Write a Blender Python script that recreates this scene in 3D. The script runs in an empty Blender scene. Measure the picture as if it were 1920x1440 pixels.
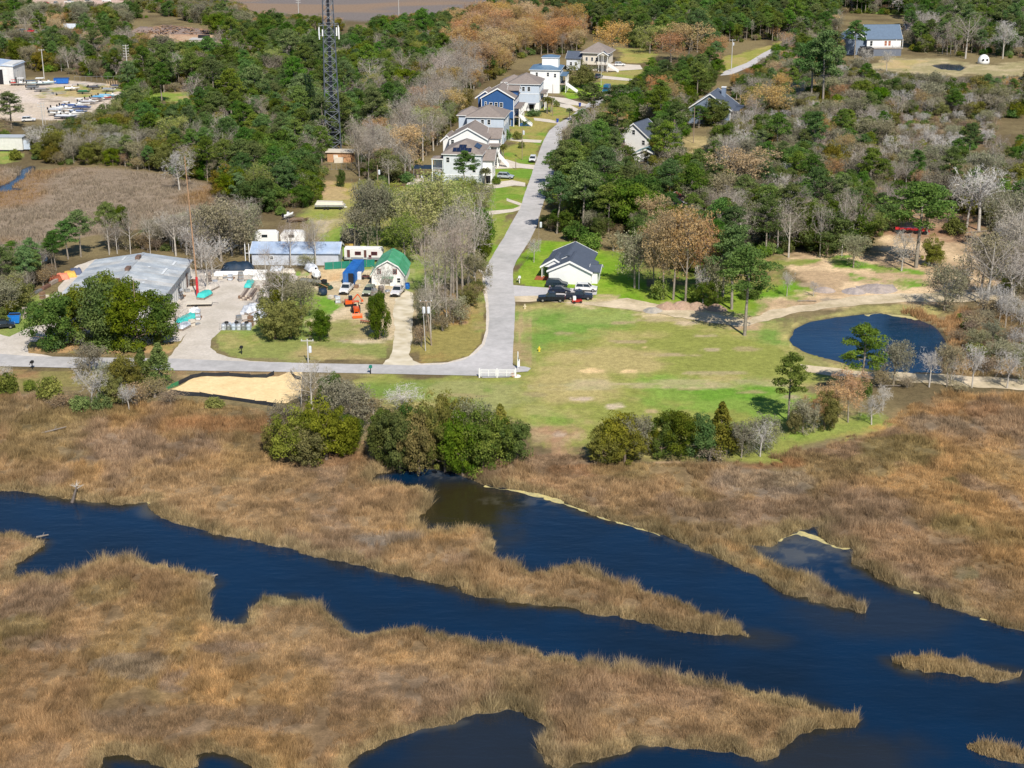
import bpy, math, random
import numpy as np
from mathutils import Vector
from mathutils.geometry import tessellate_polygon

# ---------------------------------------------------------------- camera, light, exposure
SC = bpy.context.scene
COL = SC.collection
FPX, CAMH = 2900.0, 91.0                      # surveyed focal length (for a 1920 px wide frame) and drone height
PITCH = math.atan(1005.0 / FPX)
cam = bpy.data.objects.new('camera', bpy.data.cameras.new('camera'))
COL.objects.link(cam)
cam.location = (0, 0, CAMH)
cam.rotation_euler = (math.pi / 2 - PITCH, 0, 0)
cam.data.sensor_width = 36.0
cam.data.lens = FPX / 1920 * 36
cam.data.clip_start = 1.0
cam.data.clip_end = 20000.0
SC.camera = cam

SUN_DIR = Vector((0.30, -1.0, 1.05)).normalized()      # towards the sun
W = bpy.data.worlds.new('World'); SC.world = W; W.use_nodes = True
wn = W.node_tree
for n in list(wn.nodes): wn.nodes.remove(n)
sky = wn.nodes.new('ShaderNodeTexSky'); sky.sky_type = 'NISHITA'; sky.sun_disc = False
sky.sun_elevation = math.asin(SUN_DIR.z)
sky.sun_rotation = math.atan2(SUN_DIR.x, SUN_DIR.y)
sky.altitude = 90; sky.air_density = 1.0; sky.dust_density = 0.0; sky.ozone_density = 5.0
bg = wn.nodes.new('ShaderNodeBackground'); bg.inputs['Strength'].default_value = 0.087
wo = wn.nodes.new('ShaderNodeOutputWorld')
wn.links.new(sky.outputs[0], bg.inputs[0]); wn.links.new(bg.outputs[0], wo.inputs[0])
sl = bpy.data.lights.new('sun', 'SUN'); sl.energy = 5.0; sl.angle = math.radians(0.5); sl.color = (1.0, 0.935, 0.84)
sun = bpy.data.objects.new('sun', sl); COL.objects.link(sun)
sun.rotation_euler = SUN_DIR.to_track_quat('Z', 'Y').to_euler()
sun.location = (40, -60, 200)
SC.view_settings.view_transform = 'Standard'; SC.view_settings.look = 'None'
SC.view_settings.exposure = 0.17; SC.view_settings.gamma = 1.0
SC.cycles.max_bounces = 5; SC.cycles.diffuse_bounces = 2; SC.cycles.glossy_bounces = 2
SC.cycles.transmission_bounces = 2; SC.cycles.transparent_max_bounces = 4
SC.cycles.use_denoising = True

# ---------------------------------------------------------------- survey: photograph pixel -> real place
SP, CP = math.sin(PITCH), math.cos(PITCH)
def G(px, py, z=0.0):
    v = py - 720.0
    t = (CAMH - z) / (FPX * SP + v * CP)
    return ((px - 960.0) * t, (FPX * CP - v * SP) * t)
def Garr(pts):
    return np.array([G(*p) for p in pts])
def to_px(x, y, z=0.0):
    dz = z - CAMH
    d = y * CP - dz * SP
    return 960 + FPX * x / d, 720 - FPX * (y * SP + dz * CP) / d
def scale_at(py):                             # photograph pixels per metre, ground level
    return (py + 285.0) * CP / CAMH

rng = np.random.default_rng(11)
random.seed(5)

# ---------------------------------------------------------------- numpy noise
_perm = np.random.default_rng(3).random((256, 256)).astype(np.float32)
def vnoise(x, y, s=0):
    x = x + 17.3 * s; y = y - 9.1 * s
    xi = np.floor(x).astype(np.int64); yi = np.floor(y).astype(np.int64)
    fx = x - xi; fy = y - yi
    fx = fx * fx * (3 - 2 * fx); fy = fy * fy * (3 - 2 * fy)
    a = _perm[xi & 255, yi & 255]; b = _perm[(xi + 1) & 255, yi & 255]
    c = _perm[xi & 255, (yi + 1) & 255]; d = _perm[(xi + 1) & 255, (yi + 1) & 255]
    return (a * (1 - fx) + b * fx) * (1 - fy) + (c * (1 - fx) + d * fx) * fy
def fbm(x, y, scale, octv=4, s=0):
    o = np.zeros(np.shape(x)); a = 1.0; tot = 0
    for k in range(octv):
        o = o + a * vnoise(x / scale, y / scale, s + k * 7); tot += a; a *= 0.55; scale *= 0.47
    return o / tot
def sstep(a, b, x):
    t = np.clip((x - a) / (b - a), 0, 1); return t * t * (3 - 2 * t)

def sd_poly(X, Y, poly, margin=12.0):
    """signed distance in metres, positive inside, -margin far outside"""
    out = np.full(X.shape, -margin)
    mn = poly.min(0) - margin; mx = poly.max(0) + margin
    idx = np.nonzero((X > mn[0]) & (X < mx[0]) & (Y > mn[1]) & (Y < mx[1]))[0]
    if len(idx) == 0: return out
    x = X[idx]; y = Y[idx]
    d2 = np.full(len(idx), 1e12); ins = np.zeros(len(idx), bool)
    n = len(poly)
    for i in range(n):
        ax, ay = poly[i]; bx, by = poly[(i + 1) % n]
        ex, ey = bx - ax, by - ay
        L = ex * ex + ey * ey + 1e-9
        t = np.clip(((x - ax) * ex + (y - ay) * ey) / L, 0, 1)
        dx = x - ax - t * ex; dy = y - ay - t * ey
        d2 = np.minimum(d2, dx * dx + dy * dy)
        if ay != by:
            c = ((ay > y) != (by > y)) & (x < ex * (y - ay) / (by - ay) + ax)
            ins ^= c
    d = np.sqrt(d2)
    out[idx] = np.maximum(np.where(ins, d, -d), -margin)
    return out

# ---------------------------------------------------------------- object helpers
def tag(o, label=None, cat=None, group=None, kind=None):
    if label: o['label'] = label
    if cat: o['category'] = cat
    if group: o['group'] = group
    if kind: o['kind'] = kind
    return o
def empty(name, loc, rz=0.0, label=None, cat=None, group=None, kind=None, scale=None):
    o = bpy.data.objects.new(name, None); COL.objects.link(o)
    o.location = loc; o.rotation_euler = (0, 0, rz); o.empty_display_size = 0.3
    if scale is not None: o.scale = scale
    return tag(o, label, cat, group, kind)

class MB:
    """collects simple shapes for ONE mesh object"""
    def __init__(s): s.v = []; s.f = []
    def poly(s, pts):
        b = len(s.v); s.v += [tuple(p) for p in pts]; s.f.append(tuple(range(b, b + len(pts)))); return s
    def hull(s, bot, top):
        n = len(bot); b = len(s.v); s.v += [tuple(p) for p in bot] + [tuple(p) for p in top]
        s.f.append(tuple(range(b + n - 1, b - 1, -1))); s.f.append(tuple(range(b + n, b + 2 * n)))
        for i in range(n):
            j = (i + 1) % n; s.f.append((b + i, b + j, b + n + j, b + n + i))
        return s
    def box(s, x0, x1, y0, y1, z0, z1):
        return s.hull([(x0, y0, z0), (x1, y0, z0), (x1, y1, z0), (x0, y1, z0)], [(x0, y0, z1), (x1, y0, z1), (x1, y1, z1), (x0, y1, z1)])
    def prism(s, prof, a, b, axis='y'):
        """prof: list of (u,z); extruded along axis from a to b. For axis y, u = x; for axis x, u = y"""
        if axis == 'y': A = [(u, a, z) for u, z in prof]; B = [(u, b, z) for u, z in prof]
        else: A = [(a, u, z) for u, z in prof][::-1]; B = [(b, u, z) for u, z in prof][::-1]
        n = len(A); k = len(s.v); s.v += A + B
        s.f.append(tuple(range(k, k + n))); s.f.append(tuple(range(k + 2 * n - 1, k + n - 1, -1)))
        for i in range(n):
            j = (i + 1) % n; s.f.append((k + j, k + i, k + n + i, k + n + j))
        return s
    def tube(s, p0, p1, r0, r1=None, n=6, cap=True):
        r1 = r0 if r1 is None else r1
        p0 = Vector(p0); p1 = Vector(p1); d = (p1 - p0)
        if d.length < 1e-6: return s
        d.normalize(); a = d.orthogonal().normalized(); b = d.cross(a)
        k = len(s.v)
        for p, r in ((p0, r0), (p1, r1)):
            for i in range(n):
                t = 2 * math.pi * i / n
                s.v.append(tuple(p + a * (math.cos(t) * r) + b * (math.sin(t) * r)))
        for i in range(n):
            j = (i + 1) % n; s.f.append((k + i, k + j, k + n + j, k + n + i))
        if cap: s.f.append(tuple(range(k + n - 1, k - 1, -1))); s.f.append(tuple(range(k + n, k + 2 * n)))
        return s
    def lathe(s, prof, n=10, cx=0, cy=0, sx=1, sy=1):
        k = len(s.v)
        for r, z in prof:
            for i in range(n):
                t = 2 * math.pi * i / n; s.v.append((cx + r * math.cos(t) * sx, cy + r * math.sin(t) * sy, z))
        for j in range(len(prof) - 1):
            for i in range(n):
                i2 = (i + 1) % n; a = k + j * n
                s.f.append((a + i, a + i2, a + n + i2, a + n + i))
        s.f.append(tuple(range(k + n - 1, k - 1, -1))); m = k + (len(prof) - 1) * n; s.f.append(tuple(range(m, m + n)))
        return s
    def build(s, name, mat, parent=None, loc=None, smooth=False, **kw):
        me = bpy.data.meshes.new(name); me.from_pydata(s.v, [], s.f); me.update()
        if smooth:
            me.polygons.foreach_set('use_smooth', [True] * len(me.polygons))
        o = bpy.data.objects.new(name, me); COL.objects.link(o)
        me.materials.append(mat)
        if parent is not None: o.parent = parent
        if loc is not None: o.location = loc
        return tag(o, **kw)

def fast_mesh(name, V, F, attrs=None, cols=None, smooth=False, matidx=None):
    """V (n,3), F (m,3 or 4) arrays"""
    me = bpy.data.meshes.new(name)
    V = np.ascontiguousarray(V, dtype=np.float32); F = np.ascontiguousarray(F, dtype=np.int32); k = F.shape[1]
    me.vertices.add(len(V)); me.vertices.foreach_set('co', V.ravel())
    me.loops.add(F.size); me.loops.foreach_set('vertex_index', F.ravel())
    me.polygons.add(len(F)); me.polygons.foreach_set('loop_start', np.arange(0, F.size, k, dtype=np.int32))
    me.polygons.foreach_set('loop_total', np.full(len(F), k, dtype=np.int32))
    if smooth: me.polygons.foreach_set('use_smooth', np.ones(len(F), bool))
    if matidx is not None: me.polygons.foreach_set('material_index', np.asarray(matidx, dtype=np.int32))
    for nme, arr in (attrs or {}).items():
        a = me.attributes.new(nme, 'FLOAT', 'POINT'); a.data.foreach_set('value', np.asarray(arr, dtype=np.float32))
    if cols is not None:
        a = me.attributes.new('Col', 'FLOAT_COLOR', 'POINT')
        c = np.ones((len(V), 4), dtype=np.float32); c[:, :3] = cols; a.data.foreach_set('color', c.ravel())
    me.update(calc_edges=True)
    return me
def link(name, me, mat=None, parent=None, **kw):
    o = bpy.data.objects.new(name, me); COL.objects.link(o)
    if mat is not None and len(me.materials) == 0: me.materials.append(mat)
    if parent is not None: o.parent = parent
    return tag(o, **kw)

# ---------------------------------------------------------------- materials
_M = {}
def nodes(name):
    m = bpy.data.materials.new(name); m.use_nodes = True; nt = m.node_tree
    for n in list(nt.nodes): nt.nodes.remove(n)
    out = nt.nodes.new('ShaderNodeOutputMaterial')
    return m, nt, out
def noise(nt, scale, detail=3, rough=0.6, vec=None, space='Object'):
    tc = nt.nodes.new('ShaderNodeTexCoord') if vec is None else None
    n = nt.nodes.new('ShaderNodeTexNoise'); n.inputs['Scale'].default_value = scale
    n.inputs['Detail'].default_value = detail; n.inputs['Roughness'].default_value = rough
    nt.links.new(tc.outputs[space] if vec is None else vec, n.inputs['Vector'])
    return n.outputs['Fac']
def maprange(nt, sock, a, b, c, d):
    m = nt.nodes.new('ShaderNodeMapRange'); nt.links.new(sock, m.inputs[0])
    for i, v in enumerate((a, b, c, d)): m.inputs[1 + i].default_value = v
    return m.outputs[0]
def mathn(nt, op, a, b):
    m = nt.nodes.new('ShaderNodeMath'); m.operation = op
    for i, v in enumerate((a, b)):
        if hasattr(v, 'node'): nt.links.new(v, m.inputs[i])
        else: m.inputs[i].default_value = v
    return m.outputs[0]
def scalecol(nt, col, fac):
    m = nt.nodes.new('ShaderNodeVectorMath'); m.operation = 'SCALE'
    if hasattr(col, 'node'): nt.links.new(col, m.inputs[0])
    else: m.inputs[0].default_value = col[:3]
    nt.links.new(fac, m.inputs['Scale'])
    return m.outputs[0]
def mixcol(nt, fac, a, b):
    m = nt.nodes.new('ShaderNodeMix'); m.data_type = 'RGBA'
    if hasattr(fac, 'node'): nt.links.new(fac, m.inputs[0])
    else: m.inputs[0].default_value = fac
    for i, v in ((6, a), (7, b)):
        if hasattr(v, 'node'): nt.links.new(v, m.inputs[i])
        else: m.inputs[i].default_value = (*v[:3], 1)
    return m.outputs[2]
def mat(name, rgb, rough=0.7, metal=0.0, var=0.25, scale=1.2, rgb2=None, spec=0.3, streak=False):
    """weathered single-colour surface: base colour broken up by two scales of noise"""
    if name in _M: return _M[name]
    m, nt, out = nodes(name)
    p = nt.nodes.new('ShaderNodeBsdfPrincipled')
    vec = None
    if streak:
        tc = nt.nodes.new('ShaderNodeTexCoord'); mp = nt.nodes.new('ShaderNodeMapping')
        mp.inputs['Scale'].default_value = streak
        nt.links.new(tc.outputs['Object'], mp.inputs[0]); vec = mp.outputs[0]
    n1 = noise(nt, scale, 4, 0.65, vec); n2 = noise(nt, scale * 9, 2)
    f = mathn(nt, 'MULTIPLY', maprange(nt, n1, 0.3, 0.7, 1 - var, 1 + var * 0.6), maprange(nt, n2, 0.3, 0.7, 1 - var * 0.4, 1 + var * 0.3))
    base = rgb if rgb2 is None else mixcol(nt, maprange(nt, noise(nt, scale * 0.7, 3), 0.4, 0.62, 0, 1), rgb, rgb2)
    nt.links.new(scalecol(nt, base, f), p.inputs['Base Color'])
    nt.links.new(maprange(nt, n1, 0.2, 0.8, max(0.02, rough - 0.1), min(1, rough + 0.1)), p.inputs['Roughness'])
    p.inputs['Metallic'].default_value = metal; p.inputs['Specular IOR Level'].default_value = spec
    nt.links.new(p.outputs[0], out.inputs[0]); _M[name] = m
    return m
def glass_mat():
    return mat('window_glass', (0.02, 0.028, 0.035), 0.12, 0, 0.2, 2.0, spec=0.6)

# ---------------------------------------------------------------- the survey: shore lines and land use
CREEK = [(-260, 905), (0, 914), (60, 920), (120, 928), (180, 938), (240, 942), (268, 937), (292, 932), (287, 946), (300, 958), (340, 975), (400, 992), (460, 1006), (540, 1022), (620, 1045), (700, 1062),
 (780, 1080), (860, 1097), (900, 1110), (960, 1122), (1040, 1132), (1100, 1143), (1180, 1158), (1250, 1172), (1300, 1181), (1360, 1186), (1404, 1189), (1400, 1182), (1360, 1166), (1310, 1146),
 (1250, 1122), (1190, 1105), (1130, 1085), (1080, 1062), (1050, 1070), (1000, 1074), (960, 1064), (930, 1044), (922, 1028), (934, 1012), (925, 997), (905, 988), (880, 988), (840, 996), (800, 995), (772, 985),
 (788, 962), (805, 945), (800, 925), (780, 912), (740, 910), (700, 902), (686, 893), (700, 884), (740, 878), (790, 872), (850, 878), (880, 892), (905, 903), (950, 911), (1000, 919), (1050, 934), (1100, 955),
 (1150, 970), (1200, 986), (1260, 1008), (1320, 1030), (1380, 1052), (1430, 1080), (1480, 1107), (1530, 1122), (1580, 1136), (1614, 1142), (1617, 1137), (1580, 1118), (1530, 1097), (1480, 1073), (1440, 1052),
 (1392, 1026), (1400, 1016), (1440, 1018), (1453, 1006), (1480, 993), (1515, 985), (1545, 978), (1555, 985), (1530, 1000), (1548, 1012), (1570, 1022), (1602, 1018), (1610, 1030), (1596, 1052), (1640, 1072), (1700, 1101),
 (1760, 1122), (1820, 1146), (1880, 1166), (1920, 1177), (2200, 1235), (2200, 1600), (640, 1600), (640, 1442), (662, 1412), (700, 1396), (740, 1380), (780, 1362), (850, 1352), (900, 1334), (950, 1322), (985, 1330), (1005, 1342),
 (1022, 1356), (1030, 1372), (1012, 1392), (1018, 1407), (1030, 1422), (1060, 1432), (1100, 1421), (1150, 1402), (1200, 1388), (1270, 1392), (1320, 1397), (1370, 1402), (1420, 1421), (1450, 1411),
 (1472, 1396), (1500, 1371), (1560, 1359), (1600, 1348), (1562, 1338), (1500, 1318), (1440, 1303), (1380, 1289), (1300, 1274), (1200, 1258), (1100, 1243), (1040, 1232), (990, 1217), (900, 1212), (850, 1197),
 (780, 1182), (720, 1182), (690, 1188), (652, 1182), (636, 1166), (600, 1142), (540, 1121), (502, 1121), (468, 1154), (457, 1168), (420, 1174), (394, 1164), (384, 1140), (378, 1114), (396, 1094),
 (384, 1084), (340, 1070), (280, 1060), (230, 1050), (180, 1053), (150, 1070), (105, 1087), (60, 1080), (30, 1085), (4, 1084), (18, 1056), (40, 1044), (68, 1030), (80, 1016), (60, 1012), (30, 1003), (-60, 990), (-260, 960)]
ISLANDS = [[(1676, 1236), (1700, 1230), (1760, 1232), (1790, 1240), (1840, 1250), (1880, 1258), (1912, 1262), (1890, 1269), (1860, 1272), (1790, 1257), (1735, 1254), (1705, 1250)],
 [(1826, 1398), (1850, 1398), (1885, 1402), (1930, 1410), (1990, 1420), (1990, 1440), (1920, 1427), (1880, 1421), (1845, 1408)]]
POOLS = [[(187, 1600), (184, 1430), (192, 1415), (215, 1412), (245, 1412), (290, 1425), (330, 1438), (352, 1436), (366, 1412), (400, 1403), (450, 1413), (482, 1430), (492, 1450), (500, 1600)]]
POND = [(1477, 631), (1490, 612), (1522, 599), (1565, 591), (1615, 586), (1645, 583), (1677, 586), (1710, 590), (1730, 599), (1750, 607), (1765, 620), (1775, 637), (1777, 650), (1770, 672), (1764, 697), (1715, 698), (1665, 695), (1630, 690),
 (1600, 685), (1565, 675), (1535, 667), (1505, 657), (1485, 645)]
INLET = [(-160, 372), (-60, 352), (0, 346), (25, 336), (38, 316), (55, 309), (68, 310), (66, 319), (53, 326), (45, 334), (32, 343), (25, 350), (46, 352), (48, 358), (25, 356), (0, 362), (-60, 375), (-160, 400)]
BACKPOND = [(30, 492), (36, 470), (50, 458), (70, 464), (95, 470), (90, 488), (60, 492)]
FARPOND = [(1745, 121), (1770, 118), (1800, 120), (1812, 126), (1800, 132), (1765, 129)]
WATERS = [Garr(p) for p in [CREEK] + POOLS + [POND, INLET, BACKPOND, FARPOND]]
ISL = [Garr(p) for p in ISLANDS]
MARSH = Garr([(-400, 735), (0, 737), (60, 742), (120, 752), (200, 768), (260, 760), (310, 748), (340, 752), (420, 760), (520, 772), (560, 800), (660, 820), (690, 870), (860, 890), (950, 868), (1010, 852), (1090, 862), (1200, 872), (1300, 872), (1400, 866),
 (1480, 848), (1560, 836), (1640, 806), (1690, 772), (1760, 742), (1920, 735), (2400, 735), (2600, 1700), (-700, 1700)])
MARSH2 = Garr([(-300, 310), (0, 312), (70, 322), (130, 312), (240, 318), (300, 326), (390, 345), (430, 385), (400, 410), (300, 425), (180, 440), (110, 452), (60, 480), (0, 480), (-300, 490)])
FARMARSH = Garr([(380, -80), (400, 8), (470, 26), (560, 34), (680, 40), (800, 32), (860, 20), (950, 8), (960, -80)])
REDMARSH = Garr([(1600, 262), (1680, 214), (1770, 222), (1870, 228), (1860, 262), (1800, 290), (1700, 300), (1640, 292)])
POND_E = Garr([(1700, 585), (1760, 596), (1790, 590), (1850, 578), (1960, 560), (2100, 560), (2100, 700), (1790, 702), (1770, 690), (1785, 650), (1770, 620)])

def water_sd(X, Y):
    sd = np.full(X.shape, -12.0)
    for p in WATERS: sd = np.maximum(sd, sd_poly(X, Y, p))
    for p in ISL: sd = np.minimum(sd, -sd_poly(X, Y, p))
    return sd
C = lambda *a: np.array(a, float)
GOLD, TAN, MAUVE, PINK, OLIVE, SHORE, GREYM = C(.395, .275, .13), C(.35, .26, .145), C(.285, .22, .15), C(.32, .23, .135), C(.26, .215, .10), C(.30, .27, .15), C(.26, .235, .19)
RUST = C(.31, .19, .095)
PATCH = [  # surveyed colour patches of the marsh: px, py, rx, ry, colour, weight
 (250, 840, 150, 30, MAUVE, .9), (90, 820, 90, 60, OLIVE, .55), (60, 775, 120, 30, OLIVE, .5), (200, 775, 60, 12, OLIVE, .6), (440, 800, 120, 14, RUST, .7), (330, 800, 90, 14, RUST, .35), (250, 1248, 70, 16, GREYM, .6), (420, 1215, 80, 8, MAUVE, .8),
 (60, 1130, 60, 40, MAUVE, .8), (200, 1110, 55, 22, OLIVE, .6), (40, 1190, 60, 26, OLIVE, .75), (90, 1210, 70, 12, MAUVE, .7), (340, 1280, 35, 12, MAUVE, .9), (350, 1328, 38, 10, GOLD, 1), (420, 1280, 60, 18, GOLD, .8), (520, 1330, 60, 20, GOLD, .7), (350, 1350, 190, 18, MAUVE, .6),
 (560, 1120, 80, 14, SHORE, .8), (1560, 960, 160, 40, MAUVE, .8), (1330, 960, 120, 26, MAUVE, .7), (1430, 905, 120, 25, GREYM, .5), (1690, 840, 85, 24, OLIVE, 1), (1620, 870, 50, 18, OLIVE, .7), (1760, 800, 90, 24, GREYM, .6), (1810, 820, 90, 20, PINK, .5), (1785, 905, 17, 11, OLIVE, 1),
 (1790, 990, 45, 24, OLIVE, .95), (1890, 1010, 50, 20, OLIVE, .6), (1812, 1075, 24, 10, SHORE, .9), (1800, 945, 18, 8, OLIVE, .8), (1800, 770, 70, 18, RUST, .5), (1880, 880, 80, 40, GOLD, .4), (1700, 1030, 120, 34, PINK, .75), (1450, 870, 60, 10, RUST, .9), (1100, 885, 70, 14, RUST, .6),
 (1060, 905, 60, 14, PINK, .7), (1160, 880, 60, 20, OLIVE, .5), (1110, 910, 40, 14, TAN, .7), (620, 940, 120, 26, PINK, .5), (800, 1000, 90, 16, GOLD, .7), (720, 1012, 60, 8, GREYM, .8), (1080, 1060, 120, 12, PINK, .5), (1500, 1060, 120, 8, GOLD, .7), (1380, 1025, 80, 8, GOLD, .6), (640, 860, 40, 20, RUST, .5), (450, 870, 100, 20, GOLD, .4),
 (150, 1420, 120, 20, TAN, .6), (900, 1250, 120, 20, TAN, .6), (1200, 1350, 130, 24, TAN, .5), (60, 880, 80, 16, TAN, .6), (1500, 830, 40, 10, GREYM, .7), (1570, 800, 60, 8, GOLD, .7)]
PATCHW = []
for (px, py, rx, ry, c, w) in PATCH:
    x, y = G(px, py); s = scale_at(py); PATCHW.append((x, y, rx / s, ry / (s * 0.36), c, w))
def marsh_color(X, Y, sd):
    a = fbm(X, Y * 0.55, 26, 4, 1); b = fbm(X, Y * 0.6, 11, 3, 5); c = fbm(X, Y, 3.2, 3, 9)
    col = TAN + (GOLD - TAN) * sstep(.42, .62, a)[:, None]
    col = col + (MAUVE - col) * (sstep(.56, .68, b) * .75)[:, None]
    col = col + (OLIVE - col) * (sstep(.58, .70, fbm(X, Y * .7, 15, 3, 13)) * .5)[:, None]
    col = col + (PINK - col) * (sstep(.55, .66, fbm(X, Y * .5, 19, 3, 23)) * .6)[:, None]
    wob = (fbm(X, Y, 6, 3, 31) - .5) * 1.3
    for (x, y, rx, ry, cc, w) in PATCHW:
        d = np.sqrt(((X - x) / rx) ** 2 + ((Y - y) / ry) ** 2) + wob
        col = col + (cc - col) * (w * (1 - sstep(.75, 1.15, d)))[:, None]
    col = col + (SHORE - col) * (sstep(-1.9, -0.4, sd + (c - .5) * 1.5) * .55)[:, None]
    f = fbm(X, Y, 1.1, 2, 19)
    col = col * (0.86 + .28 * sstep(.3, .7, f))[:, None]
    return col * (0.74 + 0.40 * sstep(.3, .7, c))[:, None] * np.array([.90, .835, .82])
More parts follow.
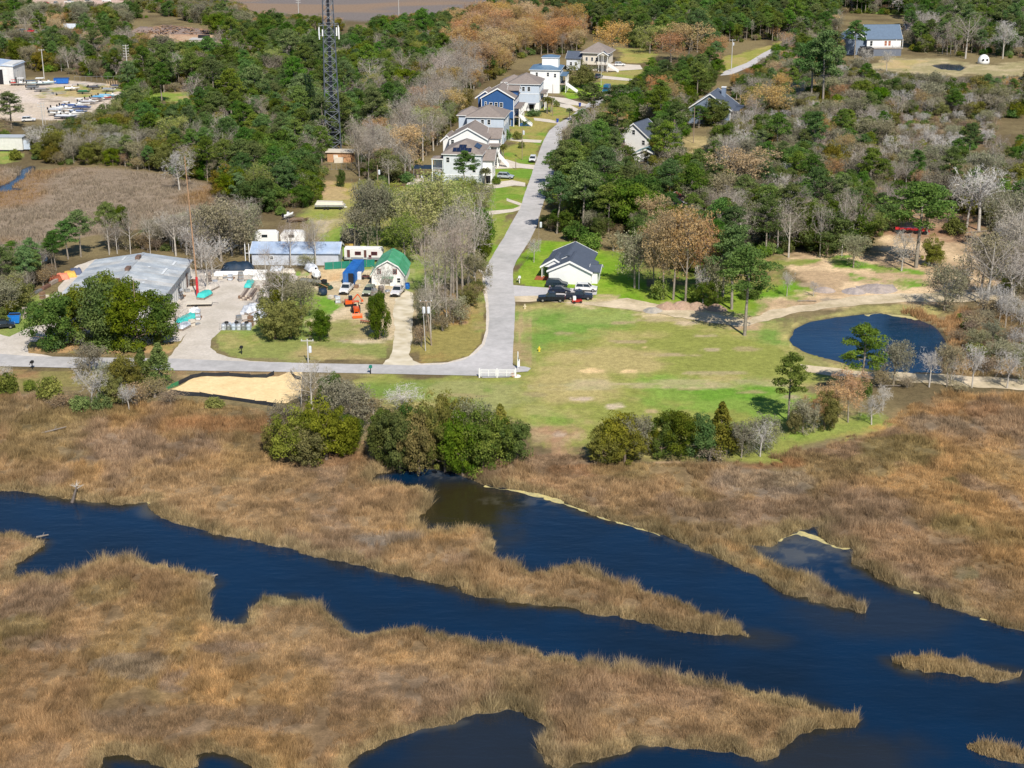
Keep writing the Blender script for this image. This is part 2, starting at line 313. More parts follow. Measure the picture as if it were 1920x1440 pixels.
# ---------------------------------------------------------------- ground sheet
LAWN, LAWND, DRY, DRYB, FIELD = C(.155, .27, .025), C(.09, .17, .025), C(.34, .27, .13), C(.27, .18, .085), C(.20, .25, .065)
SAND, DIRT, GRAVEL, CONC, WOODF, MUD, PATH = C(.80, .58, .30), C(.52, .38, .22), C(.50, .45, .38), C(.55, .49, .40), C(.15, .115, .06), C(.09, .075, .05), C(.60, .49, .34)
LAND = [  # polygon, colour a, colour b, noise size, edge softness (m), edge wobble (m)
 ([(-300, 640), (0, 640), (60, 655), (400, 610), (420, 640), (740, 640), (770, 560), (910, 480), (930, 400), (900, 380), (640, 360), (560, 400), (620, 440), (640, 520), (560, 520), (500, 600), (400, 600), (-300, 500)], C(.27,.27,.09), C(.19, .25, .06), 14, 2, 2),
 ([(640, 704), (890, 706), (960, 690), (962, 570), (1110, 572), (1230, 580), (1390, 598), (1480, 600), (1476, 640), (1520, 668), (1570, 700), (1530, 750), (1640, 795), (1560, 832), (1480, 850), (1400, 862), (1200, 850), (1090, 846), (1010, 845), (985, 790), (900, 775), (760, 770), (690, 760), (640, 720)], C(.37, .305, .125), C(.235, .25, .06), 13, 1.5, 3),
 ([(1180, 715), (1480, 720), (1520, 750), (1440, 790), (1330, 780), (1240, 765), (1200, 740)], C(.13, .25, .03), C(.19, .28, .05), 8, 3, 5),
 ([(980, 590), (1080, 580), (1180, 590), (1160, 615), (1060, 640), (1000, 675), (975, 660)], C(.15, .25, .045), C(.24, .29, .08), 7, 3, 4),
 ([(680, 722), (960, 718), (990, 760), (860, 766), (700, 750)], C(.16, .23, .045), C(.27, .27, .10), 8, 2, 3),
 ([(1010, 770), (1090, 770), (1080, 810), (1010, 800)], C(.19, .26, .05), C(.30, .29, .10), 6, 2, 3),
 ([(962, 575), (990, 580), (985, 690), (962, 690)], C(.30, .22, .11), C(.34, .27, .13), 5, 1, 1.5),
 ([(1000, 715), (1470, 715), (1470, 722), (1000, 728)], C(.42, .34, .19), C(.33, .31, .14), 6, .8, 1.5),
 ([(1380, 600), (1440, 596), (1480, 602), (1470, 640), (1420, 640)], C(.16, .25, .05), C(.30, .29, .10), 6, 2, 3),
 ([(1478, 628), (1515, 590), (1600, 574), (1700, 568), (1790, 590), (1700, 597), (1560, 597), (1490, 635), (1500, 660), (1640, 700), (1600, 712), (1500, 680), (1470, 650)], C(.40, .34, .13), C(.26, .24, .09), 4, 1, 1.5),
 # house lawns right of the road
 ([(965, 505), (985, 478), (1015, 452), (1080, 452), (1110, 462), (1200, 480), (1205, 520), (1200, 560), (1270, 570), (1100, 572), (1110, 545), (1000, 540), (968, 533)], C(.15, .27, .018), C(.22, .30, .035), 9, .6, .8),
 ([(1190, 545), (1300, 530), (1400, 520), (1560, 545), (1545, 560), (1480, 572), (1400, 592), (1240, 575)], C(.13, .26, .02), C(.19, .26, .03), 8, 1.5, 3),
 ([(1110, 470), (1250, 450), (1350, 470), (1460, 480), (1440, 540), (1290, 540), (1200, 520), (1190, 480)], C(.32, .23, .10), C(.16, .20, .04), 9, 2.5, 4),
 ([(1030, 560), (1180, 564), (1300, 572), (1400, 595), (1390, 606), (1250, 596), (1100, 575)], C(.50, .40, .24), C(.40, .33, .17), 6, 1, 2),
 # bare dirt, right
 ([(1450, 480), (1560, 470), (1640, 480), (1640, 440), (1700, 410), (1810, 430), (1860, 470), (1860, 560), (1740, 575), (1600, 570), (1480, 580), (1400, 610), (1370, 600), (1470, 560), (1560, 545), (1470, 520)], C(.62, .46, .28), C(.42, .30, .18), 10, 2, 4),
 ([(1600, 400), (1700, 395), (1830, 405), (1850, 440), (1740, 450), (1640, 440)], C(.26, .15, .09), C(.33, .22, .13), 8, 2, 4),
 ([(1560, 488), (1640, 494), (1700, 505), (1720, 512), (1640, 508), (1570, 500)], C(.14, .27, .03), C(.20, .26, .05), 5, 1, 2),
 ([(1600, 517), (1680, 520), (1750, 532), (1745, 541), (1700, 542), (1660, 530), (1600, 525)], C(.14, .27, .03), C(.25, .26, .08), 5, 1, 2),
 ([(1460, 490), (1590, 480), (1570, 486), (1450, 498)], C(.14, .27, .03), C(.22, .24, .06), 5, 1, 2),
 # south end of the big lot
 ([(1510, 800), (1640, 780), (1650, 795), (1560, 818), (1500, 822)], C(.15, .26, .03), C(.22, .26, .06), 5, 1.5, 2),
 ([(1570, 820), (1650, 800), (1640, 812), (1560, 836)], C(.46, .28, .09), C(.40, .26, .10), 4, 1, 1.5),
 ([(1010, 805), (1070, 800), (1090, 850), (1060, 870), (1010, 855)], C(.34, .21, .12), C(.40, .30, .16), 5, 2, 2.5),
 ([(672, 835), (700, 822), (700, 858), (680, 862)], C(.46, .25, .13), C(.36, .21, .11), 4, 1, 1.5),
 # verges of the lane
 ([(400, 610), (470, 640), (600, 637), (737, 640), (735, 675), (600, 679), (430, 672), (400, 655), (396, 625)], C(.34, .27, .12), C(.22, .24, .07), 12, .5, .6),
 ([(398, 625), (470, 628), (480, 645), (420, 650), (400, 640)], C(.20, .25, .05), C(.30, .27, .1), 5, 1, 2),
 ([(775, 645), (800, 600), (900, 510), (912, 520), (915, 600), (912, 640), (890, 668), (830, 681), (778, 678)], C(.33, .20, .075), C(.26, .22, .07), 9, .5, 1.2),
 ([(890, 520), (912, 512), (916, 590), (900, 620), (885, 570)], C(.20, .24, .06), C(.30, .24, .10), 5, 1, 1.5),
 ([(0, 690), (330, 697), (310, 712), (0, 740), (-200, 740), (-200, 690)], C(.27, .17, .08), C(.22, .19, .07), 6, .6, 1),
 ([(320, 697), (560, 700), (550, 712), (320, 712)], C(.26, .17, .09), C(.30, .22, .11), 5, .6, 1),
 ([(52, 655), (60, 640), (200, 640), (340, 630), (330, 665), (200, 666), (130, 664), (60, 662)], C(.40, .25, .12), C(.28, .24, .08), 6, .6, 1),
 # trades yards
 ([(560, 505), (770, 505), (775, 620), (740, 640), (590, 640), (590, 580), (560, 540)], C(.55, .45, .30), C(.45, .36, .22), 7, 1.2, 2),
 ([(590, 505), (650, 505), (645, 530), (610, 528)], C(.52, .34, .17), C(.60, .44, .25), 5, 1, 1.5),
 ([(548, 505), (575, 508), (560, 530), (600, 552), (628, 575), (610, 590), (570, 570), (550, 545)], C(.14, .27, .03), C(.20, .26, .05), 5, .8, 1.2),
 ([(600, 605), (700, 600), (705, 632), (600, 635)], C(.33, .27, .13), C(.24, .24, .08), 5, 1, 1.5),
 ([(560, 395), (640, 370), (790, 370), (920, 385), (960, 400), (930, 470), (905, 498), (890, 500), (880, 430), (800, 470), (700, 470), (600, 440)], C(.22, .26, .05), C(.30, .27, .09), 14, 1.5, 3),
 ([(612, 440), (660, 420), (700, 430), (660, 480), (632, 490)], C(.13, .27, .03), C(.2, .27, .05), 7, 1, 2),
 ([(900, 405), (958, 400), (930, 470), (905, 500), (895, 498), (920, 450)], C(.15, .26, .025), C(.24, .27, .06), 6, .6, 1.2),
 ([(600, 415), (640, 412), (612, 430), (600, 440)], C(.45, .37, .25), C(.40, .33, .2), 5, 1, 1),
 ([(600, 340), (680, 345), (760, 370), (620, 372)], C(.30, .26, .07), C(.40, .28, .15), 6, 1.5, 2),
 ([(600, 358), (660, 350), (650, 372), (605, 375)], C(.50, .34, .2), C(.40, .30, .15), 5, 1, 2),
 # street lawns
 ([(900, 345), (1000, 350), (990, 395), (905, 400)], C(.15, .25, .03), C(.24, .27, .06), 6, .5, .8),
 ([(915, 285), (985, 265), (1025, 235), (1040, 228), (1010, 290), (995, 345), (915, 345)], C(.14, .25, .03), C(.26, .25, .06), 7, .5, .6),
 ([(955, 225), (1040, 195), (1090, 195), (1060, 225), (1040, 232), (985, 270), (950, 262)], C(.18, .24, .04), C(.30, .25, .08), 7, .5, .8),
 ([(1055, 160), (1110, 155), (1140, 150), (1120, 185), (1060, 185), (1050, 175)], C(.16, .30, .02), C(.21, .28, .04), 7, .5, .8),
 ([(1110, 140), (1200, 128), (1210, 150), (1180, 160), (1130, 160)], C(.23, .26, .05), C(.30, .26, .09), 7, 1, 1.5),
 ([(1160, 90), (1220, 92), (1230, 118), (1170, 118)], C(.34, .28, .09), C(.26, .26, .07), 7, 1, 2),
 ([(1175, 170), (1235, 165), (1235, 190), (1180, 200)], C(.26, .27, .07), C(.38, .28, .14), 7, 1, 2),
 ([(1350, 110), (1440, 85), (1480, 72), (1465, 95), (1380, 130), (1355, 135)], C(.34, .28, .10), C(.26, .26, .06), 7, 1, 2),
 ([(770, 345), (830, 345), (835, 365), (765, 365)], C(.12, .27, .02), C(.15, .27, .02), 6, .3, .3),
 ([(1045, 262), (1068, 250), (1070, 290), (1045, 330), (1035, 340), (1045, 290)], C(.36, .28, .16), C(.24, .22, .08), 5, .6, 1),
 # far house clearing on the right
 ([(1620, 118), (1680, 110), (1760, 108), (1820, 120), (1960, 118), (1960, 148), (1820, 140), (1800, 148), (1700, 138), (1630, 132)], C(.40, .33, .19), C(.30, .26, .13), 5, 2.5, 6),
 ([(1650, 112), (1740, 112), (1700, 128), (1650, 128)], C(.38, .31, .13), C(.44, .33, .17), 6, 1, 2),
 ([(1700, 28), (1600, 24), (1600, 20), (1700, 22)], C(.16, .26, .05), C(.2, .26, .06), 6, 1, 2),
 ([(1280, 255), (1400, 262), (1480, 300), (1380, 310), (1290, 290)], C(.42, .33, .16), C(.30, .24, .11), 7, 2, 3),
 # boat yard and scrap ground, top left
 ([(-200, 150), (0, 158), (60, 150), (130, 152), (230, 160), (240, 175), (200, 200), (150, 225), (60, 225), (-200, 230)], C(.55, .47, .40), C(.50, .42, .33), 10, 1.5, 2.5),
 ([(90, 168), (150, 158), (230, 163), (220, 178), (120, 182), (85, 182)], C(.24, .27, .06), C(.40, .31, .15), 6, 1.5, 3),
 ([(115, 232), (160, 214), (165, 235), (130, 250)], C(.42, .33, .18), C(.3, .28, .1), 5, 1, 2),
 ([(-100, 284), (0, 282), (42, 284), (35, 302), (0, 305), (-100, 305)], C(.18, .26, .05), C(.26, .26, .07), 5, 1, 2),
 ([(240, 60), (400, 62), (480, 55), (480, 78), (350, 80), (250, 72)], C(.40, .25, .16), C(.46, .33, .22), 8, 2, 4),
 ([(90, 28), (-100, 24), (-100, 0), (230, -5), (230, 8), (120, 14)], C(.50, .36, .30), C(.42, .32, .24), 9, 1.5, 3),
 ([(260, 175), (370, 170), (360, 195), (270, 190)], C(.20, .27, .05), C(.34, .28, .12), 6, 2, 3),
]
SPOTS = [(1180, 640, 40, 4, C(.42,.33,.18)), (1100, 660, 30, 4, C(.40,.33,.17)), (1260, 665, 50, 5, C(.43,.34,.19)), (1400, 655, 30, 5, C(.40,.33,.16)), (1060, 625, 22, 4, C(.36,.31,.15)), (1330, 655, 20, 3, C(.48,.38,.24)), (1170, 605, 30, 4, C(.42,.34,.18)), (1000, 740, 30, 5, C(.36,.3,.14)), (870, 742, 40, 4, C(.36,.3,.14)), (1290, 730, 30, 3, C(.38,.32,.15)), (1410, 735, 24, 4, C(.36,.31,.14)), (395, 560, 30, 10, C(.5,.46,.4)), (1113, 695, 26, 5, SAND), (1178, 697, 16, 3.5, SAND), (1092, 749, 27, 5, C(.62, .48, .36)), (1150, 762, 26, 6, C(.62, .50, .36)), (1225, 772, 14, 5, C(.5, .38, .2)), (1290, 605, 26, 5, C(.60, .47, .31)), (1210, 652, 8, 2, SAND), (1320, 630, 22, 4, C(.5, .4, .24)),
 (1250, 600, 60, 5, C(.46, .37, .21)), (1050, 815, 14, 5, C(.48, .36, .26)), (1260, 868, 30, 3, C(.46, .32, .2)), (1380, 625, 14, 4, C(.45, .37, .12)), (1140, 555, 20, 5, C(.5, .4, .22)), (640, 640, 18, 3, C(.5, .4, .3)), (870, 605, 12, 4, C(.5, .3, .18)), (1345, 700, 60, 4, C(.42, .35, .18)),
 (100, 190, 22, 3, C(.25, .2, .16)), (68, 200, 16, 2, C(.25, .2, .16)), (85, 186, 14, 2, C(.28, .22, .17)), (1570, 563, 34, 5, C(.36, .3, .22)), (1520, 535, 24, 6, C(.40, .30, .2)), (1480, 745, 20, 6, C(.40, .33, .2))]

def grid():
    rows = [-400, -200, -60, 20, 70, 100, 118]
    y = 128.0
    while y < 1120: rows.append(y); y *= 1.0036
    while y < 9000: rows.append(y); y *= 1.18
    us = [-40, -20, -10, -6, -4, -3, -2.3, -1.9, -1.6, -1.4] + list(np.linspace(-1.25, 1.25, 620)) + [1.4, 1.6, 1.9, 2.3, 3, 4, 6, 10, 20, 40]
    Yr = np.array(rows); U = np.array(us)
    hw = np.maximum(Yr, 128) * 0.335 + 10
    Y, X = np.meshgrid(Yr, U, indexing='ij')
    X = X * hw[:, None]
    return X, Y
GX, GY = grid()
nr, nc = GX.shape
X = GX.ravel(); Y = GY.ravel()
near = (np.abs(X) < 520) & (Y > 100) & (Y < 1200)
wsd = water_sd(X, Y)
rag = (fbm(X, Y, 4.0, 3, 41) - .5) * 2.0 + (fbm(X, Y, 1.2, 2, 44) - .5) * 1.0
rag = rag * np.where(Y < 280, 1.0, 0.35)
wsdr = wsd + rag * (wsd > -11)
base = WOODF + (C(.24, .19, .095) - WOODF) * sstep(.35, .65, fbm(X, Y, 18, 4, 2))[:, None]
mi = np.maximum.reduce([sd_poly(X, Y, MARSH), sd_poly(X, Y, MARSH2), sd_poly(X, Y, POND_E)])
mc = marsh_color(X, Y, wsd)
k = sstep(-1.5, 1.5, mi + rag * 1.5)[:, None]
col = base * (1 - k) + mc * k * 0.86
m2 = sd_poly(X, Y, MARSH2); k = (sstep(-2, 2, m2 + rag * 2))[:, None]
c2 = C(.28, .19, .12) + (C(.30, .235, .17) - C(.28, .19, .12)) * sstep(.40, .58, fbm(X, Y * .6, 34, 3, 61))[:, None]
c2 = c2 * (0.85 + .3 * fbm(X, Y, 4, 3, 3))[:, None]
col = col * (1 - k) + c2 * k
mf = sd_poly(X, Y, FARMARSH, 30); k = sstep(-8, 8, mf + rag * 5)[:, None]
cf = C(.28, .20, .14) + (C(.21, .18, .165) - C(.28, .20, .14)) * sstep(.42, .6, fbm(X * .5, Y, 50, 3, 71))[:, None]
col = col * (1 - k) + cf * k
k = sstep(-3, 3, sd_poly(X, Y, REDMARSH) + rag * 3)[:, None]
cr = C(.27, .18, .11) + (C(.27, .22, .14) - C(.27, .18, .11)) * sstep(.45, .6, fbm(X, Y, 9, 3, 77))[:, None]
col = col * (1 - k) + cr * k
pe = sd_poly(X, Y, POND_E); k = sstep(-2, 2, pe + rag * 2)[:, None]
ce = C(.30, .20, .10) + (C(.33, .25, .13) - C(.30, .20, .10)) * sstep(.4, .6, fbm(X, Y, 9, 3, 79))[:, None]
col = col * (1 - k) + ce * k
for i, (pl, ca, cb, ns, soft, wob) in enumerate(LAND):
    sd = sd_poly(X, Y, Garr(pl), 14)
    w = (fbm(X, Y, 7, 4, 100 + i) - .5) * 2 * wob
    k = sstep(-soft, soft, sd + w * 1.6)
    k[sd <= -13.9] = 0
    on = k > 0
    t = sstep(.36, .60, fbm(X[on], Y[on], ns, 5, 200 + i))[:, None]
    cc = (ca + (cb - ca) * t) * 1.2
    cc = cc * (0.86 + .28 * fbm(X[on], Y[on], 1.9, 3, 300))[:, None]
    kk = k[on][:, None]
    col[on] = col[on] * (1 - kk) + cc * kk
for i, (px, py, rx, ry, cc) in enumerate(SPOTS):
    x, y = G(px, py); s = scale_at(py)
    d = np.sqrt(((X - x) / (rx / s)) ** 2 + ((Y - y) / (ry / (s * .35))) ** 2) + (fbm(X, Y, 2.5, 3, 400 + i) - .5) * 1.5
    k = ((1 - sstep(.55, 1.15, d)) * .9)[:, None]
    col = col * (1 - k) + cc * k
# muddy banks and bed
k = sstep(-0.5, 0.6, wsdr)[:, None]
col = col * (1 - k) + MUD * k
Z = -1.3 * sstep(-0.7, 2.2, wsdr) + (fbm(X, Y, 9, 3, 55) - .5) * 0.10 * near
ii = np.arange(nr * nc).reshape(nr, nc)
F = np.stack([ii[:-1, :-1].ravel(), ii[:-1, 1:].ravel(), ii[1:, 1:].ravel(), ii[1:, :-1].ravel()], 1)
gm = fast_mesh('ground', np.stack([X, Y, Z], 1), F, cols=col, smooth=True)
m, nt, out = nodes('ground_cover')
p = nt.nodes.new('ShaderNodeBsdfPrincipled'); p.inputs['Roughness'].default_value = 0.95; p.inputs['Specular IOR Level'].default_value = 0.1
at = nt.nodes.new('ShaderNodeAttribute'); at.attribute_name = 'Col'
f1 = maprange(nt, noise(nt, 0.9, 5, .7), .3, .7, .72, 1.22); f2 = maprange(nt, noise(nt, 4.0, 5, .75), .3, .7, .68, 1.30)
nt.links.new(scalecol(nt, at.outputs['Color'], mathn(nt, 'MULTIPLY', f1, f2)), p.inputs['Base Color'])
bp = nt.nodes.new('ShaderNodeBump'); bp.inputs['Strength'].default_value = .55; bp.inputs['Distance'].default_value = .25
nt.links.new(noise(nt, 3.5, 4, .7), bp.inputs['Height']); nt.links.new(bp.outputs[0], p.inputs['Normal'])
nt.links.new(p.outputs[0], out.inputs[0])
link('ground', gm, m, kind='structure')

# ---------------------------------------------------------------- water
def water_mat(name, rgb, shallow, ripple, attrs=False):
    m, nt, out = nodes(name)
    p = nt.nodes.new('ShaderNodeBsdfPrincipled'); p.inputs['Roughness'].default_value = 0.06; p.inputs['IOR'].default_value = 1.38
    c_ = mixcol(nt, maprange(nt, noise(nt, .035, 3), .42, .66, 0, 1), rgb, shallow)
    rg = None
    if attrs:      # turbid shallows and floating film; cove brown also paints the trees' reflection
        def A(n_):
            a_ = nt.nodes.new('ShaderNodeAttribute'); a_.attribute_name = n_; return a_.outputs['Fac']
        c_ = mixcol(nt, A('murk_reflect'), c_, (.030, .024, .008))
        c_ = mixcol(nt, A('film'), c_, (.20, .19, .15))
        rg = maprange(nt, A('film'), 0, 1, .07, .75)
    nt.links.new(c_, p.inputs['Base Color'])
    nt.links.new(rg if rg is not None else maprange(nt, noise(nt, .05, 3), .4, .6, .04, .10), p.inputs['Roughness'])
    tc = nt.nodes.new('ShaderNodeTexCoord'); mp = nt.nodes.new('ShaderNodeMapping'); mp.inputs['Scale'].default_value = (.7, 1.9, 1)
    nt.links.new(tc.outputs['Object'], mp.inputs[0])
    bp = nt.nodes.new('ShaderNodeBump'); bp.inputs['Strength'].default_value = ripple; bp.inputs['Distance'].default_value = .1
    nt.links.new(mathn(nt, 'ADD', noise(nt, 1.3, 3, .6, mp.outputs[0]), mathn(nt, 'MULTIPLY', noise(nt, .28, 2, .5, mp.outputs[0]), 2.0)), bp.inputs['Height']); nt.links.new(bp.outputs[0], p.inputs['Normal'])
    nt.links.new(p.outputs[0], out.inputs[0]); return m
WL = -0.35
wm = water_mat('creek_water', (.0018, .018, .050), (.003, .012, .028), .32, True)  # blue base colour also stands in for the reflected sky
def water(name, poly, mt, grow=3.0):
    P = Garr(poly); c = P.mean(0)
    MB().poly([(x0, y0, WL) for x0, y0 in [(P[:, 0].min() - grow, P[:, 1].min() - grow), (P[:, 0].max() + grow, P[:, 1].min() - grow), (P[:, 0].max() + grow, P[:, 1].max() + grow), (P[:, 0].min() - grow, P[:, 1].max() + grow)]]).build(name, mt, kind='structure')
def creek():
    xs = np.arange(-110, 130, .42); ys = np.concatenate([np.arange(105, 262, .42)])
    Yw, Xw = np.meshgrid(ys, xs, indexing='ij'); x, y = Xw.ravel(), Yw.ravel()
    sd = water_sd(x, y); nz = fbm(x, y, 5, 4, 601); n2 = fbm(x, y, 1.6, 3, 611)
    def ell(px, py, rx, ry, soft=.5):
        a, b = G(px, py); s = scale_at(py); d = np.sqrt(((x - a) / (rx / s)) ** 2 + ((y - b) / (ry / (s * .35))) ** 2) + (nz - .5) * .9
        return 1 - sstep(1 - soft, 1 + soft, d)
    murk_reflect = np.clip(.85 * (1 - sstep(.2, 2.6, sd + (nz - .5) * 2.5)) * sstep(.35, .6, fbm(x, y, 14, 3, 621)), 0, 1)
    murk_reflect = np.maximum(murk_reflect, .95 * ell(870, 950, 120, 46)); murk_reflect = np.maximum(murk_reflect, .5 * ell(1560, 1420, 170, 40)); murk_reflect = np.maximum(murk_reflect, .5 * ell(1420, 1190, 60, 14)); murk_reflect = np.maximum(murk_reflect, .45 * ell(900, 1400, 200, 60)); murk_reflect = np.maximum(murk_reflect, .35 * ell(1650, 1150, 160, 30))  # cove ellipse: murky water and the trees' mirror image put into one brown
    film = .34 * ell(1500, 1024, 95, 24) * (.35 + .65 * sstep(.38, .60, n2)) + .12 * ell(1560, 1056, 60, 22) * sstep(.35, .65, n2)
    film += .16 * (1 - sstep(.1, 1.0, np.abs(sd - .3))) * sstep(.50, .62, fbm(x, y, 6, 3, 631)) * sstep(.4, .55, n2)
    film += .22 * ell(1010, 935, 100, 8) * sstep(.45, .6, n2) + .25 * ell(840, 885, 40, 8) * sstep(.4, .6, n2) + .22 * ell(290, 945, 30, 14)
    nr_, nc_ = Xw.shape; i_ = np.arange(nr_ * nc_).reshape(nr_, nc_)
    F_ = np.stack([i_[:-1, :-1].ravel(), i_[:-1, 1:].ravel(), i_[1:, 1:].ravel(), i_[1:, :-1].ravel()], 1)
    s4 = sd[F_].max(1); F_ = F_[s4 > -4]
    u_, inv = np.unique(F_.ravel(), return_inverse=True)
    me = fast_mesh('creek_water', np.stack([x[u_], y[u_], np.full(len(u_), WL)], 1), inv.reshape(-1, 4), attrs={'murk_reflect': murk_reflect[u_], 'film': np.clip(film[u_], 0, 1)})
    link('creek_water', me, wm, kind='structure')
creek()
pm = water_mat('pond_water', (.002, .020, .055), (.005, .038, .095), .3)
for nme, pl in (('pond_water', POND), ('marsh_water', INLET), ('marsh_water', BACKPOND), ('pond_water', FARPOND)): water(nme, pl, pm)

# ---------------------------------------------------------------- roads, lanes, yards: sheets laid on the ground
def sheet(name, poly, z, mt, jitter=0.0, step=1.2, kind='structure', cut=None, world=False, **kw):
    P = np.array(poly, float) if world else Garr(poly)
    pts = []
    n = len(P)
    for i in range(n):
        a = P[i]; b = P[(i + 1) % n]; L = np.hypot(*(b - a)); m_ = max(1, int(L / step)) if jitter else 1
        for j in range(m_): pts.append(a + (b - a) * j / m_)
    pts = np.array(pts)
    if jitter:
        ox = (fbm(pts[:, 0], pts[:, 1], 3.0, 3, 500) - .5) * 2 * jitter; oy = (fbm(pts[:, 0], pts[:, 1], 3.0, 3, 520) - .5) * 2 * jitter
        pts = pts + np.stack([ox, oy], 1)
    tri = tessellate_polygon([[Vector((x, y, 0)) for x, y in pts]])
    me = bpy.data.meshes.new(name); me.from_pydata([(x, y, z) for x, y in pts], [], tri); me.update()
    # keep normals up
    if sum(pl.normal.z for pl in me.polygons) < 0: me.flip_normals()
    return link(name, me, mt, kind=kind, **kw)
def ground_mat(name, a, b, sc=.25, fine=2.5, rough=.95, bump=.3):
    m, nt, out = nodes(name)
    p = nt.nodes.new('ShaderNodeBsdfPrincipled'); p.inputs['Roughness'].default_value = rough; p.inputs['Specular IOR Level'].default_value = .15
    c_ = mixcol(nt, maprange(nt, noise(nt, sc, 5, .65), .36, .64, 0, 1), a, b)
    f_ = maprange(nt, noise(nt, fine, 5, .75), .3, .7, .84, 1.13)
    nt.links.new(scalecol(nt, c_, f_), p.inputs['Base Color'])
    bp = nt.nodes.new('ShaderNodeBump'); bp.inputs['Strength'].default_value = bump; bp.inputs['Distance'].default_value = .08
    nt.links.new(noise(nt, fine * 2, 3, .7), bp.inputs['Height']); nt.links.new(bp.outputs[0], p.inputs['Normal'])
    nt.links.new(p.outputs[0], out.inputs[0]); return m
asph = ground_mat('old_asphalt', (.53, .51, .50), (.41, .40, .39), .07, .5, bump=.05)
asph2 = ground_mat('pale_asphalt', (.56, .54, .53), (.48, .46, .46), .2, 1.6)
grav = ground_mat('gravel', (.66, .60, .53), (.50, .45, .38), .12, 1.8)
conc = ground_mat('driveway_concrete', (.68, .61, .52), (.58, .52, .44), .3, 2)
dirtm = ground_mat('sandy_dirt', (.70, .58, .41), (.46, .38, .24), .2, 1.5)
sandm = ground_mat('pale_sand', (.86, .66, .36), (.76, .56, .29), .25, 1.2)
track = ground_mat('shell_track', (.74, .67, .53), (.50, .43, .29), .35, 1.4)
Z0 = 0.055
LANE_T = [(-300, 664), (0, 664), (50, 668), (130, 670), (330, 673), (480, 679), (600, 682), (720, 684), (770, 686), (830, 684), (868, 676), (893, 663), (908, 647), (915, 625), (917, 600), (916, 570), (913, 545), (908, 515), (912, 500), (928, 472), (945, 445),
 (958, 420), (975, 392), (985, 360), (994, 335), (1001, 315), (1011, 285), (1020, 262), (1030, 245), (1046, 232), (1062, 223), (1078, 212), (1094, 200), (1112, 188), (1150, 172), (1182, 158), (1200, 148), (1230, 138)]
LANE_B = [(1236, 143), (1210, 154), (1192, 164), (1166, 176), (1134, 192), (1108, 206), (1090, 216), (1073, 232), (1060, 250), (1050, 268), (1046, 290), (1040, 318), (1033, 345), (1022, 372), (1014, 396), (1008, 420), (995, 448), (980, 472), (967, 492), (962, 505), (962, 530), (964, 548),
 (966, 570), (965, 600), (963, 640), (961, 668), (962, 686), (985, 688), (996, 691), (990, 697), (962, 699), (955, 708), (905, 709), (896, 705), (850, 704), (700, 701), (600, 699), (480, 697), (330, 695), (120, 690), (0, 687), (-300, 684)]
sheet('road', LANE_T + LANE_B, Z0 + .02, asph, .10, 2.5)
sheet('road_shoulder', [(905, 508), (893, 504), (905, 515), (906, 545), (911, 575), (911, 620), (902, 645), (880, 668), (840, 680), (800, 682), (775, 684), (775, 688), (860, 690), (925, 640), (925, 520)], Z0 + .010, conc, .2)
sheet('gravel_yard', [(-300, 560), (0, 628), (20, 632), (60, 612), (80, 610), (95, 560), (140, 500), (180, 486), (350, 492), (362, 506), (380, 506), (420, 505), (470, 508), (545, 508), (560, 520), (540, 545), (500, 560), (490, 600), (440, 612), (415, 620), (398, 635), (396, 652), (405, 662), (428, 670), (470, 677), (560, 681),
 (560, 688), (300, 688), (315, 670), (335, 650), (350, 625), (338, 640), (240, 650), (60, 640), (52, 650), (54, 662), (100, 668), (100, 680), (-300, 678)], Z0 + .004, grav, .5)
sheet('driveway', [(736, 640), (741, 620), (736, 590), (742, 560), (762, 545), (775, 550), (774, 600), (772, 640), (768, 665), (775, 676), (790, 684), (790, 692), (690, 692), (715, 684), (730, 672), (738, 655)], Z0 + .008, track, .35, kind='structure')
sheet('driveway', [(962, 535), (1000, 538), (1040, 541), (1120, 541), (1118, 553), (1050, 556), (1000, 555), (965, 556)], Z0 + .008, asph2, .1)
sheet('dirt_road', [(962, 552), (1010, 556), (1060, 568), (1140, 566), (1180, 560), (1240, 572), (1330, 588), (1400, 600), (1450, 580), (1520, 570), (1600, 556), (1700, 550), (1790, 550), (1860, 546), (1960, 560), (1960, 580), (1860, 562), (1790, 568), (1700, 566), (1620, 572),
 (1560, 578), (1500, 585), (1440, 602), (1400, 612), (1380, 612), (1240, 590), (1120, 574), (1020, 565), (962, 566)], Z0 + .006, dirtm, .9)
sheet('dirt_road', [(1505, 683), (1560, 690), (1600, 695), (1640, 697), (1760, 703), (1920, 712), (2200, 718), (2200, 738), (1920, 732), (1800, 724), (1700, 716), (1640, 712), (1560, 704), (1510, 697)], Z0 + .006, dirtm, .8)
sheet('sand_lot', [(312, 736), (335, 724), (360, 710), (385, 706), (480, 708), (520, 706), (545, 697), (566, 699), (568, 716), (566, 745), (540, 756), (500, 757), (450, 752), (400, 745), (345, 740)], Z0 + .008, sandm, .7)
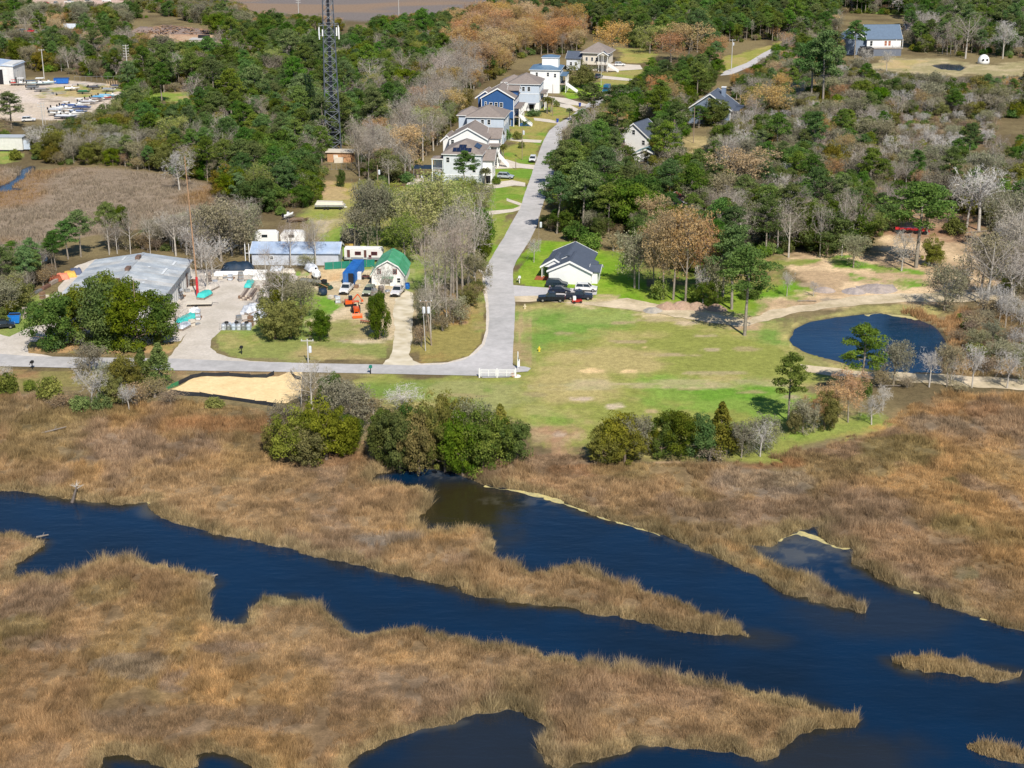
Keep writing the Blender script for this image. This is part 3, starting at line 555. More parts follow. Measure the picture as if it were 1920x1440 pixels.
for pl in ([(962, 392), (990, 380), (998, 388), (960, 398), (930, 402), (880, 404), (880, 399)], [(985, 350), (985, 343), (960, 338), (930, 342), (905, 350), (905, 356), (940, 352), (965, 348)], [(1003, 318), (1005, 310), (975, 307), (950, 299), (935, 300), (920, 310), (930, 317), (975, 315)],
           [(1014, 268), (1016, 263), (980, 261), (950, 258), (945, 262), (975, 266)], [(1050, 229), (1046, 232), (1002, 226), (1000, 221), (1030, 224)], [(1085, 205), (1080, 209), (1035, 196), (1040, 190), (1070, 197)], [(1102, 196), (1096, 200), (1020, 190), (1000, 184), (1002, 178), (1060, 184)],
           [(1195, 150), (1180, 152), (1120, 147), (1120, 141), (1170, 146)], [(1105, 132), (1120, 118), (1200, 122), (1205, 130), (1140, 134)], [(985, 384), (950, 372), (950, 377), (975, 386)]):
    sheet('driveway', pl, Z0 + .008, conc, .12)
sheet('road', [(1350, 142), (1358, 134), (1400, 118), (1430, 100), (1462, 84), (1470, 84), (1442, 104), (1410, 124), (1372, 140)], Z0 + .01, asph2, .2)
sheet('patio', [(768, 336), (815, 333), (815, 345), (762, 347)], Z0 + .02, conc)
sheet('patio', [(748, 363), (785, 360), (790, 368), (750, 371)], Z0 + .03, conc)

# ---------------------------------------------------------------- pollen scum along the banks
scum = ground_mat('pollen_scum', (.62, .52, .22), (.40, .36, .19), .9, 3, .8)
scum2 = ground_mat('foam_scum', (.12, .13, .12), (.025, .04, .065), .30, .9, .2)
def strip(pts, w, z, mt, name, lab):
    P = Garr([(a, b) for a, b in pts]); W0 = np.array(w, float); L_ = np.concatenate([[0], np.cumsum(np.linalg.norm(np.diff(P, axis=0), axis=1))]); s_ = np.arange(0, L_[-1], .5)
    P = np.stack([np.interp(s_, L_, P[:, 0]), np.interp(s_, L_, P[:, 1])], 1); ker = np.ones(7) / 7
    P = np.stack([np.convolve(np.pad(P[:, k_], 3, 'edge'), ker, 'valid') for k_ in (0, 1)], 1)
    P[:, 1] += (fbm(s_, s_ * 0, 5, 3, 700) - .5) * 1.6; w = np.interp(s_, L_, W0) * (.15 + 1.7 * sstep(.35, .65, fbm(s_, s_ * 0 + 3, 2.2, 3, 710)))
    d = np.gradient(P, axis=0); nrm = np.stack([-d[:, 1], d[:, 0]], 1); nrm /= np.linalg.norm(nrm, axis=1)[:, None]
    ww = np.array(w)[:, None] if np.ndim(w) else np.full((len(P), 1), w)
    sheet(name, np.concatenate([P + nrm * ww, (P - nrm * ww)[::-1]]), z, mt, .42, .45, kind='stuff', world=True, label=lab)
strip([(905, 905), (950, 914), (1000, 921), (1030, 930), (1060, 941), (1100, 958), (1150, 973), (1200, 988), (1240, 1003)], [.15, .3, .75, .6, .35, .2, .3, .2, .05], WL + .02, scum, 'pollen_scum', 'yellow pollen scum lining the near shore below the big grass lot')
strip([(1455, 1010), (1475, 1000), (1500, 994), (1535, 1006), (1560, 1015), (1580, 1026), (1602, 1024)], [.2, .5, .8, .3, .6, .5, .1], WL + .02, scum, 'pollen_scum', 'cream pollen scum curling round the small marsh bay')
strip([(268, 937), (280, 935), (296, 933), (302, 938)], [.3, .8, .9, .3], WL + .05, scum, 'pollen_scum', 'small yellow foam patch at the mouth of a marsh ditch')
strip([(1705, 1103), (1740, 1108), (1762, 1118)], [.2, .5, .2], WL + .02, scum, 'pollen_scum', 'thin yellow scum line below the brown marsh')
strip([(1620, 588), (1650, 583), (1680, 587), (1710, 592), (1722, 599)], [.3, .8, .9, .6, .3], WL + .02, scum, 'pollen_scum', 'yellow pollen scum on the far rim of the pond')
strip([(1830, 1150), (1870, 1160), (1925, 1177)], [.2, .4, .3], WL + .02, scum, 'pollen_scum', 'pale scum line on the bank across from the reed islet')
0 and sheet('foam_scum', [(1405, 1018), (1440, 1022), (1458, 1008), (1500, 998), (1548, 1016), (1580, 1030), (1600, 1040), (1590, 1052), (1560, 1056), (1510, 1066), (1450, 1048)], WL + .01, scum2, .8, 1.5, kind='stuff', label='grey foam film drifting over the small marsh bay')

# ---------------------------------------------------------------- marsh reeds
def reeds(n, ylo, yhi, poly_list, hmul, wid, name, label, seed, xr=None, tone=None):
    r = np.random.default_rng(seed)
    u = r.random(n * 2)
    y = ylo + (yhi - ylo) * r.random(n * 2) ** 1.15
    x = (r.random(n * 2) * 2 - 1) * (y * 0.36 + 6) if xr is None else xr[0] + (xr[1] - xr[0]) * r.random(n * 2)
    sd = water_sd(x, y) + (fbm(x, y, 4.0, 3, 41) - .5) * 2.0 + (fbm(x, y, 1.2, 2, 44) - .5)
    mi_ = np.maximum.reduce([sd_poly(x, y, p_) for p_ in poly_list])
    edge = (fbm(x, y, 3, 3, 46) - .5) * 5
    ok = (sd < 0.35) & (mi_ + edge > 0) & ((fbm(x, y * .7, 2.6, 3, 97) > .33) | (sd > -2.5))
    x = x[ok][:n]; y = y[ok][:n]; sd = sd[ok][:n]; mi_ = mi_[ok][:n]
    m_ = len(x)
    c_ = marsh_color(x, y, sd)
    if tone is not None: c_ = tone[0] + (tone[1] - tone[0]) * sstep(.40, .58, fbm(x, y * .6, 34, 3, 61))[:, None]
    tall = 0.45 + 0.75 * sstep(.35, .65, fbm(x, y, 9, 3, 88)) + .35 * sstep(-2.5, -.5, sd)
    tall *= 0.45 + 1.1 * sstep(.3, .7, fbm(x, y, 1.3, 2, 90))
    greyish = 1 - np.clip((c_[:, 0] - c_[:, 2]) / (c_[:, 0] + 1e-6) * 1.6, 0, 1)
    h = hmul * tall * (0.6 + .7 * r.random(m_)) * (1 - .5 * greyish)
    th = r.random(m_) * 2 * np.pi
    lean = (.15 + .75 * r.random(m_) ** 1.5) * h
    wx = np.cos(th) * lean + .16 * h * (fbm(x, y, 5, 2, 95) * 3 - 1.2); wy = np.sin(th) * lean + .08 * h
    w = wid * (0.6 + .8 * r.random(m_)); ph = r.random(m_) * np.pi
    ax = np.cos(ph) * w; ay = np.sin(ph) * w * .6
    zb = -0.05 - 1.3 * sstep(-0.7, 2.2, sd) * .8
    V = np.empty((m_, 3, 3), np.float32)
    V[:, 0] = np.stack([x - ax, y - ay, zb], 1); V[:, 1] = np.stack([x + ax, y + ay, zb], 1)
    V[:, 2] = np.stack([x + wx, y + wy, zb + h + .05], 1)
    c_ = c_ * (0.60 + .92 * r.random(m_) ** 1.3)[:, None] * np.array([1.0, .975, .94])
    cc = np.repeat(c_[:, None, :], 3, 1); cc[:, 2] *= 1.18
    me = fast_mesh(name, V.reshape(-1, 3), np.arange(m_ * 3).reshape(-1, 3), cols=cc.reshape(-1, 3))
    link(name, me, REED, kind='stuff', label=label)
    return m_
REED, nt, out = nodes('reed_blades')
at = nt.nodes.new('ShaderNodeAttribute'); at.attribute_name = 'Col'
d_ = nt.nodes.new('ShaderNodeBsdfDiffuse'); t_ = nt.nodes.new('ShaderNodeBsdfTranslucent'); mx_ = nt.nodes.new('ShaderNodeMixShader'); mx_.inputs[0].default_value = .3
rv = scalecol(nt, at.outputs['Color'], maprange(nt, noise(nt, .7, 3), .3, .7, 1.05, 1.40))
nt.links.new(rv, d_.inputs[0]); nt.links.new(rv, t_.inputs[0])
nt.links.new(d_.outputs[0], mx_.inputs[1]); nt.links.new(t_.outputs[0], mx_.inputs[2]); nt.links.new(mx_.outputs[0], out.inputs[0])
NEARM = [MARSH] + ISL
reeds(760000, 126, 205, NEARM, .70, .027, 'marsh_reeds', 'dense golden brown reeds covering the near marsh', 21)
reeds(500000, 205, 262, NEARM, .66, .032, 'marsh_reeds', 'tan and mauve reeds between the creek and the shore trees', 22)
reeds(60000, 262, 320, [POND_E], .9, .06, 'marsh_reeds', 'rusty brown reeds on the far side of the pond', 23, xr=(70, 125), tone=(C(.32, .20, .10), C(.34, .26, .14)))
reeds(90000, 340, 480, [MARSH2], .8, .07, 'marsh_reeds', 'brown reeds of the small marsh behind the warehouse', 24, xr=(-190, -75), tone=(C(.25, .165, .08), C(.22, .185, .14)))
# ---------------------------------------------------------------- trees: meshes
def tube_np(P, R, n=5):
    """tapered tube through points P (k,3) with radii R"""
    P = np.asarray(P, float); k = len(P)
    V = []; 
    for i in range(k):
        d = P[min(i + 1, k - 1)] - P[max(i - 1, 0)]; d = d / (np.linalg.norm(d) + 1e-9)
        a = np.cross(d, [0.31, 0.17, 0.05] if abs(d[2]) > .9 else [0, 0, 1.0]); a /= np.linalg.norm(a) + 1e-9; b = np.cross(d, a)
        t = np.arange(n) * 2 * np.pi / n
        V.append(P[i] + np.outer(np.cos(t) * R[i], a) + np.outer(np.sin(t) * R[i], b))
    V = np.concatenate(V); Fs = []
    for i in range(k - 1):
        for j in range(n):
            j2 = (j + 1) % n; a, b, c, d = i * n + j, i * n + j2, (i + 1) * n + j2, (i + 1) * n + j
            Fs += [(a, b, c), (a, c, d)]
    return V, np.array(Fs)
class TB:
    """triangle buffer with a tint per vertex"""
    def __init__(s): s.V = []; s.F = []; s.T = []; s.n = 0
    def add(s, V, F, t=.5):
        s.V.append(V); s.F.append(F + s.n); s.T.append(np.full(len(V), t) if np.isscalar(t) else t); s.n += len(V)
    def tube(s, P, R, n=5, t=.5):
        V, F = tube_np(P, R, n); s.add(V, F, t)
    def leaves(s, cen, rad, per, size, r, up=.25, out=.55, flat=.75):
        N = len(cen); M = N * per
        d = r.normal(size=(M, 3)); d[:, 2] += up; d /= np.linalg.norm(d, axis=1)[:, None]
        C_ = np.repeat(cen, per, 0); Rr = np.repeat(rad, per, 0)
        p = C_ + d * Rr * (0.5 + .55 * r.random(M) ** .6)[:, None]
        nn = d * out + r.normal(size=(M, 3)) * (1 - out); nn /= np.linalg.norm(nn, axis=1)[:, None]
        a = np.cross(nn, r.normal(size=(M, 3))); a /= np.linalg.norm(a, axis=1)[:, None]; b = np.cross(nn, a)
        sz = size * (.6 + .8 * r.random(M))[:, None]
        V = np.stack([p + a * sz, p - a * sz * .5 + b * sz * .8 * flat, p - a * sz * .5 - b * sz * .8 * flat], 1).reshape(-1, 3)
        bt = np.repeat(r.random(N), per); t = np.clip(bt * .6 + r.random(M) * .4, 0, 1)
        s.add(V, np.arange(M * 3).reshape(-1, 3), np.repeat(t, 3))
    def twigs(s, p0, p1, w, r):
        M = len(p0); d = p1 - p0; a = np.cross(d, r.normal(size=(M, 3))); a /= np.linalg.norm(a, axis=1)[:, None] + 1e-9
        V = np.stack([p0 - a * w[:, None], p0 + a * w[:, None], p1], 1).reshape(-1, 3)
        s.add(V, np.arange(M * 3).reshape(-1, 3), np.repeat(r.random(M), 3))
    def arrays(s): return np.concatenate(s.V), np.concatenate(s.F), np.concatenate(s.T)

def leafmat(name, c1, c2, transl=.25, hv=.035, vv=.30):
    m, nt, out = nodes(name)
    at = nt.nodes.new('ShaderNodeAttribute'); at.attribute_name = 'tint'
    oi = nt.nodes.new('ShaderNodeObjectInfo')
    c = mixcol(nt, at.outputs['Fac'], c1, c2)
    hs = nt.nodes.new('ShaderNodeHueSaturation'); nt.links.new(c, hs.inputs['Color'])
    nt.links.new(maprange(nt, oi.outputs['Random'], 0, 1, .5 - hv, .5 + hv), hs.inputs['Hue'])
    r2 = mathn(nt, 'FRACT', mathn(nt, 'MULTIPLY', oi.outputs['Random'], 37.7), 0.0)
    nt.links.new(maprange(nt, r2, 0, 1, 1 - vv, 1 + vv), hs.inputs['Value'])
    r3 = mathn(nt, 'FRACT', mathn(nt, 'MULTIPLY', oi.outputs['Random'], 91.3), 0.0)
    nt.links.new(maprange(nt, r3, 0, 1, .78, 1.12), hs.inputs['Saturation'])
    d = nt.nodes.new('ShaderNodeBsdfDiffuse'); t = nt.nodes.new('ShaderNodeBsdfTranslucent'); mx = nt.nodes.new('ShaderNodeMixShader'); mx.inputs[0].default_value = transl
    nt.links.new(hs.outputs[0], d.inputs[0]); nt.links.new(hs.outputs[0], t.inputs[0])
    nt.links.new(d.outputs[0], mx.inputs[1]); nt.links.new(t.outputs[0], mx.inputs[2]); nt.links.new(mx.outputs[0], out.inputs[0])
    return m
BARK = mat('grey_bark', (.30, .26, .21), .9, 0, .35, 1.5); BARKP = mat('pale_bark', (.50, .46, .40), .9, 0, .3, 1.2); BARKD = mat('brown_bark', (.20, .15, .11), .9, 0, .35, 1.5)
LM = {
 'pine_tree': leafmat('pine_needles', (.05, .105, .022), (.195, .275, .06)), 'oak_tree': leafmat('oak_leaves', (.035, .085, .012), (.18, .235, .035), vv=.25),
 'olive': leafmat('olive_leaves', (.09, .10, .018), (.29, .265, .055), vv=.2), 'cedar_tree': leafmat('cedar_sprays', (.08, .12, .018), (.30, .31, .05)),
 'bare_tree': leafmat('bare_twigs', (.25, .21, .165), (.48, .42, .35), .1, .02, .28), 'white': leafmat('pale_twigs', (.36, .34, .30), (.62, .58, .53), .1, .01, .2),
 'autumn_tree': leafmat('rusty_leaves', (.38, .235, .095), (.64, .42, .19), .3, .02, .25), 'budding_tree': leafmat('budding_leaves', (.20, .24, .045), (.44, .46, .12), .3, .03, .2),
 'shrub': leafmat('shrub_leaves', (.08, .14, .025), (.25, .31, .07), .25, .05, .3), 'palm_tree': leafmat('palm_fronds', (.09, .12, .03), (.24, .26, .08)),
 'brush': leafmat('dry_brush', (.20, .15, .085), (.38, .30, .17), .15, .03, .25), 'mossy': leafmat('mossy_twigs', (.15, .145, .08), (.35, .33, .20), .15, .03, .25),
}
def vec(r, lo, hi): return lo + (hi - lo) * r
def limbs(tb, r, base, top_h, k, z0, z1, reach, rise, rad):
    """main limbs from the trunk; returns their end and mid points"""
    ends = []; 
    for i in range(k):
        f = (i + r.random()) / k; z = z0 + (z1 - z0) * f
        a = i * 2.4 + r.random() * .9; L = reach(f) * (.75 + .5 * r.random())
        e = np.array([math.cos(a) * L, math.sin(a) * L, z + rise * L * (.6 + .8 * r.random())])
        s_ = np.array([0, 0, z]); m = (s_ + e) / 2 + r.normal(size=3) * L * .08
        tb.tube([s_, m, e], [rad * (1 - .55 * f), rad * .55 * (1 - .5 * f), .03], 4)
        ends.append((s_, m, e))
    return ends
def t_pine(seed, H=17.0):
    r = np.random.default_rng(seed); tr = TB(); lf = TB()
    bend = r.normal(size=2) * .35
    P = [(0, 0, -.3), (bend[0] * .3, bend[1] * .3, H * .3), (bend[0], bend[1], H * .62), (bend[0] * .6, bend[1] * .6, H * .95)]
    tr.tube(P, [.30, .24, .17, .04], 6)
    z0 = H * vec(r.random(), .36, .52); pr = lambda f: 3.7 * (math.sin(math.pi * min(1, .28 + .72 * f) ** .9) * .8 + .25)
    E_ = limbs(tr, r, 0, H, 22, z0, H * .95, pr, .18, .10)
    c = []; R = []
    for s_, m, e in E_:
        for q, w in ((e, 1.0), (m * .35 + e * .65, .95), (m, .7)):
            c.append(q + r.normal(size=3) * .25 + [0, 0, .25]); k = w * vec(r.random(), .8, 1.35); R.append([k * 1.25, k * 1.25, k * .62])
    c.append([0, 0, H * .97]); R.append([.9, .9, 1.0])
    lf.leaves(np.array(c), np.array(R), 92, .24, r, .35, .5)
    return tr, lf
def t_dome(seed, H=10.0, W_=10.0, per=85, size=.22, low=.05, nb=88, squash=1.0, out=.72):
    r = np.random.default_rng(seed); tr = TB(); lf = TB()
    tr.tube([(0, 0, -.3), (.1, 0, H * .14), (.1, .1, H * .30)], [.45, .36, .26], 6)
    E_ = limbs(tr, r, 0, H, 9, H * .16, H * .6, lambda f: W_ * .34 * (1.1 - .5 * f), .5, .18)
    d = r.normal(size=(nb, 3)); d[:, 2] = d[:, 2] * .9 + .12; d /= np.linalg.norm(d, axis=1)[:, None]
    lob = 1 + .22 * np.sin(3 * np.arctan2(d[:, 1], d[:, 0]) + seed) + .10 * np.sin(5 * np.arctan2(d[:, 1], d[:, 0]) + seed * 2)
    rr = (.62 + .38 * r.random(nb) ** .5)
    ns = 7; sa = r.random(ns) * 6.283; sr = vec(r.random(ns), .12, .30) * W_; sz = vec(r.random(ns), .30, .74) * H; sw_ = vec(r.random(ns), .16, .27) * W_
    cz = H * .46
    c = np.stack([d[:, 0] * W_ * .42 * rr * lob, d[:, 1] * W_ * .42 * rr * lob, cz + d[:, 2] * (H * .50) * rr * squash], 1)
    q_ = r.integers(ns, size=nb); loc_ = r.random(nb) < .72
    c2_ = np.stack([np.cos(sa[q_]) * sr[q_] + d[:, 0] * sw_[q_], np.sin(sa[q_]) * sr[q_] + d[:, 1] * sw_[q_], sz[q_] + d[:, 2] * sw_[q_] * .8], 1)
    c = np.where(loc_[:, None], c2_, c)
    c[:, 2] = np.clip(c[:, 2], H * low, H * .98)
    k = vec(r.random(nb) ** 1.5, .085, .19) * W_
    c[:, 2] += r.normal(size=nb) * H * .04
    lf.leaves(c, np.stack([k, k, k * .72], 1), per, size, r, .3, out)
    return tr, lf
def t_cone(seed, H=9.0, W_=5.0):
    r = np.random.default_rng(seed); tr = TB(); lf = TB()
    tr.tube([(0, 0, -.3), (0, 0, H * .9)], [.2, .04], 5)
    nb = 70; f = r.random(nb) ** .8; a = r.random(nb) * 6.283
    R_ = W_ * .5 * (1 - f) ** .75 * (.55 + .45 * r.random(nb))
    c = np.stack([np.cos(a) * R_, np.sin(a) * R_, .5 + f * (H - .7)], 1)
    k = .35 + .65 * (1 - f) * vec(r.random(nb), .7, 1.2)
    lf.leaves(c, np.stack([k, k, k * 1.1], 1), 80, .19, r, .5, .5)
    return tr, lf
def t_bare(seed, H=12.0, W_=8.0, leaf=0, lsize=.16, upright=.5, tw=.026, low=.30, dense=1.0):
    """branching skeleton; the twigs are the crown"""
    r = np.random.default_rng(seed); tr = TB(); cr = TB()
    lean = r.normal(size=2) * .5
    tr.tube([(0, 0, -.3), (lean[0] * .3, lean[1] * .3, H * .3), (lean[0], lean[1], H * .6), (lean[0] * 1.3, lean[1] * 1.3, H * .9)], [.26, .19, .11, .03], 5)
    p0 = []; p1 = []; w = []; lc = []
    def grow(p, d, L, lev):
        n = 3; q = p
        for i in range(n):
            d = d + r.normal(size=3) * .17 + np.array([0, 0, .06]); d /= np.linalg.norm(d)
            q2 = q + d * L / n
            if lev <= 1: tr.tube([q, q2], [.15 / (lev + 1) * (1 - i / n * .4), .15 / (lev + 1) * (1 - (i + 1) / n * .5)], 3)
            else: p0.append(q); p1.append(q2 + d * L * .1); w.append(tw * (1.4 if lev == 2 else 1))
            q = q2
            if lev < 4:
                for _ in range(2 if lev > 0 else 2):
                    if lev == 3 and r.random() > .55 * dense: continue
                    dd = d * .55 + r.normal(size=3) * .55 + np.array([0, 0, .12 * upright]); dd /= np.linalg.norm(dd)
                    grow(q, dd, L * vec(r.random(), .48, .68), lev + 1)
        if lev >= 2: lc.append(q)
    nl = 8
    for i in range(nl):
        f = (i + r.random()) / nl; z = H * (low + (.62 - low) * f); a = i * 2.4 + r.random()
        d = np.array([math.cos(a), math.sin(a), .45 + upright * 1.3 * r.random() + f * .6]); d /= np.linalg.norm(d)
        grow(np.array([lean[0] * z / H, lean[1] * z / H, z]), d, min(W_ * .62, (H - z) * .95) * (.75 + .35 * r.random()), 1)
    P0 = np.array(p0); P1 = np.array(p1)
    hor = np.linalg.norm(P1[:, :2], axis=1); keep = (P1[:, 2] < H * 1.03) & (hor < W_ * .62)
    P0, P1, w_ = P0[keep], P1[keep], np.array(w)[keep]
    if len(P0) > 3600:
        s_ = r.choice(len(P0), 3600, replace=False); P0, P1, w_ = P0[s_], P1[s_], w_[s_]
    if leaf:
        tr.twigs(P0[::2], P1[::2], w_[::2] * .9, r)
        L_ = np.array(lc); L_ = L_[(L_[:, 2] < H * 1.03) & (np.linalg.norm(L_[:, :2], axis=1) < W_ * .62)]
        s_ = r.choice(len(L_), min(len(L_), 420), replace=False)
        cr.leaves(L_[s_], np.full((len(s_), 3), .62), leaf, lsize, r, .1, .35)
    else:
        cr.twigs(P0, P1, w_, r)
    return tr, cr
def t_shrub(seed, H=3.0, W_=4.5):
    r = np.random.default_rng(seed); tr = TB(); lf = TB()
    for i in range(5):
        a = i * 1.3; tr.tube([(0, 0, -.1), (math.cos(a) * W_ * .2, math.sin(a) * W_ * .2, H * .6)], [.08, .02], 3)
    nb = 34; d = r.normal(size=(nb, 3)); d[:, 2] = np.abs(d[:, 2]); d /= np.linalg.norm(d, axis=1)[:, None]; rr = .5 + .4 * r.random(nb)
    c = np.stack([d[:, 0] * W_ * .42 * rr, d[:, 1] * W_ * .42 * rr, .4 + d[:, 2] * H * .75 * rr], 1)
    k = vec(r.random(nb), .55, .95)
    lf.leaves(c, np.stack([k, k, k * .8], 1), 75, .17, r, .4, .5)
    return tr, lf
def t_palm(seed, H=5.0):
    r = np.random.default_rng(seed); tr = TB(); lf = TB()
    tr.tube([(0, 0, -.2), (.1, 0, H * .5), (.15, .05, H * .85)], [.22, .18, .17], 6)
    for i in range(26):
        a = i * 2.4; el = 1.0 - i / 26 * 1.5; L = 1.7
        p = np.array([.15, .05, H * .85]); m = p + np.array([math.cos(a) * math.cos(el), math.sin(a) * math.cos(el), math.sin(el)]) * L * .55; e = m + np.array([math.cos(a) * .8, math.sin(a) * .8, -.55 + el * .4]) * .8
        n_ = 16; t = np.linspace(.1, 1, n_)[:, None]; q = (1 - t) ** 2 * p + 2 * t * (1 - t) * m + t ** 2 * e
        side = np.array([-math.sin(a), math.cos(a), 0])
        for sgn in (-1, 1): lf.twigs(q, q + side * sgn * .5 + np.array([0, 0, -.25]), np.full(n_, .07), r)
        lf.twigs(q[:-1], q[1:], np.full(n_ - 1, .05), r)
    return tr, lf
def tmesh(name, tb, mt):
    V, F, T = tb.arrays(); me = fast_mesh(name, V, F, attrs={'tint': T}); me.materials.append(mt); return me
def jmesh(name, tr, lf, m1, m2):
    V1, F1, T1 = tr.arrays(); V2, F2, T2 = lf.arrays()
    me = fast_mesh(name, np.concatenate([V1, V2]), np.concatenate([F1, F2 + len(V1)]), attrs={'tint': np.concatenate([T1, T2])}, matidx=[0] * len(F1) + [1] * len(F2))
    me.materials.append(m1); me.materials.append(m2); return me
# variant key -> (object name, natural height, natural width, list of (trunk mesh, crown mesh, joined mesh))
VAR = {}
def variants(key, name, fn, seeds, H, W_, bark, leaf, crown='crown'):
    L = []
    for s_ in seeds:
        tr, lf = fn(s_); L.append((tmesh('trunk', tr, bark), tmesh(crown, lf, leaf), None, (tr, lf, bark, leaf)))
    VAR[key] = (name, H, W_, L, crown)
variants('pine', 'pine_tree', t_pine, (1, 2, 3, 4, 5), 17.0, 8.5, BARK, LM['pine_tree'])
variants('oak', 'oak_tree', lambda s: t_dome(s, 10, 10.5, per=125), (11, 12, 13, 14), 9.6, 10.5, BARKD, LM['oak_tree'])
variants('olive', 'oak_tree', lambda s: t_dome(s, 9, 9.5, 120, .20), (16, 17, 18), 8.7, 9.5, BARKD, LM['olive'])
variants('cedar', 'cedar_tree', t_cone, (21, 22, 23), 9.0, 5.2, BARKD, LM['cedar_tree'])
variants('bare', 'bare_tree', lambda s: t_bare(s, 12, 7.5), (31, 32, 33, 34), 12.0, 7.5, BARKP, LM['bare_tree'], 'branches')
variants('white', 'bare_tree', lambda s: t_bare(s, 8, 7.0, upright=.2, tw=.034), (36, 37, 38), 8.0, 7.0, BARKP, LM['white'], 'branches')
variants('tallbare', 'bare_tree', lambda s: t_bare(s, 17, 6.0, upright=.9, low=.42, dense=1.1), (41, 42, 43), 17.0, 6.0, BARK, LM['bare_tree'], 'branches')
variants('autumn', 'autumn_tree', lambda s: t_bare(s, 13, 9, leaf=13, lsize=.17), (46, 47, 48), 13.0, 9.0, BARK, LM['autumn_tree'])
variants('bud', 'budding_tree', lambda s: t_bare(s, 12, 8, leaf=15, lsize=.17), (51, 52), 12.0, 8.0, BARK, LM['budding_tree'])
variants('mossy', 'mossy_tree', lambda s: t_bare(s, 8.5, 7.5, leaf=12, lsize=.17, upright=.3, low=.2), (56, 57, 58), 8.5, 7.5, BARK, LM['mossy'])
variants('shrub', 'shrub', t_shrub, (61, 62, 63), 3.0, 4.6, BARKD, LM['shrub'])
variants('brush', 'shrub', lambda s: t_bare(s, 3, 4.5, leaf=5, lsize=.11, low=.06, tw=.016, upright=.8), (66, 67), 3.0, 4.6, BARK, LM['brush'])
variants('palm', 'palm_tree', t_palm, (71,), 5.0, 3.2, BARK, LM['palm_tree'])
def joined(key, i):
    name, H, W_, L, crown = VAR[key]; tr_m, cr_m, j, parts = L[i]
    if j is None:
        j = jmesh(name, parts[0], parts[1], parts[2], parts[3]); L[i] = (tr_m, cr_m, j, parts)
    return j
TREES = []      # key, x, y, height m, obj
def plant(key, x, y, h, w=None, label=None, group=None, parts=True):
    name, H, W_, L, crown = VAR[key]; i = rng.integers(len(L)); s = h / H
    sw = (w / W_) if w else s
    rz = rng.random() * 6.283
    if parts:
        o = empty(name, (x, y, 0), rz, label, CATS.get(name, 'tree'), group, scale=(sw, sw, s))
        for nme, me in (('trunk', L[i][0]), (crown, L[i][1])):
            c = bpy.data.objects.new(nme, me); COL.objects.link(c); c.parent = o
    else:
        o = bpy.data.objects.new(name, joined(key, i)); COL.objects.link(o); o.location = (x, y, 0); o.rotation_euler = (0, 0, rz); o.scale = (sw, sw, s)
        tag(o, label, CATS.get(name, 'tree'), group)
    TREES.append([key, x, y, h, o, label is None])
    return o
CATS = {'shrub': 'shrub', 'pine_tree': 'pine tree', 'oak_tree': 'oak tree', 'cedar_tree': 'cedar tree', 'bare_tree': 'bare tree', 'autumn_tree': 'autumn tree', 'budding_tree': 'budding tree', 'palm_tree': 'palm tree', 'mossy_tree': 'mossy tree'}
def tree(key, px, py, hpx, wpx=None, label=None):
    x, y = G(px, py); s = scale_at(py)
    return plant(key, x, y, hpx / s / CP, wpx / s if wpx else None, label)
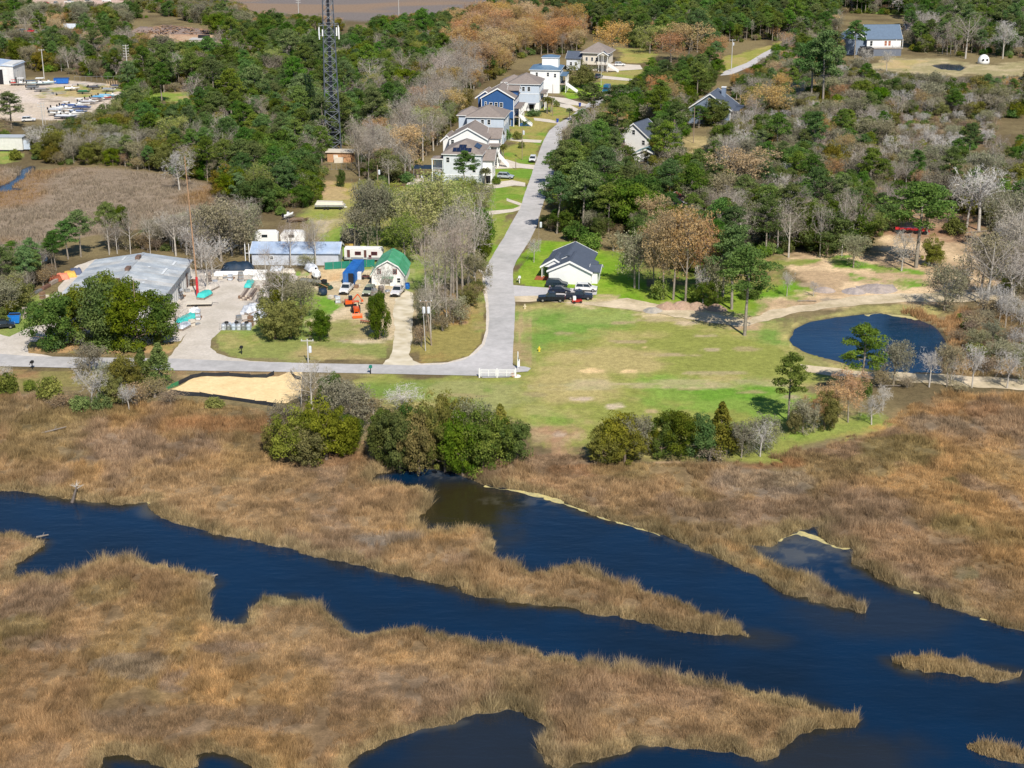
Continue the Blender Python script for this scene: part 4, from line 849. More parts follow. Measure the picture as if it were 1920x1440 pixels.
HAND = [
 # the oaks in front of the warehouse
 ('oak', 95, 655, 98, 105), ('oak', 135, 640, 95, 95), ('oak', 190, 652, 118, 110), ('oak', 250, 655, 108, 118), ('oak', 300, 645, 90, 90), ('oak', 218, 630, 110, 100), ('shrub', 100, 655, 28, 60), ('shrub', 200, 655, 34, 80), ('shrub', 245, 657, 26, 60),
 ('bare', 330, 625, 60, 50), ('bare', 390, 545, 85, 60), ('white', 400, 520, 70, 60),
 # by the lane, left of the sand lot
 ('shrub', 96, 752, 50, 62), ('white', 172, 765, 72, 60), ('mossy', 168, 700, 48, 60), ('olive', 210, 762, 60, 60), ('cedar', 268, 726, 72, 52), ('cedar', 300, 722, 78, 60), ('olive', 240, 738, 70, 70), ('mossy', 215, 735, 50, 60), ('shrub', 150, 770, 30, 50), ('shrub', 190, 768, 32, 50), ('white', 243, 772, 48, 34),
 ('shrub', 15, 738, 42, 50), ('cedar', -12, 738, 46, 40), ('shrub', 56, 732, 22, 30), ('white', 5, 725, 40, 36), ('brush', 290, 745, 30, 60), ('brush', 255, 760, 34, 60), ('brush', 320, 760, 24, 50), ('shrub', 402, 764, 20, 44), ('brush', 120, 768, 24, 60),
 # shore clump under the lane
 ('olive', 548, 862, 96, 90), ('olive', 612, 862, 112, 90), ('olive', 580, 870, 74, 84), ('olive', 520, 850, 60, 56), ('olive', 590, 850, 100, 64), ('olive', 645, 855, 80, 60), ('mossy', 540, 845, 84, 60), ('bare', 585, 772, 95, 75), ('bare', 565, 760, 60, 50), ('oak', 618, 762, 62, 50), ('mossy', 655, 815, 92, 78), ('mossy', 640, 800, 80, 60), ('oak', 655, 840, 60, 60), ('brush', 680, 800, 30, 50),
 ('oak', 725, 874, 96, 70), ('oak', 750, 882, 112, 70), ('olive', 785, 884, 104, 80), ('olive', 812, 870, 128, 80), ('olive', 835, 882, 90, 70), ('oak', 868, 888, 104, 84), ('oak', 765, 868, 104, 60), ('olive', 842, 858, 118, 70), ('olive', 800, 868, 104, 60), ('olive', 850, 840, 100, 80), ('oak', 905, 884, 110, 100), ('oak', 720, 850, 84, 60), ('mossy', 885, 858, 100, 70), ('oak', 960, 868, 78, 72), ('cedar', 938, 850, 92, 60), ('oak', 930, 868, 80, 70), ('olive', 770, 850, 96, 80), ('white', 755, 772, 44, 70), ('brush', 700, 775, 25, 60),
 ('olive', 1135, 866, 64, 76), ('olive', 1152, 860, 84, 84), ('olive', 1172, 868, 72, 70), ('mossy', 1190, 860, 76, 60), ('brush', 1125, 866, 34, 60), ('oak', 1240, 858, 74, 60), ('oak', 1275, 856, 86, 84), ('oak', 1312, 858, 78, 70), ('cedar', 1350, 858, 104, 66), ('olive', 1215, 850, 60, 50), ('mossy', 1390, 858, 62, 55), ('white', 1425, 856, 60, 50), ('mossy', 1432, 845, 58, 56), ('brush', 1330, 864, 26, 60), ('olive', 1370, 850, 60, 50),
 # small pines and scrub round the near end of the lot
 ('pine', 1478, 790, 126, 66), ('pine', 1615, 742, 132, 84), ('mossy', 1675, 722, 76, 62), ('autumn', 1560, 800, 80, 62), ('autumn', 1590, 792, 92, 60), ('olive', 1545, 806, 70, 56), ('mossy', 1505, 812, 58, 50), ('olive', 1490, 812, 48, 40), ('autumn', 1525, 806, 60, 44), ('white', 1634, 796, 50, 44), ('white', 1655, 770, 44, 30), ('shrub', 1618, 745, 40, 40), ('brush', 1650, 730, 30, 50),
 ('white', 1742, 726, 68, 44), ('mossy', 1775, 725, 74, 44), ('white', 1822, 727, 76, 46), ('white', 1888, 728, 66, 50), ('white', 1782, 722, 60, 34), ('mossy', 1915, 722, 60, 40), ('brush', 1700, 726, 16, 40), ('brush', 1850, 700, 26, 60), ('brush', 1800, 735, 14, 40),
 # right of the pond
 ('mossy', 1770, 582, 76, 64), ('white', 1797, 562, 58, 44), ('bare', 1850, 575, 132, 100), ('mossy', 1838, 560, 110, 80), ('white', 1842, 598, 60, 36), ('white', 1873, 605, 70, 44), ('white', 1885, 618, 60, 30), ('brush', 1860, 600, 34, 60), ('white', 1835, 432, 108, 100), ('white', 1812, 428, 90, 70), ('olive', 1747, 500, 56, 44), ('white', 1690, 508, 70, 52), ('mossy', 1600, 502, 56, 48),
 ('brush', 1800, 640, 18, 50), ('brush', 1850, 660, 20, 50), ('brush', 1900, 640, 22, 60), ('pine', 1717, 502, 150, 110), ('mossy', 1760, 400, 70, 60), ('pine', 1738, 440, 90, 90), ('shrub', 1790, 440, 34, 50), ('bare', 1900, 560, 100, 70), ('bare', 1905, 500, 120, 80), ('mossy', 1880, 470, 100, 70),
 ('white', 1475, 556, 44, 26), ('white', 1525, 556, 26, 20), ('bare', 1578, 480, 124, 40), ('bare', 1596, 470, 110, 40), ('bare', 1537, 482, 100, 40),
 # pines and rusty trees along the yard
 ('pine', 1396, 629, 160, 96), ('pine', 1372, 580, 150, 86), ('pine', 1355, 556, 120, 80), ('oak', 1330, 575, 50, 50), ('autumn', 1262, 562, 158, 84), ('autumn', 1285, 566, 162, 90), ('autumn', 1243, 562, 140, 70), ('autumn', 1312, 560, 140, 70), ('autumn', 1225, 540, 110, 56), ('bare', 1198, 542, 90, 44), ('mossy', 1190, 540, 96, 70), ('white', 1318, 572, 70, 30), ('mossy', 1345, 575, 90, 54),
 ('shrub', 1235, 560, 40, 44), ('shrub', 1300, 565, 30, 40), ('shrub', 1405, 560, 34, 50), ('white', 1001, 492, 42, 24), ('brush', 1150, 470, 28, 44), ('shrub', 1110, 468, 34, 50), ('shrub', 1080, 450, 38, 60),
 # the yards
 ('oak', 601, 638, 54, 48), ('olive', 516, 636, 76, 76), ('olive', 545, 634, 70, 74), ('bare', 530, 590, 106, 70), ('olive', 525, 580, 70, 60), ('bare', 500, 585, 90, 60), ('mossy', 565, 600, 70, 60), ('oak', 712, 636, 80, 48), ('oak', 706, 600, 50, 40), ('white', 720, 560, 60, 40), ('bare', 545, 500, 88, 40), ('bare', 592, 500, 90, 44), ('bare', 582, 495, 80, 30), ('mossy', 575, 505, 24, 30), ('bare', 498, 512, 52, 26),
 ('bare', 798, 560, 130, 44), ('bare', 808, 640, 120, 44), ('tallbare', 822, 605, 168, 52), ('tallbare', 835, 575, 160, 56), ('tallbare', 845, 600, 190, 60), ('tallbare', 858, 590, 180, 60), ('tallbare', 868, 560, 176, 66), ('tallbare', 878, 540, 166, 66), ('bare', 890, 520, 150, 70), ('tallbare', 850, 550, 180, 60), ('tallbare', 815, 560, 150, 50), ('mossy', 892, 540, 60, 50), ('mossy', 800, 620, 70, 44), ('brush', 830, 620, 24, 44), ('brush', 860, 600, 28, 50), ('brush', 885, 570, 30, 50), ('mossy', 850, 606, 44, 50), ('olive', 880, 575, 40, 44), ('shrub', 895, 548, 26, 36), ('bare', 838, 612, 70, 50), ('shrub', 800, 600, 44, 40), ('brush', 790, 650, 34, 34),
 ('oak', 902, 480, 90, 50), ('oak', 900, 505, 80, 44), ('bud', 790, 480, 120, 90), ('bud', 825, 470, 130, 100), ('bud', 770, 450, 80, 80), ('bud', 850, 440, 90, 90), ('bud', 880, 430, 80, 70), ('bud', 800, 425, 70, 90), ('bud', 835, 415, 60, 80), ('bud', 760, 500, 90, 60), ('bud', 745, 400, 50, 70), ('mossy', 690, 462, 112, 50), ('mossy', 708, 460, 100, 54), ('mossy', 735, 455, 84, 60), ('bud', 712, 450, 90, 60), ('mossy', 665, 462, 66, 50), ('oak', 742, 462, 36, 60), ('bud', 700, 390, 34, 60),
 # round the houses
 ('pine', 874, 362, 74, 46), ('bud', 868, 385, 50, 46), ('mossy', 905, 395, 44, 44), ('bud', 860, 400, 54, 60), ('oak', 890, 384, 40, 44), ('palm', 910, 350, 34), ('palm', 938, 306, 34), ('palm', 932, 290, 30), ('palm', 944, 296, 26), ('palm', 1026, 213, 30), ('palm', 1033, 211, 26), ('palm', 972, 236, 18), ('shrub', 930, 346, 16, 20), ('shrub', 950, 262, 20, 24), ('shrub', 970, 262, 16, 22), ('shrub', 986, 236, 14, 20), ('shrub', 1000, 218, 14, 32), ('shrub', 1044, 200, 12, 14), ('shrub', 978, 278, 14, 16),
 ('olive', 1086, 164, 44, 64), ('autumn', 1290, 116, 66, 78), ('autumn', 1148, 116, 68, 62), ('autumn', 1258, 122, 54, 64), ('bud', 1218, 100, 46, 50), ('autumn', 1390, 372, 84, 116), ('autumn', 1440, 232, 66, 84), ('pine', 1542, 210, 140, 70), ('pine', 1520, 206, 120, 64), ('oak', 1530, 140, 60, 70), ('pine', 1602, 108, 64, 40), ('oak', 1340, 236, 46, 66), ('pine', 1310, 240, 40, 40), ('shrub', 1375, 245, 26, 30), ('white', 1620, 136, 42, 34), ('white', 1662, 134, 36, 26), ('white', 1700, 30, 50, 60), ('white', 1880, 110, 64, 44), ('bare', 1810, 110, 80, 60),
 ('pine', 1110, 232, 70, 50), ('pine', 1160, 228, 64, 60), ('palm', 1068, 226, 22), ('pine', 1040, 350, 64, 40),
 ('white', 337, 357, 66, 56), ('pine', 152, 482, 84, 50), ('pine', 128, 486, 70, 50), ('pine', 206, 474, 90, 40), ('oak', 222, 440, 50, 44), ('bare', 205, 478, 70, 34), ('bare', 245, 476, 84, 34), ('bare', 282, 476, 70, 30), ('bare', 220, 476, 60, 30), ('bare', 330, 480, 84, 64), ('bare', 350, 478, 90, 60), ('mossy', 415, 490, 100, 90), ('bare', 435, 480, 96, 80), ('mossy', 452, 476, 80, 70), ('bare', 462, 440, 70, 50), ('white', 365, 482, 60, 50), ('bare', 378, 500, 70, 60),
 ('pine', 22, 242, 66, 50), ('pine', 10, 560, 92, 50), ('cedar', 8, 610, 34, 26), ('pine', 25, 498, 44, 36), ('shrub', 30, 300, 22, 30), ('bud', 465, 340, 30, 40), ('bud', 12, 110, 34, 28), ('bud', 580, 112, 42, 30), ('oak', 640, 350, 30, 20), ('bud', 700, 372, 30, 40), ('bud', 680, 364, 24, 26),
]
for a in HAND: tree(*a)

# ---------------------------------------------------------------- trees: woods
CLEAR = [[(960, 690), (985, 690), (965, 500), (1015, 400), (1050, 270), (1085, 215), (1200, 150), (1190, 130), (1100, 140), (1040, 100), (985, 112), (945, 140), (893, 166), (868, 200), (850, 236), (830, 262), (812, 292), (775, 318), (770, 345), (780, 365), (830, 355), (930, 400), (900, 500), (880, 680)],
 [(965, 505), (1015, 450), (1120, 455), (1200, 480), (1205, 560), (1110, 575), (965, 570)], [(1283, 206), (1330, 168), (1360, 160), (1388, 200), (1370, 232), (1290, 232)], [(1168, 262), (1185, 232), (1205, 232), (1228, 268), (1210, 284), (1160, 280)], [(1178, 284), (1215, 284), (1230, 310), (1180, 308)],
 [(1242, 374), (1280, 370), (1290, 392), (1240, 394)], [(1565, 62), (1585, 32), (1678, 34), (1692, 66), (1690, 100), (1650, 118), (1590, 112)], [(1625, 118), (1810, 108), (1860, 100), (1920, 122), (1920, 145), (1810, 146), (1625, 134)], [(1095, 82), (1138, 80), (1145, 128), (1210, 120), (1205, 150), (1100, 140)],
 [(1170, 90), (1225, 92), (1235, 116), (1150, 122)], [(1352, 136), (1370, 80), (1460, 84), (1440, 112), (1380, 138)], [(0, 118), (22, 120), (36, 128), (120, 148), (240, 160), (230, 178), (205, 200), (150, 225), (90, 235), (0, 232)], [(-50, 258), (60, 258), (62, 290), (40, 306), (-50, 306)],
 [(240, 36), (300, 32), (400, 50), (402, 78), (360, 84), (250, 62)], [(118, 46), (160, 44), (160, 56), (118, 56)], [(34, 52), (92, 52), (92, 62), (34, 62)], [(60, -5), (240, -5), (240, 6), (60, 10)], [(612, 282), (668, 280), (668, 306), (640, 322), (612, 310)], [(0, 310), (70, 315), (300, 325), (400, 350), (420, 385), (280, 420), (170, 430), (90, 440), (0, 470)],
 [(400, -20), (930, -20), (900, 16), (700, 36), (480, 26)], [(160, 478), (360, 480), (360, 560), (120, 620), (40, 600)], [(470, 440), (720, 445), (770, 480), (775, 640), (560, 520), (470, 500)], [(560, 395), (640, 370), (670, 385), (640, 430), (660, 450), (600, 440)], [(1480, 600), (1600, 575), (1780, 600), (1780, 700), (1560, 700)],
 [(1480, 590), (1470, 490), (1600, 480), (1680, 420), (1810, 415), (1860, 480), (1860, 570), (1700, 580)], [(1206, 455), (1230, 530), (1130, 570), (1100, 470)], [(262, 178), (365, 172), (360, 190), (270, 190)], [(1270, 262), (1330, 262), (1330, 290), (1270, 288)], [(610, 320), (640, 325), (760, 362), (740, 385), (600, 370)],
 [(236, 88), (246, 88), (246, 155), (236, 155)]]
CLEARP = [np.array(p, float) for p in CLEAR]
def inpoly(x, y, P):
    c = False; n = len(P); j = n - 1
    for i in range(n):
        if (P[i][1] > y) != (P[j][1] > y) and x < (P[j][0] - P[i][0]) * (y - P[i][1]) / (P[j][1] - P[i][1]) + P[i][0]: c = not c
        j = i
    return c
def blocked(px, py, hp, wp, strict=1.0):
    for fx, fy in ((0, 0), (0, -.9), (0, -.55), (-.32, -.6), (.32, -.6), (0, -.3)):
        qx, qy = px + fx * wp * strict, py + fy * hp
        for P in CLEARP:
            if inpoly(qx, qy, P): return True
    return False
WOODS = [  # base polygon, how many named trees, mix (key, weight, hmin, hmax)
 ([(230, 175), (300, 120), (420, 105), (560, 88), (610, 95), (840, 85), (850, 120), (800, 180), (770, 240), (700, 280), (668, 270), (610, 285), (620, 350), (600, 385), (500, 400), (430, 385), (440, 330), (270, 285), (200, 230)], 175, [('pine', 5, 11, 19), ('oak', 2.6, 7, 13), ('olive', 1.2, 7, 11), ('bare', 1.0, 10, 15), ('tallbare', .4, 13, 17), ('mossy', .7, 8, 12), ('bud', .6, 9, 13)]),
 ([(60, 232), (200, 235), (260, 275), (440, 320), (430, 380), (400, 352), (330, 328), (250, 318), (130, 305), (70, 300)], 66, [('mossy', 3, 6, 10), ('bare', 2, 7, 11), ('olive', 3, 6, 9), ('oak', 2, 6, 10), ('white', 1, 5, 9), ('pine', .8, 9, 13)]),
 ([(0, 62), (130, 62), (250, 72), (400, 85), (430, 105), (260, 120), (240, 152), (150, 142), (60, 132), (0, 116)], 70, [('pine', 3, 11, 17), ('oak', 1.6, 8, 12), ('autumn', .9, 8, 12), ('bare', 3.4, 9, 13), ('mossy', 1.5, 8, 11), ('olive', 1.5, 7, 10)]),
 ([(-20, 12), (120, 20), (250, 32), (500, 44), (620, 62), (430, 72), (260, 52), (100, 48), (-20, 44)], 55, [('olive', 2, 7, 11), ('mossy', 2, 7, 11), ('oak', 2, 8, 12), ('pine', 1.5, 9, 14), ('autumn', .6, 7, 10)]),
 ([(845, 120), (935, 134), (888, 176), (862, 215), (840, 252), (815, 284), (765, 330), (765, 345), (690, 352), (650, 325), (700, 285), (765, 250), (800, 180)], 105, [('tallbare', 4, 13, 19), ('bare', 4, 10, 15), ('autumn', 1.3, 10, 15), ('olive', .8, 7, 10), ('bud', .7, 9, 13), ('mossy', 1, 7, 10)]),
 ([(840, 62), (920, 42), (1040, 40), (1100, 66), (1080, 104), (990, 104), (945, 138), (890, 165), (850, 130)], 40, [('autumn', 6, 12, 17), ('tallbare', 1, 12, 16), ('olive', .6, 8, 11), ('pine', .5, 12, 15)]),
 ([(880, 22), (1000, 4), (1100, 6), (1400, 12), (1560, 8), (1570, 50), (1480, 76), (1350, 82), (1330, 100), (1200, 92), (1100, 62), (960, 40)], 105, [('pine', 6, 14, 21), ('oak', 1.5, 9, 14), ('tallbare', .8, 13, 18), ('autumn', .3, 10, 13)]),
 ([(700, 30), (800, 44), (900, 30), (900, 60), (820, 88), (700, 80)], 16, [('pine', 4, 12, 17), ('oak', 3, 9, 13), ('autumn', 1.5, 10, 13)]),
 ([(1560, -5), (1960, -5), (1960, 112), (1870, 112), (1700, 96), (1700, 30), (1560, 22)], 90, [('bare', 3, 10, 15), ('tallbare', 2, 12, 17), ('white', 1.2, 8, 12), ('pine', 5, 12, 19), ('oak', 1.2, 7, 11), ('mossy', 1.5, 7, 11)]),
 ([(1075, 230), (1110, 212), (1160, 218), (1240, 236), (1290, 250), (1310, 400), (1300, 440), (1210, 452), (1100, 448), (1035, 442), (1022, 430), (1048, 372), (1060, 300)], 95, [('pine', 5, 9, 18), ('oak', 2.4, 6, 13), ('olive', 1.4, 6, 10), ('autumn', .6, 9, 12), ('bare', 1.2, 9, 13), ('mossy', 1.2, 7, 10), ('bud', .6, 7, 10)]),
 ([(1130, 196), (1200, 165), (1330, 150), (1345, 175), (1290, 246), (1230, 236)], 30, [('pine', 4, 10, 15), ('oak', 3, 8, 11), ('bare', 1, 9, 12), ('autumn', .6, 8, 12)]),
 ([(1370, 160), (1500, 160), (1620, 150), (1820, 156), (1950, 150), (1950, 218), (1850, 225), (1690, 226), (1640, 270), (1690, 305), (1860, 300), (1950, 290), (1950, 410), (1860, 420), (1780, 390), (1640, 398), (1560, 440), (1480, 480), (1330, 490), (1300, 420), (1310, 300), (1390, 240)], 250, [('mossy', 4, 6, 10), ('bare', 3, 7, 12), ('olive', 2.4, 6, 9.5), ('oak', 1.7, 6, 10), ('white', 1.5, 5, 9), ('pine', 1.5, 9, 15), ('autumn', .35, 7, 10), ('shrub', .6, 3, 5)]),
 ([(1400, 420), (1600, 400), (1690, 410), (1640, 470), (1560, 478), (1440, 485), (1340, 500), (1330, 460)], 36, [('pine', 2.5, 10, 15), ('oak', 2, 7, 11), ('mossy', 2, 7, 10), ('bare', 2, 9, 13), ('olive', 1.5, 6, 9)]),
 ([(1140, 462), (1300, 440), (1340, 480), (1330, 520), (1230, 505), (1150, 480)], 16, [('oak', 3, 7, 10), ('mossy', 2, 7, 10), ('olive', 2, 6, 9), ('pine', 1, 9, 12)]),
 ([(1860, 420), (1950, 420), (1950, 570), (1870, 560)], 20, [('bare', 3, 7, 11), ('white', 3, 6, 10), ('mossy', 3, 6, 9), ('olive', 1, 5, 8)]),
 ([(1790, 600), (1950, 580), (1950, 700), (1830, 695)], 12, [('brush', 3, 2, 3.5), ('white', 1.5, 4, 7), ('mossy', 1, 4, 6)]),
 ([(-30, 500), (40, 492), (110, 500), (100, 520), (50, 575), (-30, 620)], 30, [('pine', 1.4, 8, 11), ('mossy', 3, 5, 7.5), ('bare', 3, 6, 8), ('olive', 1.5, 5, 7), ('brush', 1, 2.5, 4)]),
 ([(170, 472), (330, 474), (470, 470), (470, 440), (400, 430), (250, 450)], 30, [('bare', 4, 7, 11), ('mossy', 3, 6, 9), ('white', 1, 6, 8), ('brush', 1.5, 2, 4)]),
 ([(420, 352), (440, 330), (520, 300), (620, 320), (615, 380), (520, 405), (440, 400)], 30, [('oak', 4, 7, 12), ('pine', 3, 10, 15), ('olive', 1.5, 7, 9)]),
 ([(240, 2), (400, -4), (420, 10), (500, 40), (430, 48), (300, 30)], 20, [('olive', 2, 6, 9), ('mossy', 2, 6, 9), ('oak', 1, 7, 10)]),
 ([(1290, 150), (1340, 92), (1352, 100), (1345, 142), (1320, 158)], 9, [('autumn', 2, 8, 12), ('pine', 2, 9, 13), ('oak', 2, 7, 10)]),
 ([(1385, 160), (1400, 138), (1470, 104), (1560, 60), (1590, 90), (1560, 150), (1480, 165)], 34, [('pine', 3, 10, 15), ('oak', 2, 7, 11), ('autumn', 1, 8, 11), ('bare', 2, 8, 12), ('mossy', 1, 7, 10)]),
 ([(1560, 2), (1705, -4), (1705, 20), (1640, 26), (1560, 26)], 22, [('pine', 4, 12, 18), ('oak', 1, 8, 12), ('bare', 1.5, 11, 15)]),
 ([(1660, 250), (1700, 228), (1870, 232), (1860, 275), (1760, 296), (1680, 290)], 16, [('white', 2, 4, 7), ('brush', 3, 2, 3), ('mossy', 1, 4, 6)]),
 ([(1440, 66), (1560, 40), (1575, 60), (1480, 84)], 10, [('pine', 3, 12, 16), ('bare', 2, 9, 13)]),
 ([(400, 20), (460, 24), (560, 36), (640, 46), (640, 60), (480, 50)], 14, [('olive', 2, 6, 9), ('mossy', 2, 6, 9), ('autumn', 1.5, 6, 9)]),
 ([(-30, 170), (0, 200), (40, 232), (30, 256), (-30, 256)], 10, [('pine', 2, 9, 12), ('olive', 2, 5, 8)]),
 ([(62, 288), (120, 240), (160, 244), (130, 312), (70, 306)], 12, [('olive', 2, 5, 7), ('bare', 2, 6, 8), ('brush', 1, 2, 3)]),
]
def scatter(poly, n, r, tries=30):
    P = np.array(poly, float); W_ = Garr(poly); mn, mx = W_.min(0), W_.max(0); out_ = []
    for _ in range(n * tries):
        if len(out_) >= n: break
        q = mn + (mx - mn) * r.random(2); px, py = to_px(*q)
        if inpoly(px, py, P): out_.append((q[0], q[1], px, py))
    return out_
CNT = {}
grid_used = []
def pick(mix, r):
    w = np.array([m_[1] for m_ in mix], float); return mix[r.choice(len(mix), p=w / w.sum())]
STUFF_PTS = []
rw = np.random.default_rng(77)
LIM = 255
pend = []
for poly, n, mix in WOODS:
    W_ = Garr(poly); placed = []
    area = 0.5 * abs(sum(W_[i][0] * W_[(i + 1) % len(W_)][1] - W_[(i + 1) % len(W_)][0] * W_[i][1] for i in range(len(W_))))
    dmin = .70 * math.sqrt(area / n)
    for x, y, px, py in scatter(poly, n * 14, rw):
        if len(placed) >= n: break
        if any((x - a) ** 2 + (y - b) ** 2 < dmin ** 2 for a, b in placed): continue
        key, _, h0, h1 = pick(mix, rw); h = vec(rw.random(), h0, h1); s = scale_at(py); nat = VAR[key]
        if blocked(px, py, h * s * CP, nat[2] * h / nat[1] * s): continue
        placed.append((x, y)); pend.append((key, x, y, h, py))
    # filler trees of the same woods, not told apart
    dens = {0: 1}
    for x, y, px, py in scatter(poly, int(area / 34), rw, 6):
        key, _, h0, h1 = pick(mix, rw); h = vec(rw.random(), h0, h1) * .72; s = scale_at(py); nat = VAR[key]
        if blocked(px, py, h * s * CP, nat[2] * h / nat[1] * s): continue
        STUFF_PTS.append((key, x, y, h))
    for x, y, px, py in scatter(poly, int(area / 26), rw, 6):
        if blocked(px, py, 10, 12): continue
        STUFF_PTS.append((['shrub', 'brush'][int(rw.random() < .45)], x, y, vec(rw.random(), 1.6, 3.6)))
pend.sort(key=lambda a: -a[4])
for t in TREES: CNT[VAR[t[0]][0]] = CNT.get(VAR[t[0]][0], 0) + 1
for key, x, y, h, py in pend:
    nm = VAR[key][0]
    if CNT.get(nm, 0) >= LIM: STUFF_PTS.append((key, x, y, h)); continue
    CNT[nm] = CNT.get(nm, 0) + 1
    plant(key, x, y, h, parts=py > 90)
# beyond the frame: the same woods go on
for _ in range(5200):
    x, y = rw.uniform(-620, 620), rw.uniform(330, 1500)
    px, py = to_px(x, y)
    if -60 < px < 1980 and py > -25: continue
    if 380 < px < 960 and py > -80: continue
    key = ['pine', 'oak', 'bare', 'mossy', 'olive', 'tallbare', 'autumn'][rw.choice(7, p=[.36, .18, .14, .12, .1, .06, .04])]
    STUFF_PTS.append((key, x, y, VAR[key][1] * rw.uniform(.75, 1.15)))

def gn_scatter(name, pts, label):
    """one object of kind stuff: tree copies on points by geometry nodes"""
    keys = sorted({p_[0] for p_ in pts}); combos = [(k, i) for k in keys for i in range(len(VAR[k][3]))]
    cid = {c: j for j, c in enumerate(combos)}
    V = np.array([(p_[1], p_[2], 0) for p_ in pts], np.float32)
    me = bpy.data.meshes.new(name); me.vertices.add(len(V)); me.vertices.foreach_set('co', V.ravel())
    vi = np.array([cid[(p_[0], int(rw.integers(len(VAR[p_[0]][3]))))] for p_ in pts], np.int32)
    a = me.attributes.new('vi', 'INT', 'POINT'); a.data.foreach_set('value', vi)
    a = me.attributes.new('rz', 'FLOAT', 'POINT'); a.data.foreach_set('value', (rw.random(len(V)) * 6.28).astype(np.float32))
    a = me.attributes.new('sc', 'FLOAT', 'POINT'); a.data.foreach_set('value', np.array([p_[3] / VAR[p_[0]][1] for p_ in pts], np.float32))
    o = link(name, me, kind='stuff', label=label)
    ng = bpy.data.node_groups.new(name, 'GeometryNodeTree')
    ng.interface.new_socket('Geometry', in_out='INPUT', socket_type='NodeSocketGeometry'); ng.interface.new_socket('Geometry', in_out='OUTPUT', socket_type='NodeSocketGeometry')
    N = ng.nodes; L = ng.links; gi = N.new('NodeGroupInput'); go = N.new('NodeGroupOutput'); jn = N.new('GeometryNodeJoinGeometry')
    def attr(nm, ty):
        q = N.new('GeometryNodeInputNamedAttribute'); q.data_type = ty; q.inputs[0].default_value = nm; return q.outputs[0]
    A = attr('vi', 'INT'); cr = N.new('ShaderNodeCombineXYZ'); L.new(attr('rz', 'FLOAT'), cr.inputs[2]); e2r = N.new('FunctionNodeEulerToRotation'); L.new(cr.outputs[0], e2r.inputs[0]); S = attr('sc', 'FLOAT')
    for c, j in cid.items():
        src = SRC.get(c)
        if src is None:
            k_, i_ = c; cand = [t for t in TREES if t[0] == k_ and t[4].data is not None and t[4].data == joined(k_, i_)]
            if cand: src = cand[0][4]
            else:   # a real tree of the far woods stands as the source
                x, y = rw.uniform(-300, 300), rw.uniform(1040, 1200)
                src = bpy.data.objects.new(VAR[k_][0], joined(k_, i_)); COL.objects.link(src); src.location = (x, y, 0)
                tag(src, 'tree', CATS.get(VAR[k_][0], 'tree')); TREES.append([k_, x, y, VAR[k_][1], src, True])
            SRC[c] = src
        oi = N.new('GeometryNodeObjectInfo'); oi.inputs['Object'].default_value = src; oi.inputs['As Instance'].default_value = True
        cmp_ = N.new('FunctionNodeCompare'); cmp_.data_type = 'INT'; cmp_.operation = 'EQUAL'; L.new(A, cmp_.inputs[2]); cmp_.inputs[3].default_value = j
        ip = N.new('GeometryNodeInstanceOnPoints'); L.new(gi.outputs[0], ip.inputs['Points']); L.new(cmp_.outputs[0], ip.inputs['Selection']); L.new(oi.outputs['Geometry'], ip.inputs['Instance'])
        L.new(e2r.outputs[0], ip.inputs['Rotation']); L.new(S, ip.inputs['Scale']); L.new(ip.outputs[0], jn.inputs[0])
    L.new(jn.outputs[0], go.inputs[0])
    md = o.modifiers.new('scatter', 'NODES'); md.node_group = ng
    return o
SRC = {}
gn_scatter('woodland_trees', [p_ for p_ in STUFF_PTS if p_[0] not in ('shrub', 'brush')], 'mixed woodland trees filling the woods round the settlement')
gn_scatter('undergrowth', [p_ for p_ in STUFF_PTS if p_[0] in ('shrub', 'brush')], 'green and dry brown undergrowth under the woods')
print('trees', CNT, 'stuff', len(STUFF_PTS), 'named', len(TREES))
# ---------------------------------------------------------------- building helpers (local axes: x along the front, y away from the front, origin at the near corner)
WHITE = mat('white_siding', (.80, .80, .78), .6, 0, .06, .8); TRIM = mat('white_trim', (.82, .82, .80), .5, 0, .05, 1)
PALEG = mat('pale_grey_siding', (.62, .65, .68), .6, 0, .07, .8); PALEB = mat('pale_blue_siding', (.50, .57, .66), .6, 0, .07, .8); NAVY = mat('blue_siding', (.035, .105, .27), .6, 0, .1, .8)
TAN_S = mat('tan_siding', (.50, .42, .34), .6, 0, .08, .8); GREYB = mat('slate_blue_siding', (.20, .25, .33), .6, 0, .1, .8)
RBROWN = mat('brown_shingles', (.255, .215, .19), .9, 0, .2, 1.6); RGREY = mat('slate_shingles', (.085, .105, .145), .85, 0, .18, 1.6); RBLUE = mat('blue_metal_roof', (.13, .22, .33), .45, .2, .15, .6); RRED = mat('red_shingles', (.42, .09, .07), .8, 0, .2, 1.6)
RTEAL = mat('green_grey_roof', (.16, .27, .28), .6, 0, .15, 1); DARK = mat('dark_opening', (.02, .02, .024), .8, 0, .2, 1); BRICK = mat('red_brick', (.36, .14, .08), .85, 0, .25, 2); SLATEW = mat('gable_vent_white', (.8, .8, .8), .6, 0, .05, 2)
DECK = mat('weathered_deck', (.36, .30, .25), .85, 0, .2, 2); GLASS = glass_mat(); STEEL = mat('galvanised_steel', (.42, .43, .44), .45, .6, .2, 2); BLACKM = mat('black_paint', (.018, .018, .02), .5, 0, .2, 2); WOODP = mat('pole_wood', (.30, .235, .17), .9, 0, .25, 1.2); CREAM = mat('cream_siding', (.66, .60, .50), .6, 0, .08, 1)
def wall(p, x0, x1, y0, y1, z0, z1, m_, name='wall'):
    return MB().box(x0, x1, y0, y1, z0, z1).build(name, m_, p)
